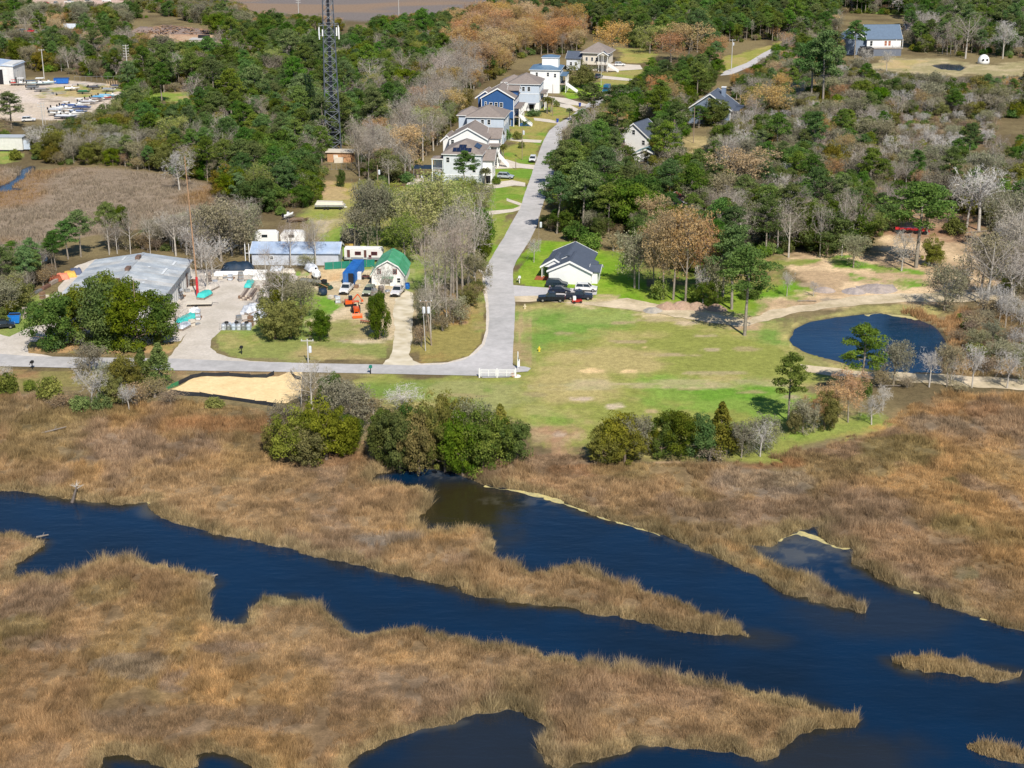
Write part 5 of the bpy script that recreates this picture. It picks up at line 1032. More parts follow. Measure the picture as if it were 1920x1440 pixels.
def gable(p, x0, x1, y0, y1, z, rise, axis, rm, wm_, ov=.45, th=.22, gablewall=True, barge=(1, 1)):
    """ridge runs along axis"""
    if axis == 'y': a0, a1, b0, b1 = x0, x1, y0, y1
    else: a0, a1, b0, b1 = y0, y1, x0, x1
    mid = (a0 + a1) / 2; k = rise / ((a1 - a0) / 2); d = k * ov
    if gablewall: MB().prism([(a0, z), (a1, z), (mid, z + rise)], b0, b1, axis).build('gable_wall', wm_, p)
    r = MB().prism([(a0 - ov, z - d + .02), (mid, z + rise + .02), (a1 + ov, z - d + .02), (a1 + ov, z - d + .02 + th), (mid, z + rise + .02 + th), (a0 - ov, z - d + .02 + th)], b0 - ov, b1 + ov, axis).build('roof', rm, p)
    for b in [q for q, on in ((b0 - ov - .06, barge[0]), (b1 + ov + .003, barge[1])) if on]:
        MB().prism([(a0 - ov, z - d - .12), (mid, z + rise - .12), (a1 + ov, z - d - .12), (a1 + ov, z - d + .10 + th), (mid, z + rise + .10 + th), (a0 - ov, z - d + .10 + th)], b, b + .06, axis).build('bargeboard', TRIM, p)
    MB().box(mid - .12, mid + .12, b0 - ov, b1 + ov, z + rise + th, z + rise + th + .07).build('ridge_cap', rm, p) if axis == 'y' else MB().box(b0 - ov, b1 + ov, mid - .12, mid + .12, z + rise + th, z + rise + th + .07).build('ridge_cap', rm, p)
    return r
def hip(p, x0, x1, y0, y1, z, rise, rm, ov=.5, axis=None):
    w, d = x1 - x0, y1 - y0; x0 -= ov; x1 += ov; y0 -= ov; y1 += ov
    if w <= d: h = (x1 - x0) / 2; r0, r1 = ((x0 + x1) / 2, y0 + h, z + rise), ((x0 + x1) / 2, max(y0 + h + .01, y1 - h), z + rise)
    else: h = (y1 - y0) / 2; r0, r1 = (x0 + h, (y0 + y1) / 2, z + rise), (x1 - h, (y0 + y1) / 2, z + rise)
    m_ = MB(); b = [(x0, y0, z), (x1, y0, z), (x1, y1, z), (x0, y1, z)]; t = [(q[0], q[1], z + .18) for q in b]
    m_.v = b + t + [r0, r1]; m_.f = [(3, 2, 1, 0), (0, 1, 5, 4), (1, 2, 6, 5), (2, 3, 7, 6), (3, 0, 4, 7)]
    if w <= d: m_.f += [(4, 5, 8), (5, 6, 9, 8), (6, 7, 9), (7, 4, 8, 9)]
    else: m_.f += [(4, 5, 9, 8), (5, 6, 9), (6, 7, 8, 9), (7, 4, 8)]
    o = m_.build('roof', rm, p)
    MB().box(x0 - .02, x1 + .02, y0 - .05, y0 - .003, z - .04, z + .14).build('gutter', TRIM, p); MB().box(x1 + .003, x1 + .05, y0 - .02, y1 + .02, z - .04, z + .14).build('gutter', TRIM, p)
    return o
def win(p, face, plane, a, z, w=1.0, h=1.5, frame=TRIM, pane=None, name='window'):
    def bx(m_, u0, u1, z0, z1, o0, o1):
        if face == 'f': m_.box(u0, u1, plane - o1, plane - o0, z0, z1)
        elif face == 'b': m_.box(u0, u1, plane + o0, plane + o1, z0, z1)
        elif face == 'r': m_.box(plane + o0, plane + o1, u0, u1, z0, z1)
        else: m_.box(plane - o1, plane - o0, u0, u1, z0, z1)
    f = MB(); t = .12
    bx(f, a - w / 2 - t, a - w / 2, z - t, z + h + t, .004, .07); bx(f, a + w / 2, a + w / 2 + t, z - t, z + h + t, .004, .07); bx(f, a - w / 2, a + w / 2, z + h, z + h + t, .004, .07); bx(f, a - w / 2, a + w / 2, z - t, z, .004, .07)
    if name == 'window': bx(f, a - w / 2, a + w / 2, z + h * .5 - .03, z + h * .5 + .03, .02, .06)
    fo = f.build(name, frame, p)
    g = MB(); bx(g, a - w / 2, a + w / 2, z, z + h, .006, .018); g.build('pane', pane or GLASS, fo)
    return fo
def posts(p, pts, z0, z1, m_=TRIM, r=.09):
    for x, y in pts: MB().box(x - r, x + r, y - r, y + r, z0, z1).build('post', m_, p)
def rail(p, a, b, z, m_=TRIM, h=.95):
    m1 = MB(); a = Vector(a); b = Vector(b); L = (b - a).length
    if abs(a.x - b.x) > abs(a.y - b.y):
        for zz in (z + .1, z + h): m1.box(min(a.x, b.x), max(a.x, b.x), a.y - .04, a.y + .04, zz - .05, zz + .03)
        for i in range(int(L / .35)): x = min(a.x, b.x) + .2 + i * .35; m1.box(x, x + .05, a.y - .02, a.y + .02, z + .1, z + h)
    else:
        for zz in (z + .1, z + h): m1.box(a.x - .04, a.x + .04, min(a.y, b.y), max(a.y, b.y), zz - .05, zz + .03)
        for i in range(int(L / .35)): y = min(a.y, b.y) + .2 + i * .35; m1.box(a.x - .02, a.x + .02, y, y + .05, z + .1, z + h)
    m1.build('railing', m_, p)
def stairs(p, x, y0, y1, z, n, run, m_=TRIM, dirx=1):
    """flight descending along x from height z"""
    m1 = MB(); h = z / n
    for i in range(n): m1.box(min(x + dirx * i * run, x + dirx * (i + 1) * run), max(x + dirx * i * run, x + dirx * (i + 1) * run), y0, y1, z - (i + 1) * h, z - (i + 1) * h + .08)
    for yy in (y0 - .05, y1):
        m1.prism([(x, z - .3), (x + dirx * n * run, -.0), (x + dirx * n * run, .9), (x, z + .9)][::1 if dirx > 0 else -1], yy, yy + .05, 'y')
    m1.build('stairs', m_, p)
def site(px, py, rz, name, label, cat, group=None):
    x, y = G(px, py); return empty(name, (x, y, 0), math.radians(rz), label, cat, group)
SR = -7.5
RH = 'houses on the village street'
# nearest house of the row: pale grey with solar panels
h = site(832, 347, SR, 'house', 'pale grey house with solar panels on its brown roof, beside the navy canopy', 'house', RH)
wall(h, 0, 10.9, 0, 14, 0, 8.9, PALEG); hip(h, 0, 10.9, 0, 14, 8.9, 3.2, RBROWN)
wall(h, 10.9, 13.6, 3, 9, 0, 7.0, WHITE); gable(h, 10.6, 14.0, 3, 9, 7.0, 2.2, 'x', RBROWN, WHITE)
MB().box(-.04, 10.94, -.05, -.004, 2.9, 3.1).build('belt_course', TRIM, h)
for a, z in ((1.3, 6.6), (8.6, 6.6), (5.0, 6.6), (8.8, 3.9)): win(h, 'f', 0, a, z, .9, 1.4)
for a in (4.6, 7.2): win(h, 'r', 13.6, a, 4.6, 1.0, 1.5); win(h, 'r', 13.6, a, 1.2, 1.0, 1.4)
win(h, 'f', 3, 12.2, .2, 1.8, 2.3, name='door', pane=DARK)
wall(h, -3.4, -.0, .4, 4.4, 3.6, 3.85, DECK, 'deck'); posts(h, [(-3.3, .5), (-.2, .5), (-3.3, 4.2)], 0, 7.4, TRIM, .14); rail(h, (-3.3, .45, 0), (-.1, .45, 0), 3.85); hip(h, -3.3, 0, .5, 4.3, 7.3, .7, RBROWN, .3)
wall(h, -3.0, -.1, 3.9, 4.2, 0, 7.3, PALEG)
wall(h, -2.4, -.9, .52, .60, 2.5, 3.5, PALEB, 'banner')
SOLAR = mat('solar_panel', (.012, .022, .055), .18, 0, .15, 2, spec=.6)
sl_ = 3.2 / (10.9 / 2 + .5)
def solar(p, u, v, w, l):
    """panel on the front hip slope: u across, v up the slope in plan"""
    z = 9.08 + (v + .5) * sl_ * .985 + .12
    m_ = MB().hull([(u, v, z - .02), (u + w, v, z - .02), (u + w, v + l, z + l * sl_ - .02), (u, v + l, z + l * sl_ - .02)], [(u, v, z + .04), (u + w, v, z + .04), (u + w, v + l, z + l * sl_ + .04), (u, v + l, z + l * sl_ + .04)])
    m_.build('solar_panel', SOLAR, p)
for i in range(5): solar(h, 2.6 + i * 1.08, .35, 1.03, 1.55)
for i in range(2): solar(h, 4.2 + i * 1.08, 1.98, 1.03, 1.2)
for i in range(6):
    y = 3.2 + i * .95; u = 10.9 - 1.0 - (i * .0); z = 9.08 + (10.9 + .5 - u) * sl_ * .985 + .1
    MB().hull([(u - 1.5, y, z + 1.5 * sl_), (u, y, z), (u, y + .9, z), (u - 1.5, y + .9, z + 1.5 * sl_)], [(u - 1.5, y, z + 1.5 * sl_ + .06), (u, y, z + .06), (u, y + .9, z + .06), (u - 1.5, y + .9, z + 1.5 * sl_ + .06)]).build('solar_panel', SOLAR, h)
# white gabled house
h = site(843, 314, SR, 'house', 'white house whose broad front gable rises over the solar roof', 'house', RH)
wall(h, 0, 11.4, 0, 14, 0, 8.8, WHITE); gable(h, 0, 11.4, 0, 14, 8.8, 3.1, 'y', RBROWN, WHITE)
wall(h, -2.6, 0, 4, 12, 0, 7.4, WHITE); gable(h, -3, .3, 4, 12, 7.4, 1.4, 'y', RBROWN, WHITE)
wall(h, 11.4, 14.2, 6, 13, 0, 8.2, WHITE); gable(h, 11, 14.6, 6, 13, 8.2, 2.2, 'x', RBROWN, WHITE)
wall(h, 11.4, 14.6, 1, 5.6, 3.3, 3.55, DECK, 'deck'); posts(h, [(14.4, 1.2), (14.4, 3.4), (14.4, 5.4), (12.2, 1.2)], 0, 6.4, TRIM, .13); rail(h, (14.5, 1.1, 0), (14.5, 5.5, 0), 3.55); wall(h, 11.4, 14.9, .8, 5.8, 6.4, 6.6, RBROWN, 'porch_roof'); stairs(h, 14.6, 2, 3.6, 3.3, 10, .3)
for a, z in ((1.0, 7.2), (3.5, 5.6), (7.5, 5.6)): win(h, 'f', 0, a, z, .9, 1.2)
for a in (7.5, 9.5, 11.5): win(h, 'r', 14.2, a, 5.4, .9, 1.5); win(h, 'r', 14.2, a, 1.3, .9, 1.5)
# pale blue hipped house
h = site(876, 268, SR, 'house', 'pale blue hip roofed house directly below the dark blue house', 'house', RH)
wall(h, 0, 12.0, 0, 14, 0, 8.4, PALEB); hip(h, 0, 12.0, 0, 14, 8.4, 3.1, RBROWN); wall(h, -3.2, 0, 3, 12, 0, 8.4, PALEB); hip(h, -3.4, 4, 3, 12, 8.42, 2.4, RBROWN)
for a in (5.1, 7.2): win(h, 'f', 0, a, 6.2, .9, 1.5)
for a in (2.5, 5.5, 9): win(h, 'r', 12, a, 5.6, .9, 1.5); win(h, 'r', 12, a, 1.6, .9, 1.5)
MB().box(-.04, 12.04, -.05, -.004, 3.4, 3.6).build('belt_course', TRIM, h)
# dark blue house
h = site(903, 236, SR, 'house', 'dark blue three storey house with white window frames and brown roof', 'house', RH)
wall(h, 0, 11.3, 0, 14, 2.8, 9.7, NAVY); wall(h, .6, 10.7, .6, 13.4, 0, 2.8, NAVY); gable(h, 0, 11.3, 0, 13.9, 9.7, 3.2, 'y', RBROWN, NAVY)
wall(h, -1.6, 0, 3, 12, 2.8, 9.3, NAVY); gable(h, -2.4, 4, 4, 13, 9.1, 2.2, 'y', RBROWN, NAVY)
wall(h, 9.2, 11.8, 6.5, 10.5, 9.7, 11.6, NAVY, 'dormer'); gable(h, 8.6, 12.0, 6.3, 10.7, 11.6, 1.0, 'x', RBROWN, NAVY)
for a in (3.3, 5.1, 6.9): win(h, 'f', 0, a, 6.6, 1.0, 1.5)
win(h, 'f', 0, 1.5, 7.1, .55, 1.2)
MB().box(-.05, 11.35, -.06, -.004, 5.3, 5.5).build('belt_course', TRIM, h); MB().box(11.12, 11.36, -.08, .14, 0, 9.7).build('corner_board', TRIM, h); MB().box(-.06, .14, -.07, .14, 2.8, 9.7).build('corner_board', TRIM, h)
for a in (8.0, 9.6): win(h, 'f', .6, a, .3, .9, 2.0, name='door', pane=GLASS)
for a in (2, 4.6, 7.2, 9.8, 12.4): win(h, 'r', 11.3, a, 7.0, .9, 1.5); win(h, 'r', 11.3, a, 3.8, .9, 1.5)
wall(h, 11.3, 13.2, .4, 13.4, 3.0, 3.2, DECK, 'deck'); posts(h, [(13.1, .6), (13.1, 4.5), (13.1, 8.5), (13.1, 13.2)], 0, 6.2, TRIM, .13); rail(h, (13.15, .5, 0), (13.15, 13.3, 0), 3.2); wall(h, 11.3, 13.6, .2, 13.6, 6.2, 6.4, RBROWN, 'porch_roof'); stairs(h, 13.2, 1.2, 3.0, 3.0, 11, .38); wall(h, 13.3, 17.2, 1.24, 2.96, 0, .9, NAVY, 'stair_base')
# pale grey-blue tall house
h = site(953, 207, SR, 'house', 'pale blue grey three storey house with four top windows above the blue one', 'house', RH)
wall(h, 0, 11.4, 0, 14, 3.0, 9.6, PALEB); wall(h, 0, 11.4, .02, 13.9, 0, 3.0, WHITE); hip(h, 0, 11.4, 0, 14, 9.6, 3.2, RBROWN); wall(h, -2.4, 0, 5, 12, 0, 9.4, PALEG); hip(h, -3, 5, 5, 13, 9.5, 2.4, RBROWN)
for a in (1.8, 3.6, 5.6, 7.6): win(h, 'f', 0, a, 7.2, .95, 1.5)
MB().box(-.05, 11.45, -.06, -.004, 6.1, 6.3).build('belt_course', TRIM, h); win(h, 'f', .02, 8.6, .3, 1.6, 2.2, name='door', pane=DARK); MB().box(7.4, 10.2, -1.6, 0, 2.6, 2.8).build('awning', RGREY, h); posts(h, [(7.5, -1.5), (10.1, -1.5)], 0, 2.6)
for a in (2, 5, 8, 11.5): win(h, 'r', 11.4, a, 6.8, .9, 1.5); win(h, 'r', 11.4, a, 3.8, .9, 1.5)
wall(h, 11.4, 13.2, 3, 12, 3.2, 3.4, DECK, 'deck'); posts(h, [(13.1, 3.2), (13.1, 7.5), (13.1, 11.8)], 0, 6.0, TRIM, .12); rail(h, (13.1, 3.1, 0), (13.1, 11.9, 0), 3.4); wall(h, 11.4, 13.5, 2.8, 12.2, 6.0, 6.15, RBROWN, 'porch_roof')
# white house with blue metal roof
h = site(994, 174, SR, 'house', 'tall white house with a blue metal roof and a roof tower', 'house', RH)
wall(h, 0, 11.6, 0, 14, 0, 8.9, WHITE); hip(h, 0, 11.6, 0, 14, 8.9, 2.0, RBLUE); wall(h, 4.2, 10.6, 4, 10, 9, 13.2, WHITE, 'tower'); hip(h, 4.2, 10.6, 4, 10, 13.2, 1.0, RBLUE, .3)
for a, z in ((2.6, 6.6), (7.0, 6.6), (9.8, 6.2)): win(h, 'f', 0, a, z, .8, 1.4)
wall(h, 11.6, 14, 1, 12, 3.2, 3.4, DECK, 'deck'); posts(h, [(13.9, 1.2), (13.9, 4.5), (13.9, 8), (13.9, 11.8)], 0, 6.6); rail(h, (13.9, 1.1, 0), (13.9, 11.9, 0), 3.4); wall(h, 11.6, 14.2, .8, 12.2, 6.6, 6.8, RBLUE, 'porch_roof'); stairs(h, 14, 1.4, 3.2, 3.2, 11, .42)
for a in (3, 6.5, 10): win(h, 'r', 11.6, a, 5.0, .9, 1.6)
# the group at the end of the street
h = site(1092, 132, -14, 'house', 'beige house on posts with broad brown hip roof at the street end', 'house', RH)
wall(h, 0, 11, 0, 12, 2.6, 7.6, CREAM); wall(h, 1, 10, 2, 11, 0, 2.6, CREAM); hip(h, -.5, 11.5, -.5, 12.5, 7.6, 4.0, RBROWN); wall(h, 7.5, 11.5, -2.6, 0, 2.8, 3.0, DECK, 'deck'); posts(h, [(7.6, -2.5), (11.4, -2.5), (9.5, -2.5)], 0, 7.0); rail(h, (7.6, -2.5, 0), (11.4, -2.5, 0), 3.0); gable(h, 7.3, 11.7, -2.6, .5, 7.0, 1.3, 'y', RGREY, CREAM, .3)
for a in (1.8, 4.2, 6.2): win(h, 'f', 0, a, 4.2, .9, 1.5)
stairs(h, 11.6, -2.4, -1.0, 2.8, 9, .5)
h = site(1062, 131, -14, 'house', 'low house with dark slate gable roof between white tower house and beige house', 'house', RH)
wall(h, 0, 6, 0, 9, 0, 5.0, PALEG); gable(h, 0, 6, 0, 9, 5.0, 2.4, 'x', RGREY, PALEG); win(h, 'f', 0, 2, 2, 1, 1.4); win(h, 'f', 0, 4.2, 2, 1, 1.4)

# ---------------------------------------------------------------- house by the big lot
h = site(1029, 531, -11, 'house', 'white one storey house with dark slate roof beside the parked trucks', 'house')
WSH = mat('white_board_siding', (.80, .80, .79), .6, 0, .05, .8)
wall(h, 0, 9.4, 0, 7, 0, 2.9, WSH); gable(h, 0, 9.4, 0, 9, 2.9, 2.2, 'y', RGREY, WSH, barge=(1, 0))
wall(h, -1.5, 7.4, 7.02, 17, 0, 2.9, WSH); gable(h, -1.6, 8.0, 6.2, 17, 2.9, 2.25, 'y', RGREY, WSH, barge=(0, 1))
gable(h, -2.3, 3.6, 3.6, 9.5, 2.75, 1.75, 'y', RGREY, WSH, .3, barge=(1, 0)); posts(h, [(-2.2, 3.8), (-2.2, 6)], 0, 2.75)
wall(h, 9.4, 10.6, 1.5, 6, 0, 2.7, WSH); gable(h, 9.0, 11.0, 1.5, 6, 2.7, .9, 'x', RGREY, WSH, .3)
MB().box(-3.6, -.4, 2.2, 4.6, .0, .30).build('flower_bed', mat('red_mulch', (.35, .10, .05), .95, 0, .3, 3), h)
win(h, 'r', 9.4, .8, 1.0, .7, 1.1); win(h, 'r', 7.4, 12, 1.0, 1.0, 1.2); win(h, 'r', 7.4, 16, 1.0, 1.0, 1.2); win(h, 'l', 0, 4.0, 1.0, 1.0, 1.3); win(h, 'l', -1.5, 14, 1.0, 1.0, 1.3)
# ---------------------------------------------------------------- houses right of the street
h = site(1291, 231, 0, 'house', 'slate blue gabled house with a chimney rising over the pines', 'house')
h.rotation_euler[2] = math.radians(-18)
wall(h, 0, 14.5, 0, 14, 0, 5.4, GREYB); gable(h, 0, 14.5, 0, 14, 5.4, 5.0, 'y', RGREY, GREYB, .6)
win(h, 'f', 0, 7.0, 8.2, .8, .8, pane=BRICK); 
for a in (2.5, 5.5, 9.5, 12.5): win(h, 'f', 0, a, 2.6, 1.0, 1.5)
ch = wall(h, 9.5, 10.9, 9, 10.4, 5.6, 11.6, GREYB, 'chimney'); MB().box(9.35, 11.05, 8.85, 10.55, 11.6, 11.8).build('cap', TRIM, ch)
wall(h, 14.5, 17, .5, 13.5, 2.2, 2.4, DECK, 'deck'); posts(h, [(16.9, .7), (16.9, 4), (16.9, 7.5), (16.9, 10.5), (16.9, 13.3)], 0, 5.0, CREAM, .14); wall(h, 14.2, 17.4, .2, 13.8, 5.0, 5.15, RGREY, 'porch_roof'); rail(h, (16.9, .6, 0), (16.9, 13.4, 0), 2.4, CREAM)
MB().box(14.38, 14.62, -.12, .12, 0, 5.4).build('corner_board', TRIM, h)
wall(h, -2.4, 0, 2, 5, 0, 2.6, PALEG); wall(h, -2.8, .1, 1.6, 5.4, 2.6, 2.8, RTEAL, 'porch_roof')
h = site(1158, 281, -30, 'house', 'white house with steep slate roof half hidden by roadside pines', 'house')
wall(h, 0, 11, 0, 10, 0, 4.6, WHITE); gable(h, 0, 11, 0, 10, 4.6, 4.2, 'y', RGREY, WHITE); win(h, 'f', 0, 5.5, 5.4, 1, 1.4); win(h, 'f', 0, 9, 2.4, 1, 1.4); win(h, 'f', 0, 2, 2.4, 1, 1.4); win(h, 'r', 11, 5, 2.4, 1, 1.4)
h = site(1186, 312, -20, 'house', 'white cottage with teal grey roof glimpsed under the taller white house', 'house')
wall(h, 0, 8, 0, 8, 0, 3.6, WHITE); gable(h, 0, 8, 0, 8, 3.6, 1.7, 'y', RTEAL, WHITE); win(h, 'f', 0, 4, 1.4, 1, 1.3)
h = site(1246, 402, -8, 'house', 'low cottage with red shingle roof behind the rusty trees', 'house')
wall(h, 0, 5.4, 0, 6, 0, 3.2, CREAM); gable(h, 0, 5.4, 0, 6, 3.2, 1.4, 'y', RRED, CREAM); wall(h, -1.8, 0, 1.5, 5.5, 0, 2.8, CREAM); gable(h, -2.2, 1.2, 1.5, 5.5, 2.8, 1.2, 'x', RRED, CREAM, .4)
h = site(1624, 104, 4, 'house', 'large white house with long slate blue roof on a grey deck base', 'house')
wall(h, 0, 16, 0, 12, 3.6, 7.8, WHITE); wall(h, .5, 15.5, -3.0, 11, 0, 3.2, mat('grey_lattice', (.16, .18, .22), .9, 0, .25, 3), 'deck_skirt'); wall(h, 0, 16.2, -3.2, 0, 3.3, 3.5, DECK, 'deck'); rail(h, (0, -3.1, 0), (16.1, -3.1, 0), 3.5, STEEL)
gable(h, 0, 16, 0, 12, 7.8, 5.4, 'x', RGREY if False else mat('slate_blue_roof', (.12, .17, .24), .8, 0, .15, 1), WHITE, .6)
wall(h, -11, 0, 2, 12, 0, 6.6, GREYB); gable(h, -11.4, 1, 2, 12, 6.6, 4.4, 'y', _M['slate_blue_roof'], GREYB, .5); wall(h, -3, 1.5, -6, 1, 0, 4.2, BLACKM, 'carport')
for a in (2.0, 8.8, 10.6): win(h, 'f', 0, a, 4.4, 1.1, 2.2, pane=(BRICK if a > 5 else GLASS), frame=WHITE)
posts(h, [(12.8, -2.9), (15.9, -2.9)], 3.5, 7.6)
h = site(1700, 66, 6, 'house', 'small grey brown cottage roof behind the large white house', 'house')
wall(h, 0, 10, 0, 7, 0, 3, TAN_S); gable(h, 0, 10, 0, 7, 3, 2, 'x', RBROWN, TAN_S)
h = site(1836, 121, 0, 'dome_shelter', 'small white dome shelter with two dark round openings under bare trees', 'shelter')
MB().lathe([(2.6, 0), (2.6, 1.2), (2.3, 2.6), (1.5, 3.6), (.5, 4.1)], 14, 2.6, 2.6).build('shell', WHITE, h, smooth=True)
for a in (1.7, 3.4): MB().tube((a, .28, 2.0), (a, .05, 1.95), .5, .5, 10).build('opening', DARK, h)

# ---------------------------------------------------------------- trades buildings
METAL = mat('galvanised_roof', (.43, .47, .50), .6, .05, .25, .28, (.55, .57, .57)); MWALL = mat('ribbed_white_wall', (.66, .66, .64), .6, 0, .18, .5)
x0, y0 = G(0, 0)
h = empty('warehouse', (-91.4, 296.5, 0), 0, 'big metal warehouse with low grey roof behind the live oaks', 'warehouse')
WX, WD = 20.6, 34.5; ez, rise_ = 5.2, 1.5
wall(h, .2, WX - .2, .2, WD - .2, 0, ez, MWALL); MB().prism([(0.2, ez), (WX - .2, ez), (WX / 2, ez + rise_)], .2, WD - .2).build('gable_wall', MWALL, h)
npan = 14
for side in (0, 1):
    for i in range(npan):
        ya = -.3 + i * (WD + .6) / npan; yb = ya + (WD + .6) / npan - .04; dz = .010 * (i % 3)
        if side == 0: pr = [(-.5, ez - .04 + dz), (WX / 2 - .03, ez + rise_ + .03 + dz), (WX / 2 - .03, ez + rise_ + .11 + dz), (-.5, ez + .04 + dz)]
        else: pr = [(WX / 2 + .03, ez + rise_ + .03 + dz), (WX + .5, ez - .04 + dz), (WX + .5, ez + .04 + dz), (WX / 2 + .03, ez + rise_ + .11 + dz)]
        MB().prism(pr, ya, yb).build('roof_panel', [METAL, mat('galvanised_roof_b', (.38, .42, .46), .6, .05, .25, .3, (.46, .50, .52)), mat('galvanised_roof_c', (.47, .50, .51), .6, .05, .28, .35, (.55, .54, .51))][(i * 7 + side * 3) % 3], h)
MB().box(WX / 2 - .3, WX / 2 + .3, -.3, WD + .3, ez + rise_ + .12, ez + rise_ + .2).build('ridge_cap', mat('galvanised_roof_d', (.5, .52, .52), .5, .25, .2, .5), h)
for yy in (9, 19, 28.5): MB().box(WX / 2 - .45, WX / 2 + .45, yy, yy + 2.2, ez + rise_ + .2, ez + rise_ + .75).build('roof_vent', mat('rusty_vent', (.20, .13, .10), .8, .2, .3, 2), h)
LITE = mat('roof_light', (.72, .74, .74), .4, 0, .1, 1)
for (a, yy, l) in ((15, 12, .7), (15, 14.5, .5), (17.2, 20, 5), (13.6, 24, .6), (5, 22, .6), (3.4, 9, .6), (6.5, 30, 3), (17.8, 28, 3), (13, 5, 1.2)):
    z = ez + rise_ - abs(a - WX / 2) * (rise_ / (WX / 2 + .5)) + .16; s_ = (rise_ / (WX / 2 + .5)) * (1 if a < WX / 2 else -1)
    MB().hull([(a, yy, z), (a + .45, yy, z + .45 * s_), (a + .45, yy + l, z + .45 * s_), (a, yy + l, z)], [(a, yy, z + .05), (a + .45, yy, z + .05 + .45 * s_), (a + .45, yy + l, z + .05 + .45 * s_), (a, yy + l, z + .05)]).build('roof_light', LITE, h)
for a, w_, hh in ((8, 3.2, 3.6), (22, 1.0, 2.2), (30, 3.0, 3.4)): win(h, 'r', WX - .2, a, .1, w_, hh, frame=MWALL, pane=mat('brown_door', (.16, .09, .07), .8, 0, .2, 1), name='door')
for i in range(18): MB().box(WX - .196, WX - .13, .6 + i * 1.9, .66 + i * 1.9, 0, ez - .1).build('wall_rib', MWALL, h)
for i in range(4):
    MB().tube((WX + .5 + .1 * i, 20 + i * .5, 0), (WX - .1, 20.4 + i * .5, 2.6 + .3 * i), .06).build('leaning_pipe', BLACKM, h)

h = site(473, 497, -1, 'storage_shed', 'long storage shed with pale blue metal roof behind bare trees', 'shed')
SBL = mat('blue_grey_metal', (.36, .46, .62), .5, .05, .18, .5, (.44, .52, .64)); SW = mat('pale_blue_wall', (.52, .55, .60), .6, 0, .15, .6)
wall(h, 0, 20, 0, 7.5, 0, 2.9, SW); gable(h, 0, 20, 0, 7.5, 2.9, 1.5, 'x', SBL, SW, .4)
for i in range(9): MB().hull([(.9 + i * 2.2, -.38, 2.95), (.98 + i * 2.2, -.38, 2.95), (.98 + i * 2.2, 3.7, 4.6), (.9 + i * 2.2, 3.7, 4.6)], [(.9 + i * 2.2, -.38, 3.03), (.98 + i * 2.2, -.38, 3.03), (.98 + i * 2.2, 3.7, 4.68), (.9 + i * 2.2, 3.7, 4.68)]).build('roof_seam', SBL, h)
win(h, 'f', 0, 4.6, 1.4, .7, .7); win(h, 'f', 0, 13, .1, 1.0, 2.0, name='door', pane=SW)
for i, (px, py) in enumerate([(513, 458), (563, 458)]):
    t = site(px - 14, py, 0, 'camper_trailer', ['white camper trailer peeking over the west half of the blue shed roof', 'white camper trailer peeking over the east half of the blue shed roof'][i], 'camper', 'campers behind the long shed')
    MB().prism([(-2.9, .7), (2.9, .7), (2.9, 2.6), (2.2, 3.1), (-2.2, 3.1), (-3.0, 2.3)], 0, 2.3, 'y').build('body', WHITE, t)
    MB().box(-1.0, .4, -.03, .0, 1.7, 2.4).build('window', GLASS, t); MB().box(1.1, 1.8, -.04, .0, .8, 2.6).build('door', TRIM, t)
    for xx in (-.6, .5): MB().tube((xx, -.05, .36), (xx, .2, .36), .36, .36, 10).build('wheel', BLACKM, t)
# barn with green gambrel roof
h = site(697, 535, -2.5, 'barn', 'white barn with green gambrel roof at the head of the track', 'barn')
BG = mat('green_metal_roof', (.07, .34, .17), .45, .05, .15, .6, (.12, .42, .25)); BW = mat('white_barn_siding', (.80, .79, .75), .6, 0, .10, 1.0)
prof = [(0, 0), (7.3, 0), (7.25, 2.6), (6.0, 4.35), (3.65, 5.7), (1.3, 4.35), (.05, 2.6)]
MB().prism(prof, 0, 10.5).build('wall', BW, h)
for (a, b) in ((1, 2),): pass
def slab(pa, pb, nm='roof_panel', n=6):
    dx, dz = pb[0] - pa[0], pb[1] - pa[1]; L = math.hypot(dx, dz); nx, nz = -dz / L, dx / L
    if nz < 0: nx, nz = -nx, -nz
    for i in range(n):
        ya = -.35 + i * 11.2 / n; yb = ya + 11.2 / n - .03
        q = [(pa[0] + nx * .02, pa[1] + nz * .02), (pb[0] + nx * .02, pb[1] + nz * .02), (pb[0] + nx * .1, pb[1] + nz * .1), (pa[0] + nx * .1, pa[1] + nz * .1)]
        if (pb[0] - pa[0]) < 0: q = q[::-1]
        MB().prism(q, ya, yb).build(nm, BG, h)
slab((-.25, 2.3), (1.3, 4.35)); slab((1.3, 4.35), (3.65, 5.72)); slab((3.65, 5.72), (6.0, 4.35)); slab((6.0, 4.35), (7.55, 2.3))
for (pa, pb) in (((-.2, 2.2), (1.3, 4.3)), ((1.3, 4.3), (3.65, 5.65)), ((3.65, 5.65), (6.0, 4.3)), ((6.0, 4.3), (7.5, 2.2))):
    MB().prism([(pa[0], pa[1] - .1), (pb[0], pb[1] - .1), (pb[0], pb[1] + .18), (pa[0], pa[1] + .18)], -.45, -.37).build('bargeboard', TRIM, h)
RSH = mat('maroon_shutter', (.18, .03, .03), .7, 0, .2, 2)
for a, z in ((1.7, 2.7), (5.2, 2.7), (6.0, .7)): win(h, 'f', 0, a, z, .7, 1.0, frame=RSH if z > 1 else TRIM)
MB().box(2.4, 4.9, -1.5, -.01, 1.9, 2.05).build('awning', mat('green_awning', (.10, .25, .14), .7, 0, .2, 1), h); win(h, 'f', 0, 3.65, .05, 2.2, 1.8, name='door', pane=mat('pale_door', (.5, .5, .46), .7, 0, .1, 1)); MB().box(4.1, 5.1, -.5, -.05, 0, .8).build('step_box', WHITE, h)
win(h, 'r', 7.27, 3, 1.0, .8, .9); 

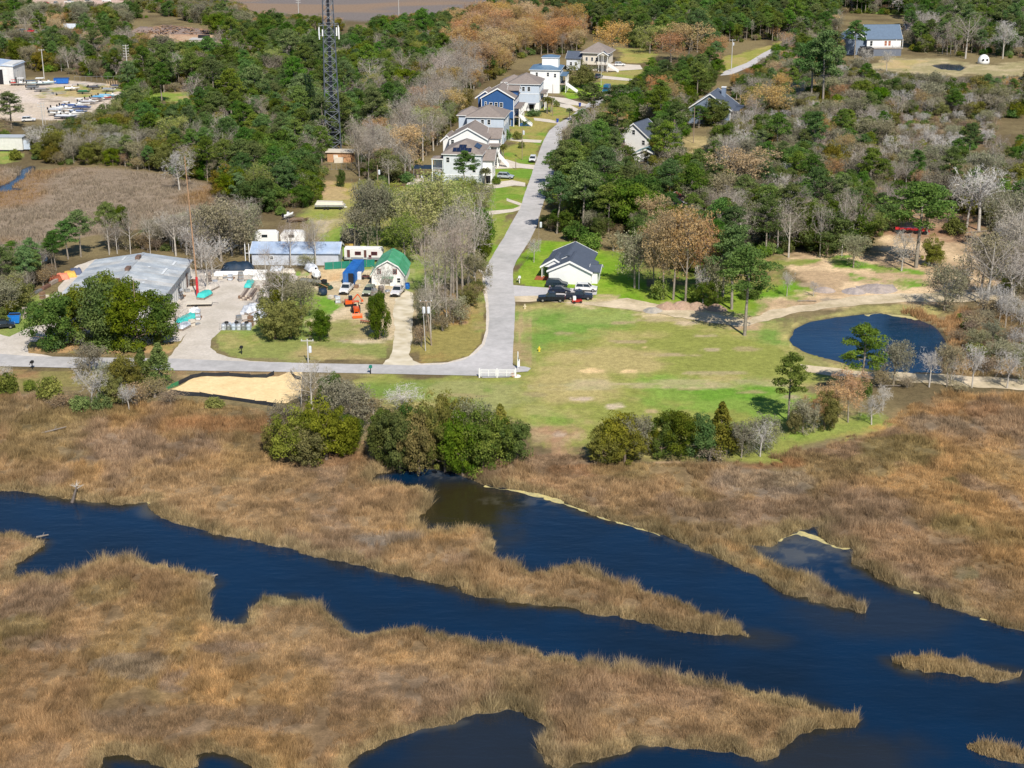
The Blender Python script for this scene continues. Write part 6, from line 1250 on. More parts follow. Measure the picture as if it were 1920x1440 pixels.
# RV and container
h = site(646, 491, -3, 'travel_trailer', 'long white travel trailer with dark doors behind the green fence', 'trailer')
RVW = mat('rv_white', (.72, .70, .68), .4, 0, .1, 1); MB().prism([(0, .75), (8.6, .75), (9.0, 2.2), (8.7, 3.1), (0, 3.1)], 0, 2.5, 'y').build('body', RVW, h)
MB().box(-.04, 8.8, -.03, 2.53, .55, 1.15).build('skirt', mat('rv_grey', (.25, .26, .28), .5, 0, .1, 1), h); MB().box(.0, 8.6, .0, 2.5, 3.1, 3.2).build('roof', WHITE, h)
for a, z, w_, hh in ((1.0, .9, .7, 2.0), (4.9, .9, .6, 2.0)): win(h, 'f', 0, a, z, w_, hh, frame=RVW, pane=mat('rv_door', (.12, .05, .045), .6, 0, .1, 1), name='door')
for a, w_ in ((3.2, 1.2), (7.0, 1.2), (6.0, .4)): win(h, 'f', 0, a, 1.8 if w_ > .5 else 1.0, w_, .6, frame=RSH)
MB().box(4.2, 5.0, .8, 1.5, 3.2, 3.45).build('roof_unit', WHITE, h)
for a in (3.9, 4.8): MB().tube((a, -.06, .36), (a, .2, .36), .36, .36, 10).build('wheel', BLACKM, h)
MB().tube((9.0, 1.25, .6), (10.2, 1.25, .55), .06).build('tow_bar', BLACKM, h)
h = site(643, 533, -6, 'shipping_container', 'blue shipping container with one door ajar behind the white pickup', 'container')
CB = mat('container_blue', (.02, .13, .42), .5, .1, .2, 1.2, (.03, .17, .50)); MB().box(0, 2.44, 0.0, 12.0, .1, 2.65).build('body', CB, h)
for i in range(28): MB().box(2.44, 2.50, .3 + i * .42, .5 + i * .42, .25, 2.5).build('corrugation', CB, h)
for i in range(18): MB().box(.1, 2.34, .3 + i * .65, .5 + i * .65, 2.65, 2.69).build('roof_rib', CB, h)
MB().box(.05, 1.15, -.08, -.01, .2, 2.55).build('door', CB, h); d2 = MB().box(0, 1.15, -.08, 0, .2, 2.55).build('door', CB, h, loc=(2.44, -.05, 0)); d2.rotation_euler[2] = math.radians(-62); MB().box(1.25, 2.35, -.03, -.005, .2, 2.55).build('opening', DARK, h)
for a in (.25, .6, .95): MB().tube((a, -.12, .25), (a, -.12, 2.5), .03).build('lock_rod', STEEL, h)
PL = mat('fence_green', (.02, .20, .14), .7, 0, .2, 1.5)
h = empty('privacy_fence', (*G(609, 506), 0), 0, 'green screened fence between the shed and the barn', 'fence')
a = G(609, 506); b = G(703, 500); L = math.hypot(b[0] - a[0], b[1] - a[1]); h.rotation_euler[2] = math.atan2(b[1] - a[1], b[0] - a[0])
for i in range(6):
    MB().box(i * L / 6 + .05, (i + 1) * L / 6 - .05, -.02, .02, .05, 1.75).build('panel', PL, h); MB().tube((i * L / 6, 0, 0), (i * L / 6, 0, 1.9), .05).build('post', STEEL, h)

# cell tower
h = site(625, 284, 8, 'cell_tower', 'tall steel lattice cell tower rising out of the picture', 'tower')
TS = mat('tower_steel', (.25, .27, .30), .6, .1, .25, .5); TL = mat('tower_leg', (.10, .115, .14), .6, .1, .2, .5); TD = mat('cable_black', (.015, .02, .03), .6, 0, .2, 1)
HT = 86.0; hw_ = lambda z: (4.9 - 3.3 * z / HT) / 2
cs = [(-1, -1), (1, -1), (1, 1), (-1, 1)]
for cx, cy in cs: MB().tube((cx * hw_(0), cy * hw_(0), 0), (cx * hw_(HT), cy * hw_(HT), HT), .20, .12, 6).build('leg', TL, h)
z = 0
while z < HT - 2:
    z1 = z + 2.4 + .9 * (1 - z / HT); m_ = MB(); a, b = hw_(z), hw_(z1)
    for i in range(4):
        (x1, y1), (x2, y2) = cs[i], cs[(i + 1) % 4]
        m_.tube((x1 * a, y1 * a, z), (x2 * b, y2 * b, z1), .085, .085, 4); m_.tube((x2 * a, y2 * a, z), (x1 * b, y1 * b, z1), .085, .085, 4); m_.tube((x1 * b, y1 * b, z1), (x2 * b, y2 * b, z1), .065, .065, 4)
    m_.build('brace', TS, h); z = z1
MB().prism([(-.55 , 0), (.55, 0), (.36, HT), (-.30, HT)], -.25, .15).build('cable_ladder', TD, h)
zp = 36.5
for zz in (zp, zp + 3.0):
    m_ = MB()
    for i in range(4):
        (x1, y1), (x2, y2) = cs[i], cs[(i + 1) % 4]; m_.tube((x1 * 3.0, y1 * 3.0, zz), (x2 * 3.0, y2 * 3.0, zz), .04, .04, 5)
    for x1, y1 in cs: m_.tube((x1 * hw_(zz), y1 * hw_(zz), zz), (x1 * 3.0, y1 * 3.0, zz), .08, .08, 5)
    m_.build('antenna_frame', TS, h)
for i, (x1, y1) in enumerate([(-3, -3), (-3, -1), (-2, -3), (3, -3), (3, -1), (2.3, -3), (-3, 2), (3, 2), (0, 3)]):
    MB().box(x1 - .16, x1 + .16, y1 - .12, y1 + .10, zp - 1.2 + .5 * (i % 3), zp + 1.8 + .6 * (i % 2)).build('antenna', WHITE if i % 4 else PALEG, h)
h = site(614, 304, -4, 'equipment_hut', 'tan brick equipment hut with flat pale roof at the tower foot', 'hut')
wall(h, 0, 7.6, 0, 4.5, 0, 3.0, mat('tan_brick', (.50, .28, .15), .85, 0, .2, 2)); wall(h, -.5, 8.2, -.5, 5, 3.0, 3.25, CREAM, 'roof'); win(h, 'f', 0, 2.6, .05, 1, 2.1, name='door', pane=CREAM); wall(h, 2.3, 5.0, -1.2, -.05, 0, 1.6, CREAM, 'cabinet')
for i in range(8):
    pass
h = site(612, 318, 0, 'compound_fence', 'chain link fence round the tower foot', 'fence')
for i in range(7): MB().tube((i * 1.5, 0, 0), (i * 1.5, 0, 2), .05).build('post', STEEL, h)
MB().tube((0, 0, 2), (9, 0, 2), .03).build('rail', STEEL, h); MB().tube((0, 0, .1), (9, 0, .1), .03).build('rail', STEEL, h)

# far left buildings
h = site(-30, 158, -2, 'boat_shed', 'tall white metal boat shed with open dark bay in the boatyard', 'shed')
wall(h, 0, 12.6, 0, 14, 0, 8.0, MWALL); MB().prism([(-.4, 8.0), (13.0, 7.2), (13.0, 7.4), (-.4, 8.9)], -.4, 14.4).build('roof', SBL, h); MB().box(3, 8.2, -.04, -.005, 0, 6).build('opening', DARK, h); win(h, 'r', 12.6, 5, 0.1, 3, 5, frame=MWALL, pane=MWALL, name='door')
h = site(22, 144, 0, 'small_hut', 'small cream hut with pale yellow roof next to the boat shed', 'hut')
wall(h, 0, 2.6, 0, 3, 0, 2.2, CREAM); gable(h, 0, 2.6, 0, 3, 2.2, .8, 'x', mat('yellow_roof', (.5, .45, .28), .8, 0, .1, 1), CREAM, .2)
h = site(118, 66, -4, 'metal_building', 'pale metal roof among dark trees above the boatyard', 'building')
wall(h, 0, 10.5, 0, 9, 0, 3.5, PALEG); gable(h, 0, 10.5, 0, 9, 3.5, 1.6, 'x', mat('pale_metal_roof', (.60, .64, .68), .5, .1, .1, .6), PALEG)
h = site(356, 88, -3, 'metal_building', 'pale grey flat building by the log heap with dark roof unit', 'building')
wall(h, 0, 12, 0, 7, 0, 3.4, CREAM); wall(h, -.3, 12.3, -.3, 7.3, 3.4, 3.65, mat('flat_pale_roof', (.52, .50, .47), .8, 0, .1, 1), 'roof'); wall(h, 3, 8.5, 5, 6.8, 3.7, 5.0, BLACKM, 'roof_unit')
h = site(0, 284, -1, 'mobile_office', 'long white mobile office with flat roof at the edge of the marsh', 'trailer')
wall(h, -12, 7.4, 0, 4.6, .5, 4.4, mat('dull_white_panel', (.66, .66, .62), .6, 0, .12, 1)); wall(h, -12.2, 7.6, -.2, 4.8, 4.4, 4.6, mat('flat_grey_roof', (.42, .46, .50), .7, 0, .1, 1), 'roof'); wall(h, 7.4, 9.4, 1, 4.4, .5, 3.2, PALEB, 'porch'); wall(h, -12, 7.3, .1, 4.5, 0, .5, DARK, 'skirt')
win(h, 'f', 0, -2, 2.2, 1.2, 1.0)
# ---------------------------------------------------------------- vehicles (local +x is the front)
TYRE = mat('tyre_rubber', (.02, .02, .02), .9, 0, .2, 3); RIM = mat('alloy_rim', (.45, .45, .46), .35, .7, .1, 2); LAMP = mat('headlamp', (.75, .76, .78), .15, 0, .03, 2); TAIL = mat('tail_lamp', (.45, .02, .02), .3, 0, .05, 2)
_paint = {}
def paint(rgb):
    k = tuple(rgb)
    if k not in _paint: _paint[k] = mat('car_paint_%d' % len(_paint), rgb, .25, .1, .08, 1.5, spec=.5)
    return _paint[k]
def vehicle(kind, px, py, head, rgb, label, group=None, name=None, world=None):
    x, y = world or G(px, py); pt = paint(rgb)
    o = empty(name or {'pickup': 'pickup_truck', 'suv': 'parked_suv', 'sedan': 'parked_car', 'van': 'box_truck'}[kind], (x, y, Z0 + .01), math.radians(head), label, {'pickup': 'pickup truck', 'suv': 'car', 'sedan': 'car', 'van': 'truck'}[kind], group)
    if kind == 'pickup':
        L, Wd = 5.7, 1.95
        body = [(-2.85, .55), (2.75, .5), (2.85, .8), (2.8, 1.08), (1.25, 1.22), (-.95, 1.22), (-.95, 1.16), (-2.85, 1.16)]; cab = [(-.95, 1.2), (1.2, 1.2), (.55, 1.85), (-.80, 1.87)]; wx = (-1.85, 1.85)
        MB().box(-2.72, -1.02, -.80, .80, 1.165, 1.175).build('bed', BLACKM, o); roofr = (-.72, .48, 1.88)
    elif kind == 'suv':
        L, Wd = 4.8, 1.9; body = [(-2.4, .5), (2.3, .45), (2.4, .85), (1.2, 1.12), (-2.35, 1.15)]; cab = [(-2.3, 1.12), (1.15, 1.1), (.5, 1.70), (-1.95, 1.76)]; wx = (-1.45, 1.5); roofr = (-1.9, .42, 1.74)
    elif kind == 'sedan':
        L, Wd = 4.7, 1.8; body = [(-2.35, .45), (2.25, .4), (2.35, .7), (1.1, .98), (-1.9, 1.02), (-2.35, .95)]; cab = [(-1.75, 1.0), (1.05, .96), (.3, 1.42), (-1.0, 1.44)]; wx = (-1.4, 1.4); roofr = (-.95, .25, 1.44)
    else:
        L, Wd = 6.2, 2.1; body = [(-3.1, .6), (3.0, .55), (3.1, 1.2), (2.2, 1.5), (-3.1, 1.5)]; cab = [(1.2, 1.5), (2.15, 1.5), (1.7, 2.3), (1.2, 2.35)]; wx = (-1.9, 2.0); roofr = (1.2, 1.65, 2.33)
        MB().box(-3.1, 1.1, -1.05, 1.05, 1.5, 3.1).build('cargo_box', pt, o)
    b = MB(); h_ = Wd / 2
    b.prism(body, -h_, h_, 'y'); b.build('body', pt, o)
    g = MB(); n = len(cab); hi = h_ - .18
    A = []; B = []
    for u, z in cab:
        k = h_ - .05 if z < 1.3 or (kind == 'van' and z < 1.6) else hi
        A.append((u, -k, z)); B.append((u, k, z))
    g.v = A + B; g.f = [tuple(range(n)), tuple(range(2 * n - 1, n - 1, -1))] + [((i + 1) % n, i, n + i, n + (i + 1) % n) for i in range(n)]
    g.build('windows', GLASS, o)
    MB().box(roofr[0], roofr[1], -hi + .02, hi - .02, roofr[2] - .03, roofr[2] + .05).build('roof', pt, o)
    for sy in (-1, 1):
        m_ = MB()
        for (u0, z0), (u1, z1) in ((cab[1], cab[2]), (cab[0], cab[-1])):
            m_.tube((u0, sy * (h_ - .05), z0), (u1, sy * hi, z1), .05, .05, 4)
        um = (cab[0][0] + cab[1][0]) / 2; m_.tube((um, sy * (h_ - .04), cab[0][1]), (um - .1, sy * (hi + .01), roofr[2] - .05), .05, .05, 4)
        m_.build('pillar', pt, o)
        MB().box(body[2][0] - .15, body[2][0] + .02, sy * (h_ - .25) - .17, sy * (h_ - .25) + .17, .68, .86).build('headlight', LAMP, o)
        MB().box(body[0][0] - .03, body[0][0] + .1, sy * (h_ - .15) - .1, sy * (h_ - .15) + .1, .8, 1.05).build('tail_light', TAIL, o)
        MB().box(cab[1][0] - .35, cab[1][0] - .15, sy * (h_ + .1) - .09, sy * (h_ + .1) + .09, 1.1, 1.25).build('mirror', pt, o)
        for wxx in wx:
            w_ = MB().tube((wxx, sy * (h_ - .14), .37), (wxx, sy * (h_ + .03), .37), .37, .37, 14).build('wheel', TYRE, o); MB().tube((wxx, sy * (h_ + .025), .37), (wxx, sy * (h_ + .05), .37), .21, .19, 10).build('rim', RIM, w_)
            MB().lathe([(.44, 0), (.44, .02)], 10).v
    MB().box(body[2][0] - .02, body[2][0] + .06, -h_ + .1, h_ - .1, .45, .62).build('bumper', BLACKM if kind != 'sedan' else pt, o)
    MB().box(body[2][0] - .04, body[2][0] + .03, -.45, .45, .66, .84).build('grille', BLACKM, o)
    return o
BLK = (.012, .014, .022); DBL = (.014, .022, .045); WHT = (.78, .78, .77); SLV = (.42, .47, .53)
gp = 'vehicles parked beside the white house'
vehicle('pickup', 1034, 565, 178, BLK, 'black pickup truck parked nearest the lane with its nose to the road', gp)
vehicle('pickup', 1086, 561, -2, DBL, 'dark blue pickup truck nose away from the road beside the red cart', gp)
vehicle('sedan', 1050, 549, -6, DBL, 'dark blue sedan between the black pickup and the dark suv', gp)
vehicle('suv', 1044, 538, -5, (.016, .03, .04), 'dark suv parked tight against the white house front', gp)
vehicle('suv', 1099, 546, -6, WHT, 'white suv parked under the white gable wall', gp)
vehicle('pickup', 650, 548, -98, WHT, 'white pickup truck in front of the blue container')
vehicle('suv', 692, 552, -100, (.36, .40, .28), 'sage green off-road car between the two white pickups')
vehicle('pickup', 746, 552, -100, (.72, .70, .72), 'white pickup truck with dark windscreen at the barn door')
vehicle('suv', 948, 335, -12, SLV, 'silver blue suv on the drive of the solar panel house')
vehicle('suv', 999, 303, -96, WHT, 'white car parked on the grass verge above the curve')
vehicle('sedan', 1030, 347, -98, WHT, 'white car parked on the street edge under overhanging trees')
vehicle('van', 1137, 174, -105, (.02, .14, .26), 'dark teal box truck driving at the top of the street')
vehicle('suv', 1162, 124, 3, WHT, 'white suv near the beige house at the street end')
vehicle('pickup', 1121, 147, 60, (.08, .10, .13), 'dark pickup parked in the shade under the beige house')
for i, (a, b_, hd, c_, lb) in enumerate([(54, 228, 15, WHT, 'white van beside the utility pole below the boat rows'), (57, 61, 5, (.55, .04, .05), 'red truck among parked cars in the tree gap'), (44, 61, 0, (.2, .3, .5), 'blue grey car left of the red truck in the tree gap'), (70, 63, 90, WHT, 'white car next to the red truck in the tree gap'), (84, 62, 90, WHT, 'white van last in the line beside the red truck'),
    (86, 9, 80, (.6, .03, .03), 'red truck cab parked at the far lot'), (105, 8, 90, (.5, .5, .5), 'grey car in the far lot behind the woods'), (130, 6, 0, WHT, 'white car first of the far lot row'), (166, 5, 10, (.6, .58, .5), 'cream car in the middle of the far lot row'), (200, 4, 10, WHT, 'white car last of the far lot row')]):
    vehicle(['suv', 'pickup'][i % 2], a, b_, hd, c_, lb, 'vehicles in the far lots')

# small red cart with a person beside the trucks
o = site(1082, 568, 10, 'utility_cart', 'small red utility cart with a white box behind the blue pickup', 'cart')
MB().box(-1.1, 1.0, -.5, .5, .35, .7).build('body', paint((.45, .03, .02)), o); MB().box(-.9, -.3, -.35, .35, .7, 1.5).build('box', WHITE, o); MB().tube((.5, 0, .7), (.2, 0, 1.1), .04).build('steering_wheel', BLACKM, o)
for a in (-.7, .7):
    for b_ in (-.5, .5): MB().tube((a, b_ - .08, .28), (a, b_ + .08, .28), .28, .28, 10).build('wheel', TYRE, o)

# tractor with loader
o = site(668, 588, -80, 'tractor', 'orange tractor with raised loader arms in the sandy yard', 'tractor')
OR = paint((.75, .12, .02))
MB().prism([(-.6, .9), (1.5, .8), (1.6, 1.45), (-.4, 1.5), (-.6, 1.3)], -.38, .38).build('hood', OR, o); MB().box(-1.6, -.5, -.5, .5, .7, 1.1).build('seat_deck', OR, o); MB().prism([(-1.5, 1.1), (-1.0, 1.1), (-1.1, 1.25), (-1.35, 1.3), (-1.5, 1.7)], -.25, .25).build('seat', BLACKM, o)
MB().box(-1.7, -.5, -.7, .7, 2.3, 2.38).build('canopy', OR, o)
for a in (-1.65, -.55):
    for b_ in (-.6, .6): MB().tube((a, b_, 1.0), (a, b_, 2.3), .04).build('canopy_post', BLACKM, o)
for b_ in (-.75, .75): w_ = MB().tube((-1.1, b_ - .18, .75), (-1.1, b_ + .18, .75), .75, .75, 16).build('rear_wheel', TYRE, o); MB().tube((-1.1, b_ - .2, .75), (-1.1, b_ + .2, .75), .36, .36, 10).build('rim', OR, w_); w_ = MB().tube((1.1, b_ * .85 - .12, .45), (1.1, b_ * .85 + .12, .45), .45, .45, 14).build('front_wheel', TYRE, o); MB().tube((1.1, b_ * .85 - .14, .45), (1.1, b_ * .85 + .14, .45), .2, .2, 10).build('rim', OR, w_)
for b_ in (-.5, .5): MB().tube((-.1, b_, 1.6), (1.9, b_, 1.25), .08).tube((1.9, b_, 1.25), (2.9, b_, .4), .08).build('loader_arm', OR, o)
MB().prism([(2.9, .1), (3.7, .1), (3.2, .45), (3.0, .9), (2.85, .8)], -1.0, 1.0).build('bucket', OR, o)
o = site(655, 573, 15, 'orange_digger', 'orange mini excavator with folded boom just above the tractor', 'excavator')
MB().box(-1, 1, -.8, -.4, 0, .5).build('track', TYRE, o); MB().box(-1, 1, .4, .8, 0, .5).build('track', TYRE, o); MB().box(-.9, .8, -.7, .7, .5, 1.3).build('body', OR, o); MB().box(-.2, .6, -.65, .1, 1.3, 2.2).build('cab', GLASS, o)
MB().tube((.7, .3, 1.0), (1.9, .3, 2.3), .13).tube((1.9, .3, 2.3), (2.7, .3, 1.0), .11).build('boom', OR, o); MB().prism([(2.5, .6), (3.1, .7), (2.9, 1.1)], 0, .6).build('bucket', OR, o)
o = site(690, 607, -30, 'plough_attachment', 'rusty red plough attachment at the foot of the loader', 'farm tool')
MB().box(-1.8, 1.8, -.2, .2, .4, .6).build('frame', paint((.45, .16, .10)), o)
for i in range(7): MB().tube((-1.6 + i * .53, 0, .5), (-1.5 + i * .53, -.5, .0), .06).build('tine', BLACKM, o)

# boats
def boat(px, py, head, L, hull_c, label, group=None, cover=None, console=True, trailer=True, ttop=False, name='boat'):
    x, y = G(px, py); o = empty(name, (x, y, .06), math.radians(head), label, 'boat', group); w = L * .155
    z0 = .55 if trailer else .1
    st = [(-.5, 1, .55), (-.2, 1.05, .5), (.15, .95, .5), (.36, .6, .62), (.5, .03, .85)]
    m_ = MB(); V = []
    for u, ww, zz in st: V.append([(u * L, -w * ww, z0 + zz), (u * L, -w * ww * .75, z0 + .12 + (.3 if u > .3 else 0)), (u * L, 0, z0 + (.45 if u > .45 else 0)), (u * L, w * ww * .75, z0 + .12 + (.3 if u > .3 else 0)), (u * L, w * ww, z0 + zz)])
    m_.v = [p_ for r_ in V for p_ in r_]
    for i in range(4):
        for j in range(4): a = i * 5 + j; m_.f.append((a, a + 1, a + 6, a + 5))
    m_.f.append((0, 4, 3, 2, 1)); m_.build('hull', paint(hull_c), o)
    d = MB(); b = len(d.v)
    zt = (lambda zz: zz - .18) if cover is None else (lambda zz: zz + .04)
    d.v = [(u * L, -w * ww * .93, z0 + zt(zz)) for u, ww, zz in st] + [(u * L, w * ww * .93, z0 + zt(zz)) for u, ww, zz in st]
    d.f = [(i, i + 1, i + 6, i + 5) for i in range(4)]; d.build('deck' if cover is None else 'cover', paint(cover or (.66, .66, .62)), o)
    if cover is not None: MB().prism([(-w * .8, z0 + .55), (w * .8, z0 + .55), (0, z0 + 1.0)], -L * .42, L * .25, 'x').build('cover_ridge', paint(cover), o)
    if console and cover is None:
        MB().prism([(-.1 * L, z0 + .3), (.08 * L, z0 + .3), (.04 * L, z0 + 1.2), (-.05 * L, z0 + 1.2)], -w * .4, w * .4).build('console', WHITE, o)
        MB().prism([(.0 * L, z0 + 1.2), (.04 * L, z0 + 1.2), (-.0 * L, z0 + 1.6), (-.02 * L, z0 + 1.6)], -w * .38, w * .38).build('windscreen', GLASS, o)
    if ttop:
        MB().box(-.16 * L, .14 * L, -w * .8, w * .8, z0 + 2.3, z0 + 2.4).build('canopy', WHITE, o)
        for a in (-.1, .08):
            for b_ in (-.5, .5): MB().tube((a * L, b_ * w, z0 + .4), (a * L, b_ * w, z0 + 2.3), .04).build('canopy_post', STEEL, o)
    MB().box(-.5 * L - .35, -.5 * L + .05, -.2, .2, z0 + .2, z0 + 1.25).build('outboard_motor', BLACKM, o)
    if trailer:
        t = MB(); t.tube((-.45 * L, -w * .6, .42), (.35 * L, -w * .5, .42), .06); t.tube((-.45 * L, w * .6, .42), (.35 * L, w * .5, .42), .06); t.tube((.35 * L, -w * .5, .42), (.62 * L, 0, .42), .05); t.tube((.35 * L, w * .5, .42), (.62 * L, 0, .42), .05)
        t.build('trailer_frame', STEEL, o)
        for b_ in (-1, 1): MB().tube((-.12 * L, b_ * w * 1.0 - .1, .3), (-.12 * L, b_ * w * 1.0 + .1, .3), .3, .3, 10).build('wheel', TYRE, o)
    return o
BW_ = (.72, .72, .70)
boat(594, 524, -80, 6.0, BW_, 'white boat with raised bow on trailer near the shed corner', ttop=False)
boat(541, 410, 60, 4.2, BW_, 'small white boat at the tree edge above the grassy yard'); boat(560, 416, 15, 5.2, (.22, .15, .10), 'brown covered boat lying on the grassy yard', cover=(.2, .14, .09), trailer=False)
o = site(618, 392, 0, 'pontoon_boat', 'long cream pontoon boat on a double trailer in the grassy yard', 'boat')
for b_ in (-.8, .8): MB().tube((-3.8, b_, 1.0), (3.6, b_, 1.0), .3, .3, 10).tube((3.6, b_, 1.0), (4.3, b_, 1.15), .3, .05, 10).build('pontoon', STEEL, o)
MB().box(-3.8, 3.9, -1.15, 1.15, 1.3, 1.42).build('deck', CREAM, o); MB().hull([(-3.6, -1.1, 1.42), (3.7, -1.1, 1.42), (3.7, 1.1, 1.42), (-3.6, 1.1, 1.42)], [(-3.3, -.9, 2.2), (3.5, -.9, 2.0), (3.5, .9, 2.0), (-3.3, .9, 2.2)]).build('fitted_cover', CREAM, o)
MB().box(-3.6, 4.6, -.5, -.38, .55, .68).box(-3.6, 4.6, .38, .5, .55, .68).build('trailer_frame', WHITE, o)
for a in (-1.2, -.3, 2.9):
    for b_ in (-.95, .95): MB().tube((a, b_ - .1, .33), (a, b_ + .1, .33), .33, .33, 10).build('wheel', TYRE, o)
gb = 'boats and trailers in the boatyard'
YB = [(40, 160, 5, 8.5, BW_, None, 1, 'white boat nearest the big boat shed'), (76, 160, 8, 10.5, (.45, .62, .66), None, 1, 'pale turquoise hulled boat with white canopy in the boatyard'), (80, 172, 5, 6, (.3, .3, .3), (.3, .28, .27), 0, 'grey covered skiff below the turquoise boat'),
 (116, 207, -6, 8, BW_, None, 0, 'white boat at the west end of the upper boat row'), (132, 203, -8, 8, BW_, (.08, .13, .30), 0, 'white boat with navy cover in the upper boat row'), (150, 200, -8, 8, BW_, None, 1, 'white boat with canopy in the middle of the upper boat row'), (163, 196, -10, 7, (.5, .5, .52), (.45, .44, .46), 0, 'grey covered boat in the upper boat row'), (176, 191, -12, 7, (.35, .28, .25), (.4, .32, .28), 0, 'brown covered boat in the upper boat row'),
 (188, 187, -10, 6.5, BW_, (.14, .38, .60), 0, 'boat with light blue cover near the end of the row'), (200, 184, -10, 6.5, (.3, .5, .62), (.25, .48, .62), 0, 'sky blue boat with matching cover near the row end'), (212, 183, -10, 5.5, BW_, None, 0, 'small white boat at the east end of the row'),
 (113, 217, -5, 8, BW_, None, 1, 'white boat with canopy leading the lower boat row'), (124, 223, -6, 8, (.10, .14, .24), (.62, .64, .66), 0, 'navy hulled boat with pale cover in the lower boat row'), (140, 217, -6, 7.5, BW_, None, 0, 'white open boat at the end of the lower boat row'), (157, 206, -8, 6, (.12, .16, .3), (.05, .08, .2), 0, 'dark navy covered boat between the rows'),
 (158, 176, 8, 5, (.05, .16, .08), (.06, .18, .09), 0, 'green skiff on the grass behind the boat rows'), (222, 166, -12, 6, BW_, (.07, .08, .13), 0, 'white boat with dark cover by the far fence'), (128, 246, 20, 5, BW_, None, 0, 'white skiff on the dry bank below the boatyard')]
YB += [(108, 211, -6, 7, BW_, (.5, .52, .55), 0, 'white boat with pale grey cover squeezed behind the upper row head'), (125, 206, -8, 7, (.12, .2, .4), None, 1, 'blue hulled boat with canopy second in the upper row'), (140, 203, -8, 7, BW_, (.6, .6, .58), 0, 'white boat under a cream cover third in the upper row'), (170, 194, -11, 6.5, BW_, None, 0, 'white open boat between the grey and brown covered boats'),
 (183, 190, -12, 6, BW_, (.09, .1, .12), 0, 'white boat with black cover beside the light blue one'), (195, 187, -10, 6, (.55, .1, .08), (.6, .6, .6), 0, 'red hulled boat under a pale cover near the row end'), (133, 221, -5, 7, BW_, None, 1, 'white canopy boat second in the lower boat row'), (148, 214, -6, 6.5, (.15, .2, .32), (.2, .26, .4), 0, 'slate blue covered boat last but one in the lower row'),
 (60, 157, 12, 6, BW_, (.10, .12, .15), 0, 'white boat with charcoal cover between the two large boats'), (92, 158, 4, 6, BW_, None, 0, 'small white boat tucked behind the long dumpster'), (62, 168, 10, 5, (.2, .22, .24), (.16, .17, .18), 0, 'black covered skiff in front of the large boats'), (136, 170, 15, 5.5, BW_, None, 0, 'white skiff parked on the yard grass island'), (178, 168, -6, 5, (.12, .12, .14), (.1, .1, .12), 0, 'black skiff on the east end of the grass island'), (205, 172, -10, 5.5, BW_, (.3, .32, .35), 0, 'white boat with grey cover behind the blue covered pair')]
for (a, b_, hd, L_, hc, cv, tt, lb) in YB: boat(a, b_, hd, L_, hc, lb, gb, cover=cv, ttop=bool(tt))
for i, (a, b_, hd, L_, lb) in enumerate([(103, 176, 28, 9, 'long empty steel boat trailer angled on the gravel'), (110, 178, 20, 6, 'short empty boat trailer beside the long one'), (150, 216, -4, 6, 'empty boat trailer at the end of the lower row'), (150, 160, 15, 6, 'empty trailer by the far fence west'), (168, 164, 5, 5, 'empty trailer by the far fence middle'), (186, 162, 0, 5, 'empty trailer by the far fence east')]):
    x, y = G(a, b_); o = empty('boat_trailer', (x, y, .06), math.radians(hd), lb, 'trailer', 'empty boat trailers')
    m_ = MB()
    for s_ in (-.7, .7): m_.tube((-L_ / 2, s_, .5), (L_ * .25, s_, .5), .08); m_.tube((L_ * .25, s_, .5), (L_ / 2, 0, .5), .07)
    for k in range(4): m_.tube((-L_ / 2 + k * L_ * .22, -.7, .5), (-L_ / 2 + k * L_ * .22, .7, .5), .05)
    m_.build('frame', STEEL, o)
    for s_ in (-.95, .95): MB().tube((-.8, s_ - .1, .33), (-.8, s_ + .1, .33), .33, .33, 10).build('wheel', TYRE, o)
def dumpster(px, py, head, rgb, L, H_, label):
    x, y = G(px, py); o = empty('dumpster', (x, y, .06), math.radians(head), label, 'dumpster'); w = L * .2 if L > 5 else .9; pm_ = paint(rgb)
    b = MB(); b.hull([(-L / 2 + .3, -w, .2), (L / 2 - .3, -w, .2), (L / 2 - .3, w, .2), (-L / 2 + .3, w, .2)], [(-L / 2, -w, H_), (L / 2, -w, H_), (L / 2, w, H_), (-L / 2, w, H_)]).build('bin', pm_, o)
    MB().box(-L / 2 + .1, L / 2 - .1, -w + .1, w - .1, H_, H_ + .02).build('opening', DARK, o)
    for i in range(6): xx = -L / 2 + .5 + i * (L - 1) / 5; MB().box(xx - .05, xx + .05, -w - .08, -w, .3, H_ - .1).build('rib', pm_, o)
    MB().box(-L / 2, L / 2, -w - .06, -w + .05, H_ - .1, H_ + .08).box(-L / 2, L / 2, w - .05, w + .06, H_ - .1, H_ + .08).build('rim', pm_, o); return o
o = dumpster(116, 157, 6, (.02, .14, .50), 6.0, 2.2, 'long blue roll-off dumpster in the boatyard'); dumpster(29, 606, 5, (.02, .20, .62), 2.4, 1.8, 'bright blue dumpster at the west edge of the gravel yard')
x, y = G(5, 614); vehicle('suv', 5, 616, 20, (.02, .025, .035), 'dark suv at the west edge beside the blue dumpster')
o = site(104, 160, 0, 'forklift', 'red forklift by the boat shed', 'forklift'); o.location = (*G(27, 160), .06)
MB().box(-1.2, .8, -.7, .7, .4, 1.3).build('body', paint((.5, .03, .02)), o); MB().box(.8, 1.0, -.6, .6, .2, 3.2).build('mast', BLACKM, o); MB().box(1.0, 2.2, -.5, -.3, .2, .28).build('fork', STEEL, o); MB().box(1.0, 2.2, .3, .5, .2, .28).build('fork', STEEL, o); MB().box(-1.0, .5, -.6, .6, 2.2, 2.3).build('roof', paint((.5, .03, .02)), o)
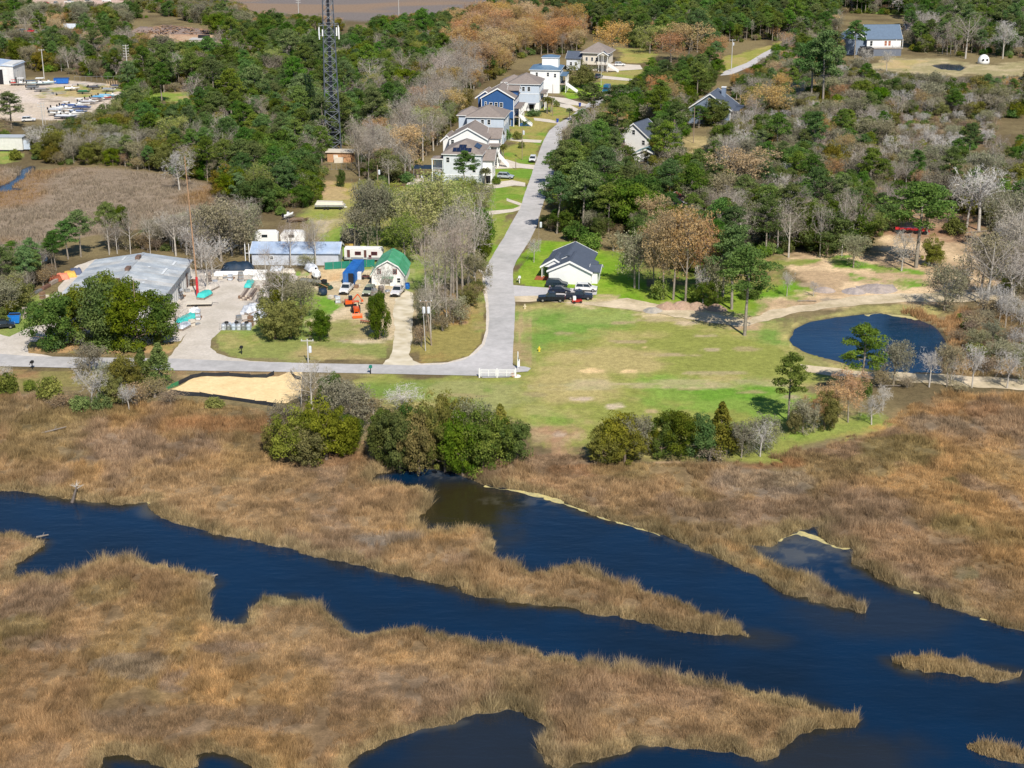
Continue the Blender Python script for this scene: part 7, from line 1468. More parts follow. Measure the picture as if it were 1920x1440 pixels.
for a in (-.8, .5):
    for b_ in (-.7, .7): MB().tube((a, b_ - .12, .35), (a, b_ + .12, .35), .35, .35, 10).build('wheel', TYRE, o)
    MB().tube((a, .55, 1.3), (a, .55, 2.2), .04).build('post', BLACKM, o)
# lumber A-frames and pallets by the far fence
for i in range(5):
    x, y = G(202 + i * 4.5, 164); o = empty('lumber_frame', (x, y, 0), math.radians(25), '%s tan wooden trestle by the far boatyard fence' % ['westmost', 'second from west', 'middle', 'second from east', 'eastmost'][i], 'trestle', 'wooden trestles in a row')
    MB().tube((-.2, -1.8, 0), (-.2, .2, 2.6), .1, .1, 4).build('leg', mat('raw_lumber', (.58, .40, .25), .9, 0, .15, 2), o); MB().tube((.3, 1.4, 0), (-.2, .2, 2.6), .1, .1, 4).build('leg', _M['raw_lumber'], o)
h = empty('yard_fence', (*G(140, 152), 0), 0, 'wire fence along the back of the boatyard', 'fence')
for i in range(14): MB().tube((i * 2.3, .02 * i, 0), (i * 2.3, .02 * i, 2), .05).build('post', STEEL, h)
MB().tube((0, 0, 1.9), (30, .3, 1.9), .04).build('rail', STEEL, h)

# yard goods round the warehouse
TEAL = mat('teal_tarp', (.06, .52, .48), .6, 0, .12, 1.5); WRAP = mat('shrink_wrap', (.68, .71, .76), .45, 0, .2, 2.0, (.42, .46, .52)); DTARP = mat('navy_tarp', (.015, .035, .065), .6, 0, .3, 1)
def lump(name, px, py, rz, L, Wd, H_, mt, label, cat, group=None, seed=1, base=None):
    """soft covered heap: rumpled rounded block"""
    r = np.random.default_rng(seed); x, y = G(px, py); o = empty(name, (x, y, .06), math.radians(rz), label, cat, group)
    nx, ny = 12, 8; V = []; 
    for i in range(nx + 1):
        for j in range(ny + 1):
            u, v = i / nx * 2 - 1, j / ny * 2 - 1; e = max(abs(u), abs(v)); zz = H_ * (1 - sstep(.72, 1.0, np.float64(e))) * (.75 + .35 * r.random()) if e < 1 else 0
            V.append((u * L / 2 + r.normal() * .05, v * Wd / 2 + r.normal() * .05, zz + .02))
    Fs = [(i * (ny + 1) + j, (i + 1) * (ny + 1) + j, (i + 1) * (ny + 1) + j + 1, i * (ny + 1) + j + 1) for i in range(nx) for j in range(ny)]
    m_ = MB(); m_.v = V; m_.f = Fs; zo = 0
    if base: MB().box(-L / 2 + .1, L / 2 - .1, -Wd / 2 + .1, Wd / 2 - .1, .1, base).build('pallet', DECK, o); zo = base
    m_.build('cover', mt, o, loc=(0, 0, zo), smooth=True); return o
lump('covered_lumber', 384, 558, 72, 4.2, 2.0, .8, TEAL, 'teal tarp heap beside the red pole base', 'tarp heap', 'teal tarps', 3, .5); lump('covered_lumber', 352, 603, 68, 6.0, 2.4, .8, TEAL, 'teal tarp over a long stack beside the live oaks', 'tarp heap', 'teal tarps', 4, .5); lump('covered_lumber', 468, 543, 88, 5.4, 1.5, .7, TEAL, 'teal tarp on the dark timber stack across the drive', 'tarp heap', 'teal tarps', 5, 1.1)
lump('wrapped_stack', 398, 543, 70, 4, 1.6, .8, mat('beige_wrap', (.55, .50, .44), .7, 0, .2, 1), 'beige wrapped stack beyond the teal tarp by the pole', 'stack', None, 6, .4); lump('wrapped_stack', 345, 616, 70, 4, 1.8, .6, WRAP, 'silver wrapped stack at the near end of the long teal tarp', 'stack', None, 7, .5)
lump('wrapped_stack', 364, 588, 68, 2.5, 1.4, .8, WHITE, 'white block stack at the far end of the long teal tarp', 'stack', None, 17, .4)
lump('tarp_heap', 446, 505, 4, 7.4, 3.2, 1.6, DTARP, 'dark navy tarpaulin heap behind the white pipes', 'tarp heap', None, 8); lump('wrapped_stack', 474, 586, 50, 4.5, 2.6, 1.2, WRAP, 'silver plastic wrapped stack above the drum cage', 'stack', 'silver wrapped stacks', 9, .5); lump('wrapped_stack', 484, 600, 60, 4.5, 1.8, 1.0, WRAP, 'silver plastic wrapped stack against the bushes', 'stack', 'silver wrapped stacks', 10, .5)
o = site(467, 556, 88, 'timber_stack', 'dark timber stack with pale end boards across the drive', 'timber stack')
for k in range(3):
    for i in range(5): MB().box(-3.4 + .15 * k, 3.4 - .15 * k, -1.25 + i * .52, -.79 + i * .52, .1 + k * .34, .40 + k * .34).build('board', [DECK, mat('pale_board', (.62, .52, .42), .9, 0, .15, 2), mat('dark_board', (.16, .12, .10), .9, 0, .2, 2)][(i + k) % 3], o)
for i, (a, b_, L_) in enumerate([(459, 516, 7.5), (480, 512, 5), (425, 515, 5), (402, 518, 4)]):
    x, y = G(a, b_); o = empty('pipe_bundle', (x, y, .06), math.radians(-3 + i), ['long white pipe bundle crossing the end of the drive', 'short white pipe bundle beside the shed trees', 'white pipe bundle left of the long one', 'white pipe bundle nearest the warehouse wall'][i], 'pipes', 'white pipe bundles')
    for k in range(5): MB().tube((-L_ / 2, k * .32 - .6, .2), (L_ / 2, k * .32 - .6, .2), .16, .16, 8).build('pipe', WHITE, o)
    for k in range(4): MB().tube((-L_ / 2, k * .32 - .44, .48), (L_ / 2, k * .32 - .44, .48), .16, .16, 8).build('pipe', TRIM, o)
o = site(413, 620, 0, 'drum_cage', 'wire cage of silver drums at the corner of the gravel drive', 'cage')
for i in range(6):
    for j in range(2): MB().lathe([(.45, .05), (.47, .5), (.47, 1.0), (.4, 1.15)], 10, .6 + i * 1.0, .6 + j * 1.0).build('drum', [WRAP, STEEL, PALEB][(i + j) % 3], o)
for i in range(3): MB().lathe([(.38, 1.15), (.45, 1.3), (.38, 1.5)], 10, 1.1 + i * 2.0, 1.3).build('tyre', TYRE, o)
for a in range(7): MB().tube((a * 1.05 - .1, 0, 0), (a * 1.05 - .1, 0, 1.5), .03, .03, 4).build('post', STEEL, o)
for z in (.1, .8, 1.5): MB().tube((-.1, 0, z), (6.2, 0, z), .025, .025, 4).build('rail', STEEL, o)
o = site(375, 574, 4, 'flatbed_trailer', 'empty cream flatbed trailer beside the gravel drive', 'trailer')
MB().box(-2.6, 2.6, -1.1, 1.1, .7, .85).build('bed', CREAM, o); MB().tube((2.6, 0, .7), (3.9, 0, .6), .06).build('tow_bar', BLACKM, o)
for s_ in (-1, 1): MB().tube((-.6, s_ * 1.15, .35), (-.6, s_ * 1.15 + .2, .35), .35, .35, 10).build('wheel', TYRE, o)
for i, (a, b_, c_) in enumerate([(104, 527, (.30, .08, .04)), (117, 523, (.78, .26, .16)), (131, 519, (.72, .42, .10)), (142, 514, (.1, .12, .2))]):
    lump('material_heap', a, b_, 20, 3.0, 2.2, 1.2, mat('heap_%d' % i, c_, .8, 0, .3, 1.5), ['dark rust heap first along the warehouse back fence', 'salmon pink heap behind the warehouse corner', 'mustard yellow heap against the warehouse corner', 'dark blue grey heap tucked behind the warehouse'][i], 'heap', 'heaps along the back fence', 20 + i)
h = empty('scrap_rails', (*G(12, 592), 0), 0, 'grey steel beams stacked along the west yard edge', 'beams')
a = G(14, 580); b = G(108, 528); h.location = (a[0], a[1], 0); L = math.hypot(b[0] - a[0], b[1] - a[1]); h.rotation_euler[2] = math.atan2(b[1] - a[1], b[0] - a[0])
for i in range(6): MB().box(i * L / 6 + .2, (i + 1) * L / 6 - .3, -.5 + .1 * (i % 2), .3, .1, .5 + .15 * (i % 3)).build('beam', [STEEL, mat('rusted_steel', (.22, .12, .09), .8, .2, .3, 1), DECK][i % 3], h)
# pallets and crates standing about the gravel yard
CL = [(330, 600, 'by the warehouse wall nearest the oaks'), (322, 578, 'by the warehouse side door'), (338, 560, 'by the warehouse big door'), (352, 548, 'between the warehouse and the mast'), (362, 536, 'behind the mast base'), (392, 528, 'at the head of the yard beyond the beige stack'), (412, 524, 'under the nearest pipe bundle'), (432, 526, 'in front of the long pipe bundle'), (452, 528, 'beside the head of the timber stack'),
 (452, 560, 'west of the timber stack'), (484, 548, 'east of the timber stack'), (488, 566, 'between timber stack and bushes'), (455, 590, 'west of the silver stacks'), (448, 604, 'just above the drum cage'), (470, 612, 'right of the drum cage'), (498, 536, 'at the edge of the bare tree clump'), (360, 612, 'below the flatbed beside the teal tarp'), (372, 600, 'in the drive beside the long teal tarp'), (60, 575, 'west of the oaks on open gravel'), (80, 560, 'behind the oaks west of the warehouse'), (48, 596, 'near the bright blue dumpster'), (620, 560, 'below the skid loader'), (634, 568, 'left of the excavator'), (702, 560, 'near the sage green car'), (668, 540, 'behind the white pickup at the container'), (715, 548, 'at the barn front wall')]
WD = [DECK, CREAM, WRAP, STEEL, mat('crate_brown', (.26, .16, .10), .9, 0, .2, 2)]; CN = ['grey brown', 'cream', 'silver wrapped', 'steel grey', 'dark brown']
for i, (a, b_, w_) in enumerate(CL):
    o = site(a, b_, (i * 37) % 90, 'crate_stack', '%s crate stack %s' % (CN[i % 5], w_), 'crates', 'crate stacks in the yards'); rr = np.random.default_rng(i)
    for k in range(1 + i % 3):
        z = .15 + k * .75; MB().box(-.6, .6, -.5, .5, z - .13, z - .02).build('pallet', DECK, o); MB().box(-.55 + .1 * rr.random(), .5, -.45, .45 - .1 * rr.random(), z, z + .55).build('crate', WD[i % 5], o)
    MB().box(.8, 1.9, -.4, .3, 0, .35).build('board', WD[(i + 2) % 5], o)
# trailer, kettle, barrel, shed items in the barn yard
o = site(588, 534, -22, 'flatbed_trailer', 'black tandem flatbed trailer on the grass bank', 'trailer')
MB().box(-3.6, 2.4, -1.15, 1.15, .75, .92).build('bed', mat('grey_trailer_deck', (.24, .235, .20), .8, 0, .2, 2), o); MB().box(-3.7, 2.5, -1.25, -1.15, .6, .98).box(-3.7, 2.5, 1.15, 1.25, .6, .98).build('side_rail', BLACKM, o); MB().tube((2.4, -.8, .75), (4.0, 0, .6), .08).tube((2.4, .8, .75), (4.0, 0, .6), .08).build('tow_frame', BLACKM, o)
for a in (-1.3, -.4):
    for s_ in (-1.3, 1.3): MB().tube((a, s_ - .12, .38), (a, s_ + .12, .38), .38, .38, 12).build('wheel', TYRE, o)
o = site(608, 541, -20, 'skid_loader', 'dark green skid loader at the trailer tongue', 'loader')
DG = paint((.03, .07, .04)); MB().box(-1, .8, -.6, .6, .4, 1.2).build('body', DG, o); MB().box(-.5, .5, -.5, .5, 1.2, 2.0).build('cab', BLACKM, o); MB().tube((-.8, .7, 1.3), (1.3, .7, .6), .1).tube((-.8, -.7, 1.3), (1.3, -.7, .6), .1).build('loader_arm', paint((.35, .2, .08)), o); MB().prism([(1.2, .1), (1.9, .1), (1.3, .8)], -.8, .8).build('bucket', DG, o)
for a in (-.6, .5):
    for s_ in (-.7, .7): MB().tube((a, s_ - .12, .38), (a, s_ + .12, .38), .38, .38, 12).build('wheel', TYRE, o)
o = site(605, 553, 0, 'covered_grill', 'round navy covered barrel below the skid loader', 'barrel'); MB().lathe([(.9, .0), (1.05, .6), (1.0, 1.1), (.6, 1.5), (.1, 1.6)], 12).build('cover', DTARP, o, smooth=True); MB().box(-.3, .3, -.2, .2, 1.55, 1.7).build('lid', BLACKM, o)
o = site(764, 542, 0, 'blue_barrel', 'bright blue barrel at the barn corner', 'barrel'); MB().lathe([(.45, .1), (.55, .5), (.55, 1.0), (.45, 1.3)], 12).build('drum', paint((.03, .20, .65)), o); MB().lathe([(.5, 1.3), (.5, 1.38)], 12).build('lid', paint((.02, .12, .45)), o)
o = site(686, 523, 10, 'quad_bike', 'dark quad bike parked between the container and the barn', 'quad bike'); MB().box(-.9, .8, -.35, .35, .45, .8).build('body', paint((.12, .05, .05)), o); MB().box(-.6, .1, -.2, .2, .8, .95).build('seat', BLACKM, o); MB().tube((.4, -.4, 1.1), (.4, .4, 1.1), .03).tube((.4, 0, .7), (.4, 0, 1.1), .03).build('handlebar', BLACKM, o)
for a in (-.65, .65):
    for s_ in (-.45, .45): MB().tube((a, s_ - .12, .3), (a, s_ + .12, .3), .3, .3, 10).build('wheel', TYRE, o)
o = site(673, 524, -6, 'white_cabinet', 'white freezer cabinet standing against the blue container', 'cabinet'); MB().box(-.5, .6, -.5, .5, .05, 1.7).build('body', WHITE, o); MB().box(-.45, .55, -.55, -.5, .15, 1.6).build('door', PALEG, o); MB().box(-.4, -.35, -.6, -.55, .7, 1.2).build('handle', STEEL, o)
o = site(655, 462, 0, 'arched_shelter', 'black arched tarp shelter under the mossy trees', 'shelter')
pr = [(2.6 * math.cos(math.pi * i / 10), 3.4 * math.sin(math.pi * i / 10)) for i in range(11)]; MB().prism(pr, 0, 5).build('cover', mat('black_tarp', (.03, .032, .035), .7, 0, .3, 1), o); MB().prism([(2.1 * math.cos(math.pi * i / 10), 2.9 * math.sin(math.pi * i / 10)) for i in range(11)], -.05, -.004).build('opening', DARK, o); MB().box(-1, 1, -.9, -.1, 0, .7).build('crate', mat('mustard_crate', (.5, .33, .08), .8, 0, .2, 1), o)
o = site(470, 500, 0, 'white_rack', 'tall white steel rack at the west end of the long shed', 'rack')
for a in (-1.1, -.2): MB().tube((a, 0, 0), (a, 0, 5.4), .1).build('post', WHITE, o)
MB().box(-1.6, .4, -.3, .3, .1, .3).build('base', WHITE, o); MB().tube((-1.1, 0, 3.2), (-.2, 0, 3.2), .07).build('crossbar', WHITE, o)
vehicle('suv', 434, 468, 80, WHT, 'white van hidden among grey trees left of the long shed')
lump('wrapped_stack', 584, 509, 30, 2.4, 3.4, 1.2, WRAP, 'silver covered load beside the shed trees and the white boat', 'stack', None, 14, .4)
for i, (a, b_, lb) in enumerate([(520, 507, 'white scrap pile behind the bush at the end of the drive'), (486, 524, 'small white scrap pile beside the timber stack'), (540, 512, 'cream scrap pile near the shed front')]): lump('scrap_pile', a, b_, 10, 3.4, 2, .9, [WRAP, WHITE, CREAM][i], lb, 'scrap pile', 'scrap piles', 30 + i)
# behind the solar house
o = site(775, 335, -4, 'canopy', 'navy tarp canopy over the patio beside the solar panel house', 'canopy')
MB().hull([(0, 0, 2.9), (6.2, 0, 2.9), (6.2, 4.2, 3.2), (0, 4.2, 3.2)], [(0, 0, 3.0), (6.2, 0, 3.0), (6.2, 4.2, 3.3), (0, 4.2, 3.3)]).build('roof', DTARP, o); posts(o, [(.15, .15), (3.1, .15), (6.0, .15), (.15, 4.0), (6.0, 4.0)], 0, 2.9, STEEL, .07)
for i in range(4): MB().box(.8 + i * 1.3, 1.5 + i * 1.3, 1.2, 2.0, 0, .8).build('chair', [DECK, PALEG, BLACKM, CREAM][i], o)
o = site(804, 351, -4, 'hot_tub', 'turquoise hot tub on the lawn below the deck', 'hot tub'); MB().box(-1.6, 1.6, -1.0, 1.0, 0, .8).build('tub', PALEG, o); MB().box(-1.5, 1.5, -.9, .9, .8, .86).build('water', mat('pool_turquoise', (.10, .60, .60), .1, 0, .05, 1), o)
o = site(783, 358, 0, 'swing_frame', 'dark swing frame standing on the small lawn', 'swing')
for a in (-1.2, 1.2): MB().tube((a, -.8, 0), (a, 0, 2.2), .06).tube((a, .8, 0), (a, 0, 2.2), .06).build('leg', BLACKM, o)
MB().tube((-1.2, 0, 2.2), (1.2, 0, 2.2), .06).build('crossbar', BLACKM, o)
# bins, signs, hydrants, mailboxes
def bin_(px, py, label):
    o = site(px, py, 20, 'wheelie_bin', label, 'bin', 'blue bins by the street'); MB().hull([(-.25, -.25, .08), (.25, -.25, .08), (.25, .25, .08), (-.25, .25, .08)], [(-.4, -.4, 1.3), (.4, -.4, 1.3), (.4, .4, 1.3), (-.4, .4, 1.3)]).build('bin', paint((.02, .06, .35)), o); MB().box(-.45, .45, -.45, .45, 1.3, 1.42).build('lid', paint((.015, .04, .22)), o)
bin_(1045, 230, 'blue wheelie bin at the drive mouth beside the blue house'); bin_(1087, 200, 'blue wheelie bin at the drive mouth by the pale blue grey house')
o = site(1062, 262, 0, 'warning_sign', 'yellow diamond road sign at the outside of the bend', 'sign'); MB().tube((0, .04, 0), (0, .04, 2.3), .05).build('post', STEEL, o); MB().prism([(0, 1.5), (1.0, 2.5), (0, 3.5), (-1.0, 2.5)], -.03, .0).build('panel', mat('sign_yellow', (.85, .55, .02), .5, 0, .05, 1), o)
o = site(971, 692, 0, 'street_sign', 'white street sign post at the end of the lane', 'sign'); MB().tube((0, 0, 0), (0, 0, 3.4), .09).build('post', WHITE, o); MB().box(-.12, .35, -.05, .05, .5, 1.9).build('panel', WHITE, o); MB().box(.1, .16, -.3, .3, 1.7, 2.4).build('name_plate', paint((.03, .10, .10)), o)
o = site(966, 706, 0, 'traffic_cone', 'orange barrier drum and white base beside the gate', 'barrel'); MB().lathe([(.75, 0), (.75, .15)], 10, .3).build('base', WHITE, o); MB().lathe([(.6, .15), (.5, .5), (.3, .8)], 10, -.3).build('drum', paint((.75, .30, .08)), o)
for i, (a, b_, lb) in enumerate([(1011, 659, 'yellow fire hydrant in the big grass lot'), (984, 579, 'pale yellow hydrant by the roadside below the drive')]):
    o = site(a, b_, 0, 'fire_hydrant', lb, 'hydrant', 'fire hydrants'); YM = paint([(.80, .62, .05), (.72, .62, .42)][i]); MB().lathe([(.22, 0), (.22, .1), (.16, .12), (.16, .7), (.2, .72), (.12, .95)], 10).build('barrel', YM, o); MB().tube((-.32, 0, .5), (.32, 0, .5), .1, .1, 8).build('outlet', YM, o); MB().lathe([(.08, .95), (.06, 1.05)], 6).build('cap', YM, o)
for (a, b_, lb, c1) in ((974, 531, 'white mailbox post on the bright lawn edge', WHITE), (61, 692, 'dark mailbox on a post beside the lane in front of the oaks', BLACKM), (695, 701, 'green topped mailbox post on the lane verge opposite the track', PL), (453, 664, 'small dark post in the verge west of the pole', BLACKM)):
    o = site(a, b_, 0, 'mailbox', lb, 'mailbox'); MB().box(-.08, .08, -.08, .08, 0, 1.2).build('post', c1 if c1 is WHITE else BLACKM, o); MB().prism([(-.3, 1.2), (.3, 1.2), (.3, 1.5), (.15, 1.62), (-.15, 1.62), (-.3, 1.5)], -.35, .35).build('box', c1, o)
    MB().box(-.55, -.35, -.1, .1, .9, 1.0).build('newspaper_tube', c1, o)
# gate
o = site(899, 708, 0, 'gate', 'white five bar double gate at the end of the lane', 'gate'); GX1 = 6.6
for a in (0, 3.2, GX1 - .05): MB().box(a - .12, a + .12, -.12, .12, 0, 1.75).build('post', WHITE, o)
for lf_ in ((.2, 3.0), (3.4, 6.4)):
    for z in (.3, .6, .9, 1.2, 1.45): MB().box(lf_[0], lf_[1], -.04, .04, z, z + .1).build('rail', WHITE, o)
    for a in (lf_[0], (lf_[0] + lf_[1]) / 2, lf_[1] - .1): MB().box(a, a + .1, -.06, -.04, .25, 1.55).build('stile', WHITE, o)
# utility poles
def pole(px, py, hpx, label, tr=0, arms=1, r=.16, m_=None, lean=0, pale=False, name='utility_pole'):
    s = scale_at(py); H_ = hpx / s / CP; x, y = G(px, py); o = empty(name, (x, y, 0), 0, label, 'pole', 'utility poles'); m_ = m_ or WOODP
    MB().tube((0, 0, 0), (lean, 0, H_), r, r * .7, 8).build('post', m_, o)
    for k in range(arms): z = H_ - .4 - k * 1.1; MB().box(lean - 1.2, lean + 1.2, -.16, -.04, z, z + .14).build('crossarm', m_, o)
    for k in range(arms):
        for a in (-1.05, 0, 1.05): z = H_ - .4 - k * 1.1 + .14; MB().lathe([(.06, z), (.09, z + .1), (.05, z + .25)], 6, lean + a, -.1).build('insulator', PALEG, o)
    for k in range(tr): MB().lathe([(.28, H_ - 2.6), (.3, H_ - 2.4), (.3, H_ - 1.5), (.2, H_ - 1.35)], 10, lean + .45 - .9 * k, -.1).build('transformer', PALEG, o)
    return H_
PP = mat('pale_concrete_pole', (.52, .50, .46), .8, 0, .12, 1)
pole(241, 155, 66, 'tall pale power pole with stacked arms in front of the dark pines', arms=5, m_=PP, r=.26); pole(83, 148, 52, 'grey power pole behind the turquoise boat', arms=1, m_=PP, r=.2); pole(83, 258, 62, 'grey power pole below the boat rows', arms=2, m_=PP, r=.18); pole(86, 240, 44, 'thin pole just behind the power pole below the boats', arms=0, r=.1, m_=PP)
pole(561, 50, 50, 'pale power pole standing before the far marsh', arms=3, m_=PP, r=.24); pole(748, 32, 32, 'far power pole at the far marsh edge', arms=1, m_=PP, r=.2); pole(675, 362, 26, 'short white pole near the yard edge under the tower', arms=0, r=.12, m_=PP); pole(709, 366, 54, 'power pole with transformer beside the bare wood', tr=1, arms=0)
pole(1371, 134, 56, 'power pole beside the far road', tr=1, arms=1, m_=PP, r=.2); pole(809, 648, 84, 'power pole with transformers at the foot of the bare trees', tr=2, arms=1, lean=-.9); pole(798, 658, 76, 'thin grey pole next to the transformer pole', arms=0, r=.08, m_=PP, lean=-.3); pole(578, 680, 44, 'weathered power pole rising behind the lane side bush', tr=1, arms=1, m_=PP, r=.14)
pole(979, 300, 60, 'street light pole with white lamp above the bend', tr=1, arms=0, r=.1); pole(1010, 468, 60, 'pole with small white box at the road edge opposite the yard', tr=1, arms=0, r=.1); pole(1036, 218, 56, 'grey pole beside the palms on the street', arms=0, r=.12); pole(1127, 160, 62, 'pole in front of the beige house', arms=0, r=.12, m_=PP); pole(967, 318, 20, 'short wooden stake post on the curved drive', arms=0, r=.12); pole(1300, 268, 64, 'tan pole left of the garden clearing', arms=0, r=.16); pole(1262, 300, 72, 'thick brown trunk like pole in the pine clearing', arms=0, r=.28, m_=BARKD)
s = scale_at(558); o = site(371, 558, 0, 'radio_mast', 'very tall orange brown mast with red base beside the warehouse', 'mast'); H_ = 252 / s / CP
OM = mat('orange_mast', (.40, .24, .14), .7, 0, .2, .6); MB().tube((0, 0, 4.6), (-.75, 0, H_), .17, .09, 8).build('shaft', OM, o); MB().tube((0, 0, 0), (0, 0, 4.6), .30, .26, 10).build('base_sleeve', paint((.60, .04, .05)), o)
o = site(259, 652, 0, 'leaning_pole', 'thin pinkish dead pole in front of the live oaks', 'pole'); MB().tube((0, 0, 0), (.2, -.3, 13.5), .10, .04, 6).build('shaft', mat('dead_pink', (.45, .30, .24), .9, 0, .2, 1), o); MB().box(-.05, .25, -.5, -.3, 6.0, 6.6).build('marker', WHITE, o)
# silt fence
SF = mat('silt_fence', (.035, .04, .05), .8, 0, .3, 1.5); SFG = mat('green_silt_fence', (.05, .24, .10), .8, 0, .2, 1.5)
def silt(pts, label, mt, green=0):
    P = Garr(pts); o = empty('silt_fence', (P[0][0], P[0][1], 0), 0, label, 'fence', 'silt fences round the sand lot'); Q = P - P[0]
    for i in range(len(Q) - 1):
        a, b = Q[i], Q[i + 1]; n = max(1, int(np.hypot(*(b - a)) / 2.5))
        for j in range(n):
            p0 = a + (b - a) * j / n; p1 = a + (b - a) * (j + 1) / n; hh = .75 + .12 * math.sin(j * 2.1 + i); hh2 = .75 + .12 * math.sin(j * 2.1 + 2.1 + i)
            MB().hull([(p0[0], p0[1] - .02, 0), (p1[0], p1[1] - .02, 0), (p1[0], p1[1] + .03, 0), (p0[0], p0[1] + .03, 0)], [(p0[0] + .05, p0[1] - .15, hh), (p1[0] + .05, p1[1] - .15, hh2), (p1[0] + .05, p1[1] - .1, hh2), (p0[0] + .05, p0[1] - .1, hh)]).build('panel', SFG if i < green else mt, o)
            MB().tube((p0[0], p0[1], 0), (p0[0], p0[1], 1.0), .03, .03, 4).build('stake', DECK, o)
silt([(312, 731), (335, 722), (356, 711), (378, 705), (430, 705), (470, 708), (500, 709), (514, 703)], 'black silt fence along the back of the sand lot', SF, 1); silt([(320, 737), (345, 742), (375, 743), (400, 746), (440, 751), (478, 757), (500, 760), (518, 764)], 'sagging black silt fence along the marsh side of the sand lot', SF)
silt([(545, 700), (553, 711), (564, 713)], 'short black silt fence at the sand lot entrance', SF)
# earth mounds
def mound(px, py, rx, H_, rgb, rgb2, label, seed):
    s = scale_at(py); r_ = rx / s * 1.15; x, y = G(px, py); rr = np.random.default_rng(seed); n = 26; V = []; Fs = []
    for i in range(n + 1):
        for j in range(n + 1):
            u, v = i / n * 2 - 1, j / n * 2 - 1; d = math.hypot(u, v); zz = H_ * .62 * max(0, 1 - d ** 1.7) * (.85 + .3 * vnoise(np.float64(u * 3 + seed), np.float64(v * 3))) + (rr.random() - .5) * .12 * (d < .95)
            V.append((u * r_, v * r_ * .9, zz - .02))
    for i in range(n):
        for j in range(n): a = i * (n + 1) + j; Fs.append((a, a + n + 1, a + n + 2, a + 1))
    m_ = MB(); m_.v = V; m_.f = Fs; o = m_.build('dirt_mound', mat('mound_%d' % seed, rgb, .95, 0, .25, .9, rgb2), None, loc=(x, y, .0)); tag(o, label, 'dirt mound', 'dirt mounds')
for i, a in enumerate([(1224, 583, 17, 1.3, (.33, .31, .28), (.40, .36, .30), 'grey gravel mound at the west end of the mound row'), (1250, 577, 19, 1.9, (.42, .28, .20), (.36, .25, .18), 'brown dirt mound next to the grey gravel mound'), (1278, 576, 22, 2.1, (.44, .30, .22), (.37, .26, .18), 'largest reddish dirt mound under the rusty trees'), (1306, 577, 20, 1.9, (.42, .29, .21), (.34, .24, .17), 'brown dirt mound between the largest and the last one'), (1343, 580, 18, 1.8, (.40, .27, .19), (.34, .24, .17), 'dirt mound at the east end of the mound row'),
    (1546, 545, 18, 1.3, (.36, .30, .27), (.42, .34, .28), 'grey earth mound west of the pair above the pond road'), (1601, 547, 20, 1.4, (.33, .29, .28), (.40, .34, .30), 'front grey earth mound of the pair above the pond'), (1645, 542, 32, 1.5, (.35, .30, .28), (.42, .35, .30), 'wide grey earth mound behind the pair above the pond')]): mound(*a, i + 1)
# log heap top left
o = empty('log_heap', (*G(320, 62), 0), 0, 'long heap of brown logs and brush beyond the woods', 'log heap'); LG = [mat('log_a', (.30, .19, .13), .9, 0, .3, 1), mat('log_b', (.22, .17, .15), .9, 0, .3, 1), mat('log_c', (.42, .26, .15), .9, 0, .3, 1)]; rl = np.random.default_rng(8)
for i in range(240):
    x, y = rl.uniform(-21, 20), rl.uniform(-6, 6); z = max(.2, (4.6 - abs(x) * .15) * (1 - (y / 7) ** 2) * rl.uniform(.5, 1)); a = rl.uniform(0, 3.14); l = rl.uniform(1.5, 3.6); e = rl.uniform(-.5, .5)
    MB().tube((x - math.cos(a) * l, y - math.sin(a) * l, z - e), (x + math.cos(a) * l, y + math.sin(a) * l, z + e), rl.uniform(.12, .3), .1, 5).build('log', LG[i % 3], o)
MB().hull([(-22, -6, 0), (21, -6, 0), (21, 6, 0), (-22, 6, 0)], [(-16, -2, 3.2), (14, -2, 2.2), (14, 2, 2.2), (-16, 2, 3.2)]).build('core', LG[1], o)
# red farm equipment in the clearing
o = site(1712, 438, -12, 'red_trailer', 'long red equipment trailer parked on the bare clearing', 'trailer'); RD = paint((.62, .03, .04)); MB().box(-4.4, 2.6, -.5, .5, .95, 1.45).build('beam', RD, o); MB().prism([(2.2, .8), (4.0, .7), (3.4, 1.7), (2.2, 1.6)], -.6, .6).build('head', RD, o)
for a in (-3.6, -2.7, 2.9):
    for s_ in (-.8, .8): MB().tube((a, s_ - .15, .5), (a, s_ + .15, .5), .5, .5, 12).build('wheel', TYRE, o)
# logs and snags
def log(px, py, L_, rz, label, z=-.25, up=.3):
    x, y = G(px, py); o = MB().tube((0, 0, 0), (L_, 0, up), .16, .09, 7).tube((L_ * .5, 0, up * .5), (L_ * .62, .3, up + .25), .05, .02, 5).build('fallen_log', mat('driftwood', (.22, .19, .16), .9, 0, .3, 2), None, loc=(x, y, z)); o.rotation_euler[2] = math.radians(rz); tag(o, label, 'log')
log(68, 1004, 1.7, 6, 'dark driftwood log poking from the small west marsh point'); log(390, 1079, 1.3, 8, 'thin driftwood log at the east tip of the near marsh'); log(120, 928, 1.2, 35, 'pale stick leaning on the bank beside the dead snag'); log(78, 812, 4, 20, 'fallen pale branch in the reeds west', 0, .6); log(1640, 724, 4.5, -8, 'pale fallen trunk beside the dirt road', .1, .2)
log(1495, 565, 4, -5, 'pale log at the edge of the dirt road above the pond', .1, .1); log(1810, 437, 9, 10, 'long pale fallen trunks behind the grey trees', .1, .4)
o = site(140, 936, 0, 'dead_snag', 'pale dead snag leaning over the creek bank', 'dead tree'); DW = mat('bleached_wood', (.52, .48, .42), .9, 0, .2, 2); MB().tube((-.3, -.4, -.4), (.4, .3, 2.0), .26, .1, 7).build('trunk', mat('dark_stump', (.16, .13, .11), .9, 0, .3, 2), o)
m_ = MB(); rs = np.random.default_rng(4)
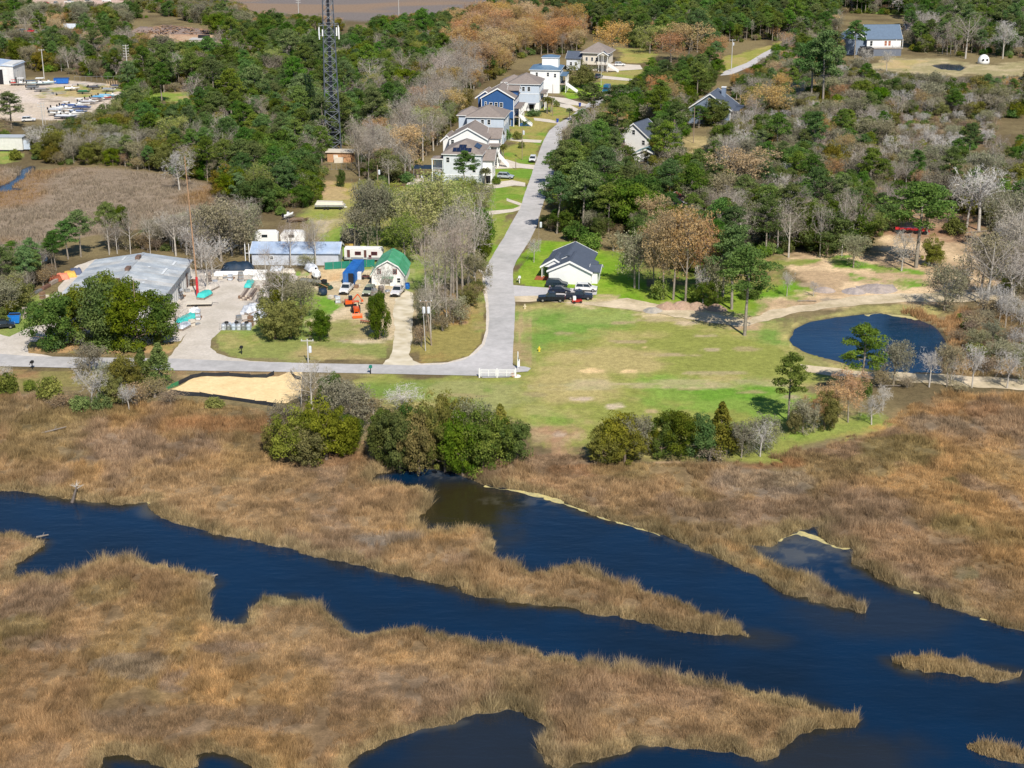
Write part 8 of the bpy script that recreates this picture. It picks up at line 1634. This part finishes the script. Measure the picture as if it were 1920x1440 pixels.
for i in range(14): a = rs.uniform(-.6, 3.6); e = (.4 + math.cos(a) * rs.uniform(.6, 1.4), .3 + rs.uniform(-.5, .5), 2.0 + abs(math.sin(a)) * rs.uniform(.3, 1.0)); m_.tube((.4 * rs.uniform(.7, 1), .25, rs.uniform(1.5, 2.1)), e, .05, .015, 4)
m_.build('branches', DW, o)
# ---------------------------------------------------------------- labels of the trees: look plus nearest landmark
LMK = [('the cell tower', 627, 284), ('the orange mast', 371, 558), ('the big warehouse', 250, 530), ('the long blue shed', 552, 485), ('the green roofed barn', 728, 520), ('the solar panel house', 868, 335), ('the dark blue house', 935, 225), ('the white tower house', 1020, 165), ('the beige street end house', 1115, 125),
 ('the white one storey house', 1070, 510), ('the slate blue gabled house', 1335, 220), ('the half hidden white house', 1195, 275), ('the red roofed cottage', 1262, 392), ('the large slate roofed house', 1640, 95), ('the white dome shelter', 1850, 115), ('the round pond', 1630, 640), ('the mound row', 1280, 580), ('the red trailer', 1712, 438),
 ('the rusty red clearing', 1750, 262), ('the boatyard', 130, 190), ('the white mobile office', 20, 284), ('the small brown marsh', 190, 370), ('the sand lot', 440, 730), ('the white gate', 930, 705), ('the creek cove', 800, 890), ('the big grass lot', 1200, 700), ('the log heap', 320, 60), ('the tall pale power pole', 241, 155), ('the far marsh', 650, 20),
 ('the far road', 1400, 120), ('the dirt road end', 1880, 725), ('the pond road bend', 1790, 560), ('the grassy boat yard', 620, 420), ('the bare wood pole', 709, 366), ('the yellow road sign', 1062, 262), ('the small far pond', 1778, 125), ('the creek tip', 1500, 840), ('the track mouth', 770, 680), ('the brown east reeds', 1850, 650), ('the grey earth mounds', 1600, 545), ('the west yard edge', 10, 540),
 ('the garden clearing', 1300, 275), ('the pale metal roof', 138, 55), ('the far lot cars', 150, 8), ('the teal box truck', 1137, 172), ('the curve verge car', 999, 303), ('the east woods edge', 1880, 330), ('the mid east woods', 1560, 330), ('the bare pine row', 1580, 470), ('the upper east woods', 1500, 180), ('the big pine wood', 450, 200), ('the pines west of the street', 820, 110)]
LOOK = {'pine': 'dark green pine', 'oak': 'round dark green oak', 'olive': 'olive brown oak', 'cedar': 'pointed yellow green cedar', 'bare': 'leafless grey tree', 'white': 'low whitish leafless tree', 'tallbare': 'slender tall leafless tree', 'autumn': 'rusty orange leaved tree', 'bud': 'yellow green budding tree', 'mossy': 'grey green mossy tree', 'shrub': 'low green bush', 'brush': 'dry brown bush', 'palm': 'small fan palm'}
LW = [(n_, *G(a, b_)) for n_, a, b_ in LMK]
ORD = ['closest', 'second closest', 'third closest', 'fourth closest', 'fifth closest', 'sixth closest', 'seventh closest', 'eighth closest', 'ninth closest', 'tenth closest', 'eleventh closest', 'twelfth closest', 'thirteenth closest', 'fourteenth closest', 'fifteenth closest', 'sixteenth closest', 'seventeenth closest', 'eighteenth closest', 'nineteenth closest', 'twentieth closest']
ORD += ['twenty %s closest' % w_ for w_ in 'first second third fourth fifth sixth seventh eighth ninth'.split()] + ['thirtieth closest'] + ['thirty %s closest' % w_ for w_ in 'first second third fourth fifth sixth seventh eighth ninth'.split()] + ['fortieth closest']
bk = {}
for t in TREES:
    key, x, y, hh, o, auto = t
    ds = sorted((math.hypot(x - a, y - b_), n_, a, b_) for n_, a, b_ in LW); d, n_, a, b_ = ds[0]; dx, dy = x - a, y - b_
    way = ('behind' if dy > 0 else 'in front of') if abs(dy) > abs(dx) else ('right of' if dx > 0 else 'left of')
    bk.setdefault((key, way, n_), []).append((d, o))
for (key, way, n_), L_ in bk.items():
    L_.sort(key=lambda q: q[0])
    for i, (d, o) in enumerate(L_):
        o['label'] = '%s %s %s' % (LOOK[key], way, n_) + (', %s' % ORD[min(i, len(ORD) - 1)] if len(L_) > 1 else '')
        o['group'] = {'pine': 'pines', 'oak': 'green oaks', 'olive': 'olive oaks', 'cedar': 'cedars', 'bare': 'leafless trees', 'white': 'whitish trees', 'tallbare': 'tall leafless trees', 'autumn': 'rusty trees', 'bud': 'budding trees', 'mossy': 'mossy trees', 'shrub': 'green bushes', 'brush': 'dry bushes', 'palm': 'palms'}[key] + ' around the settlement'
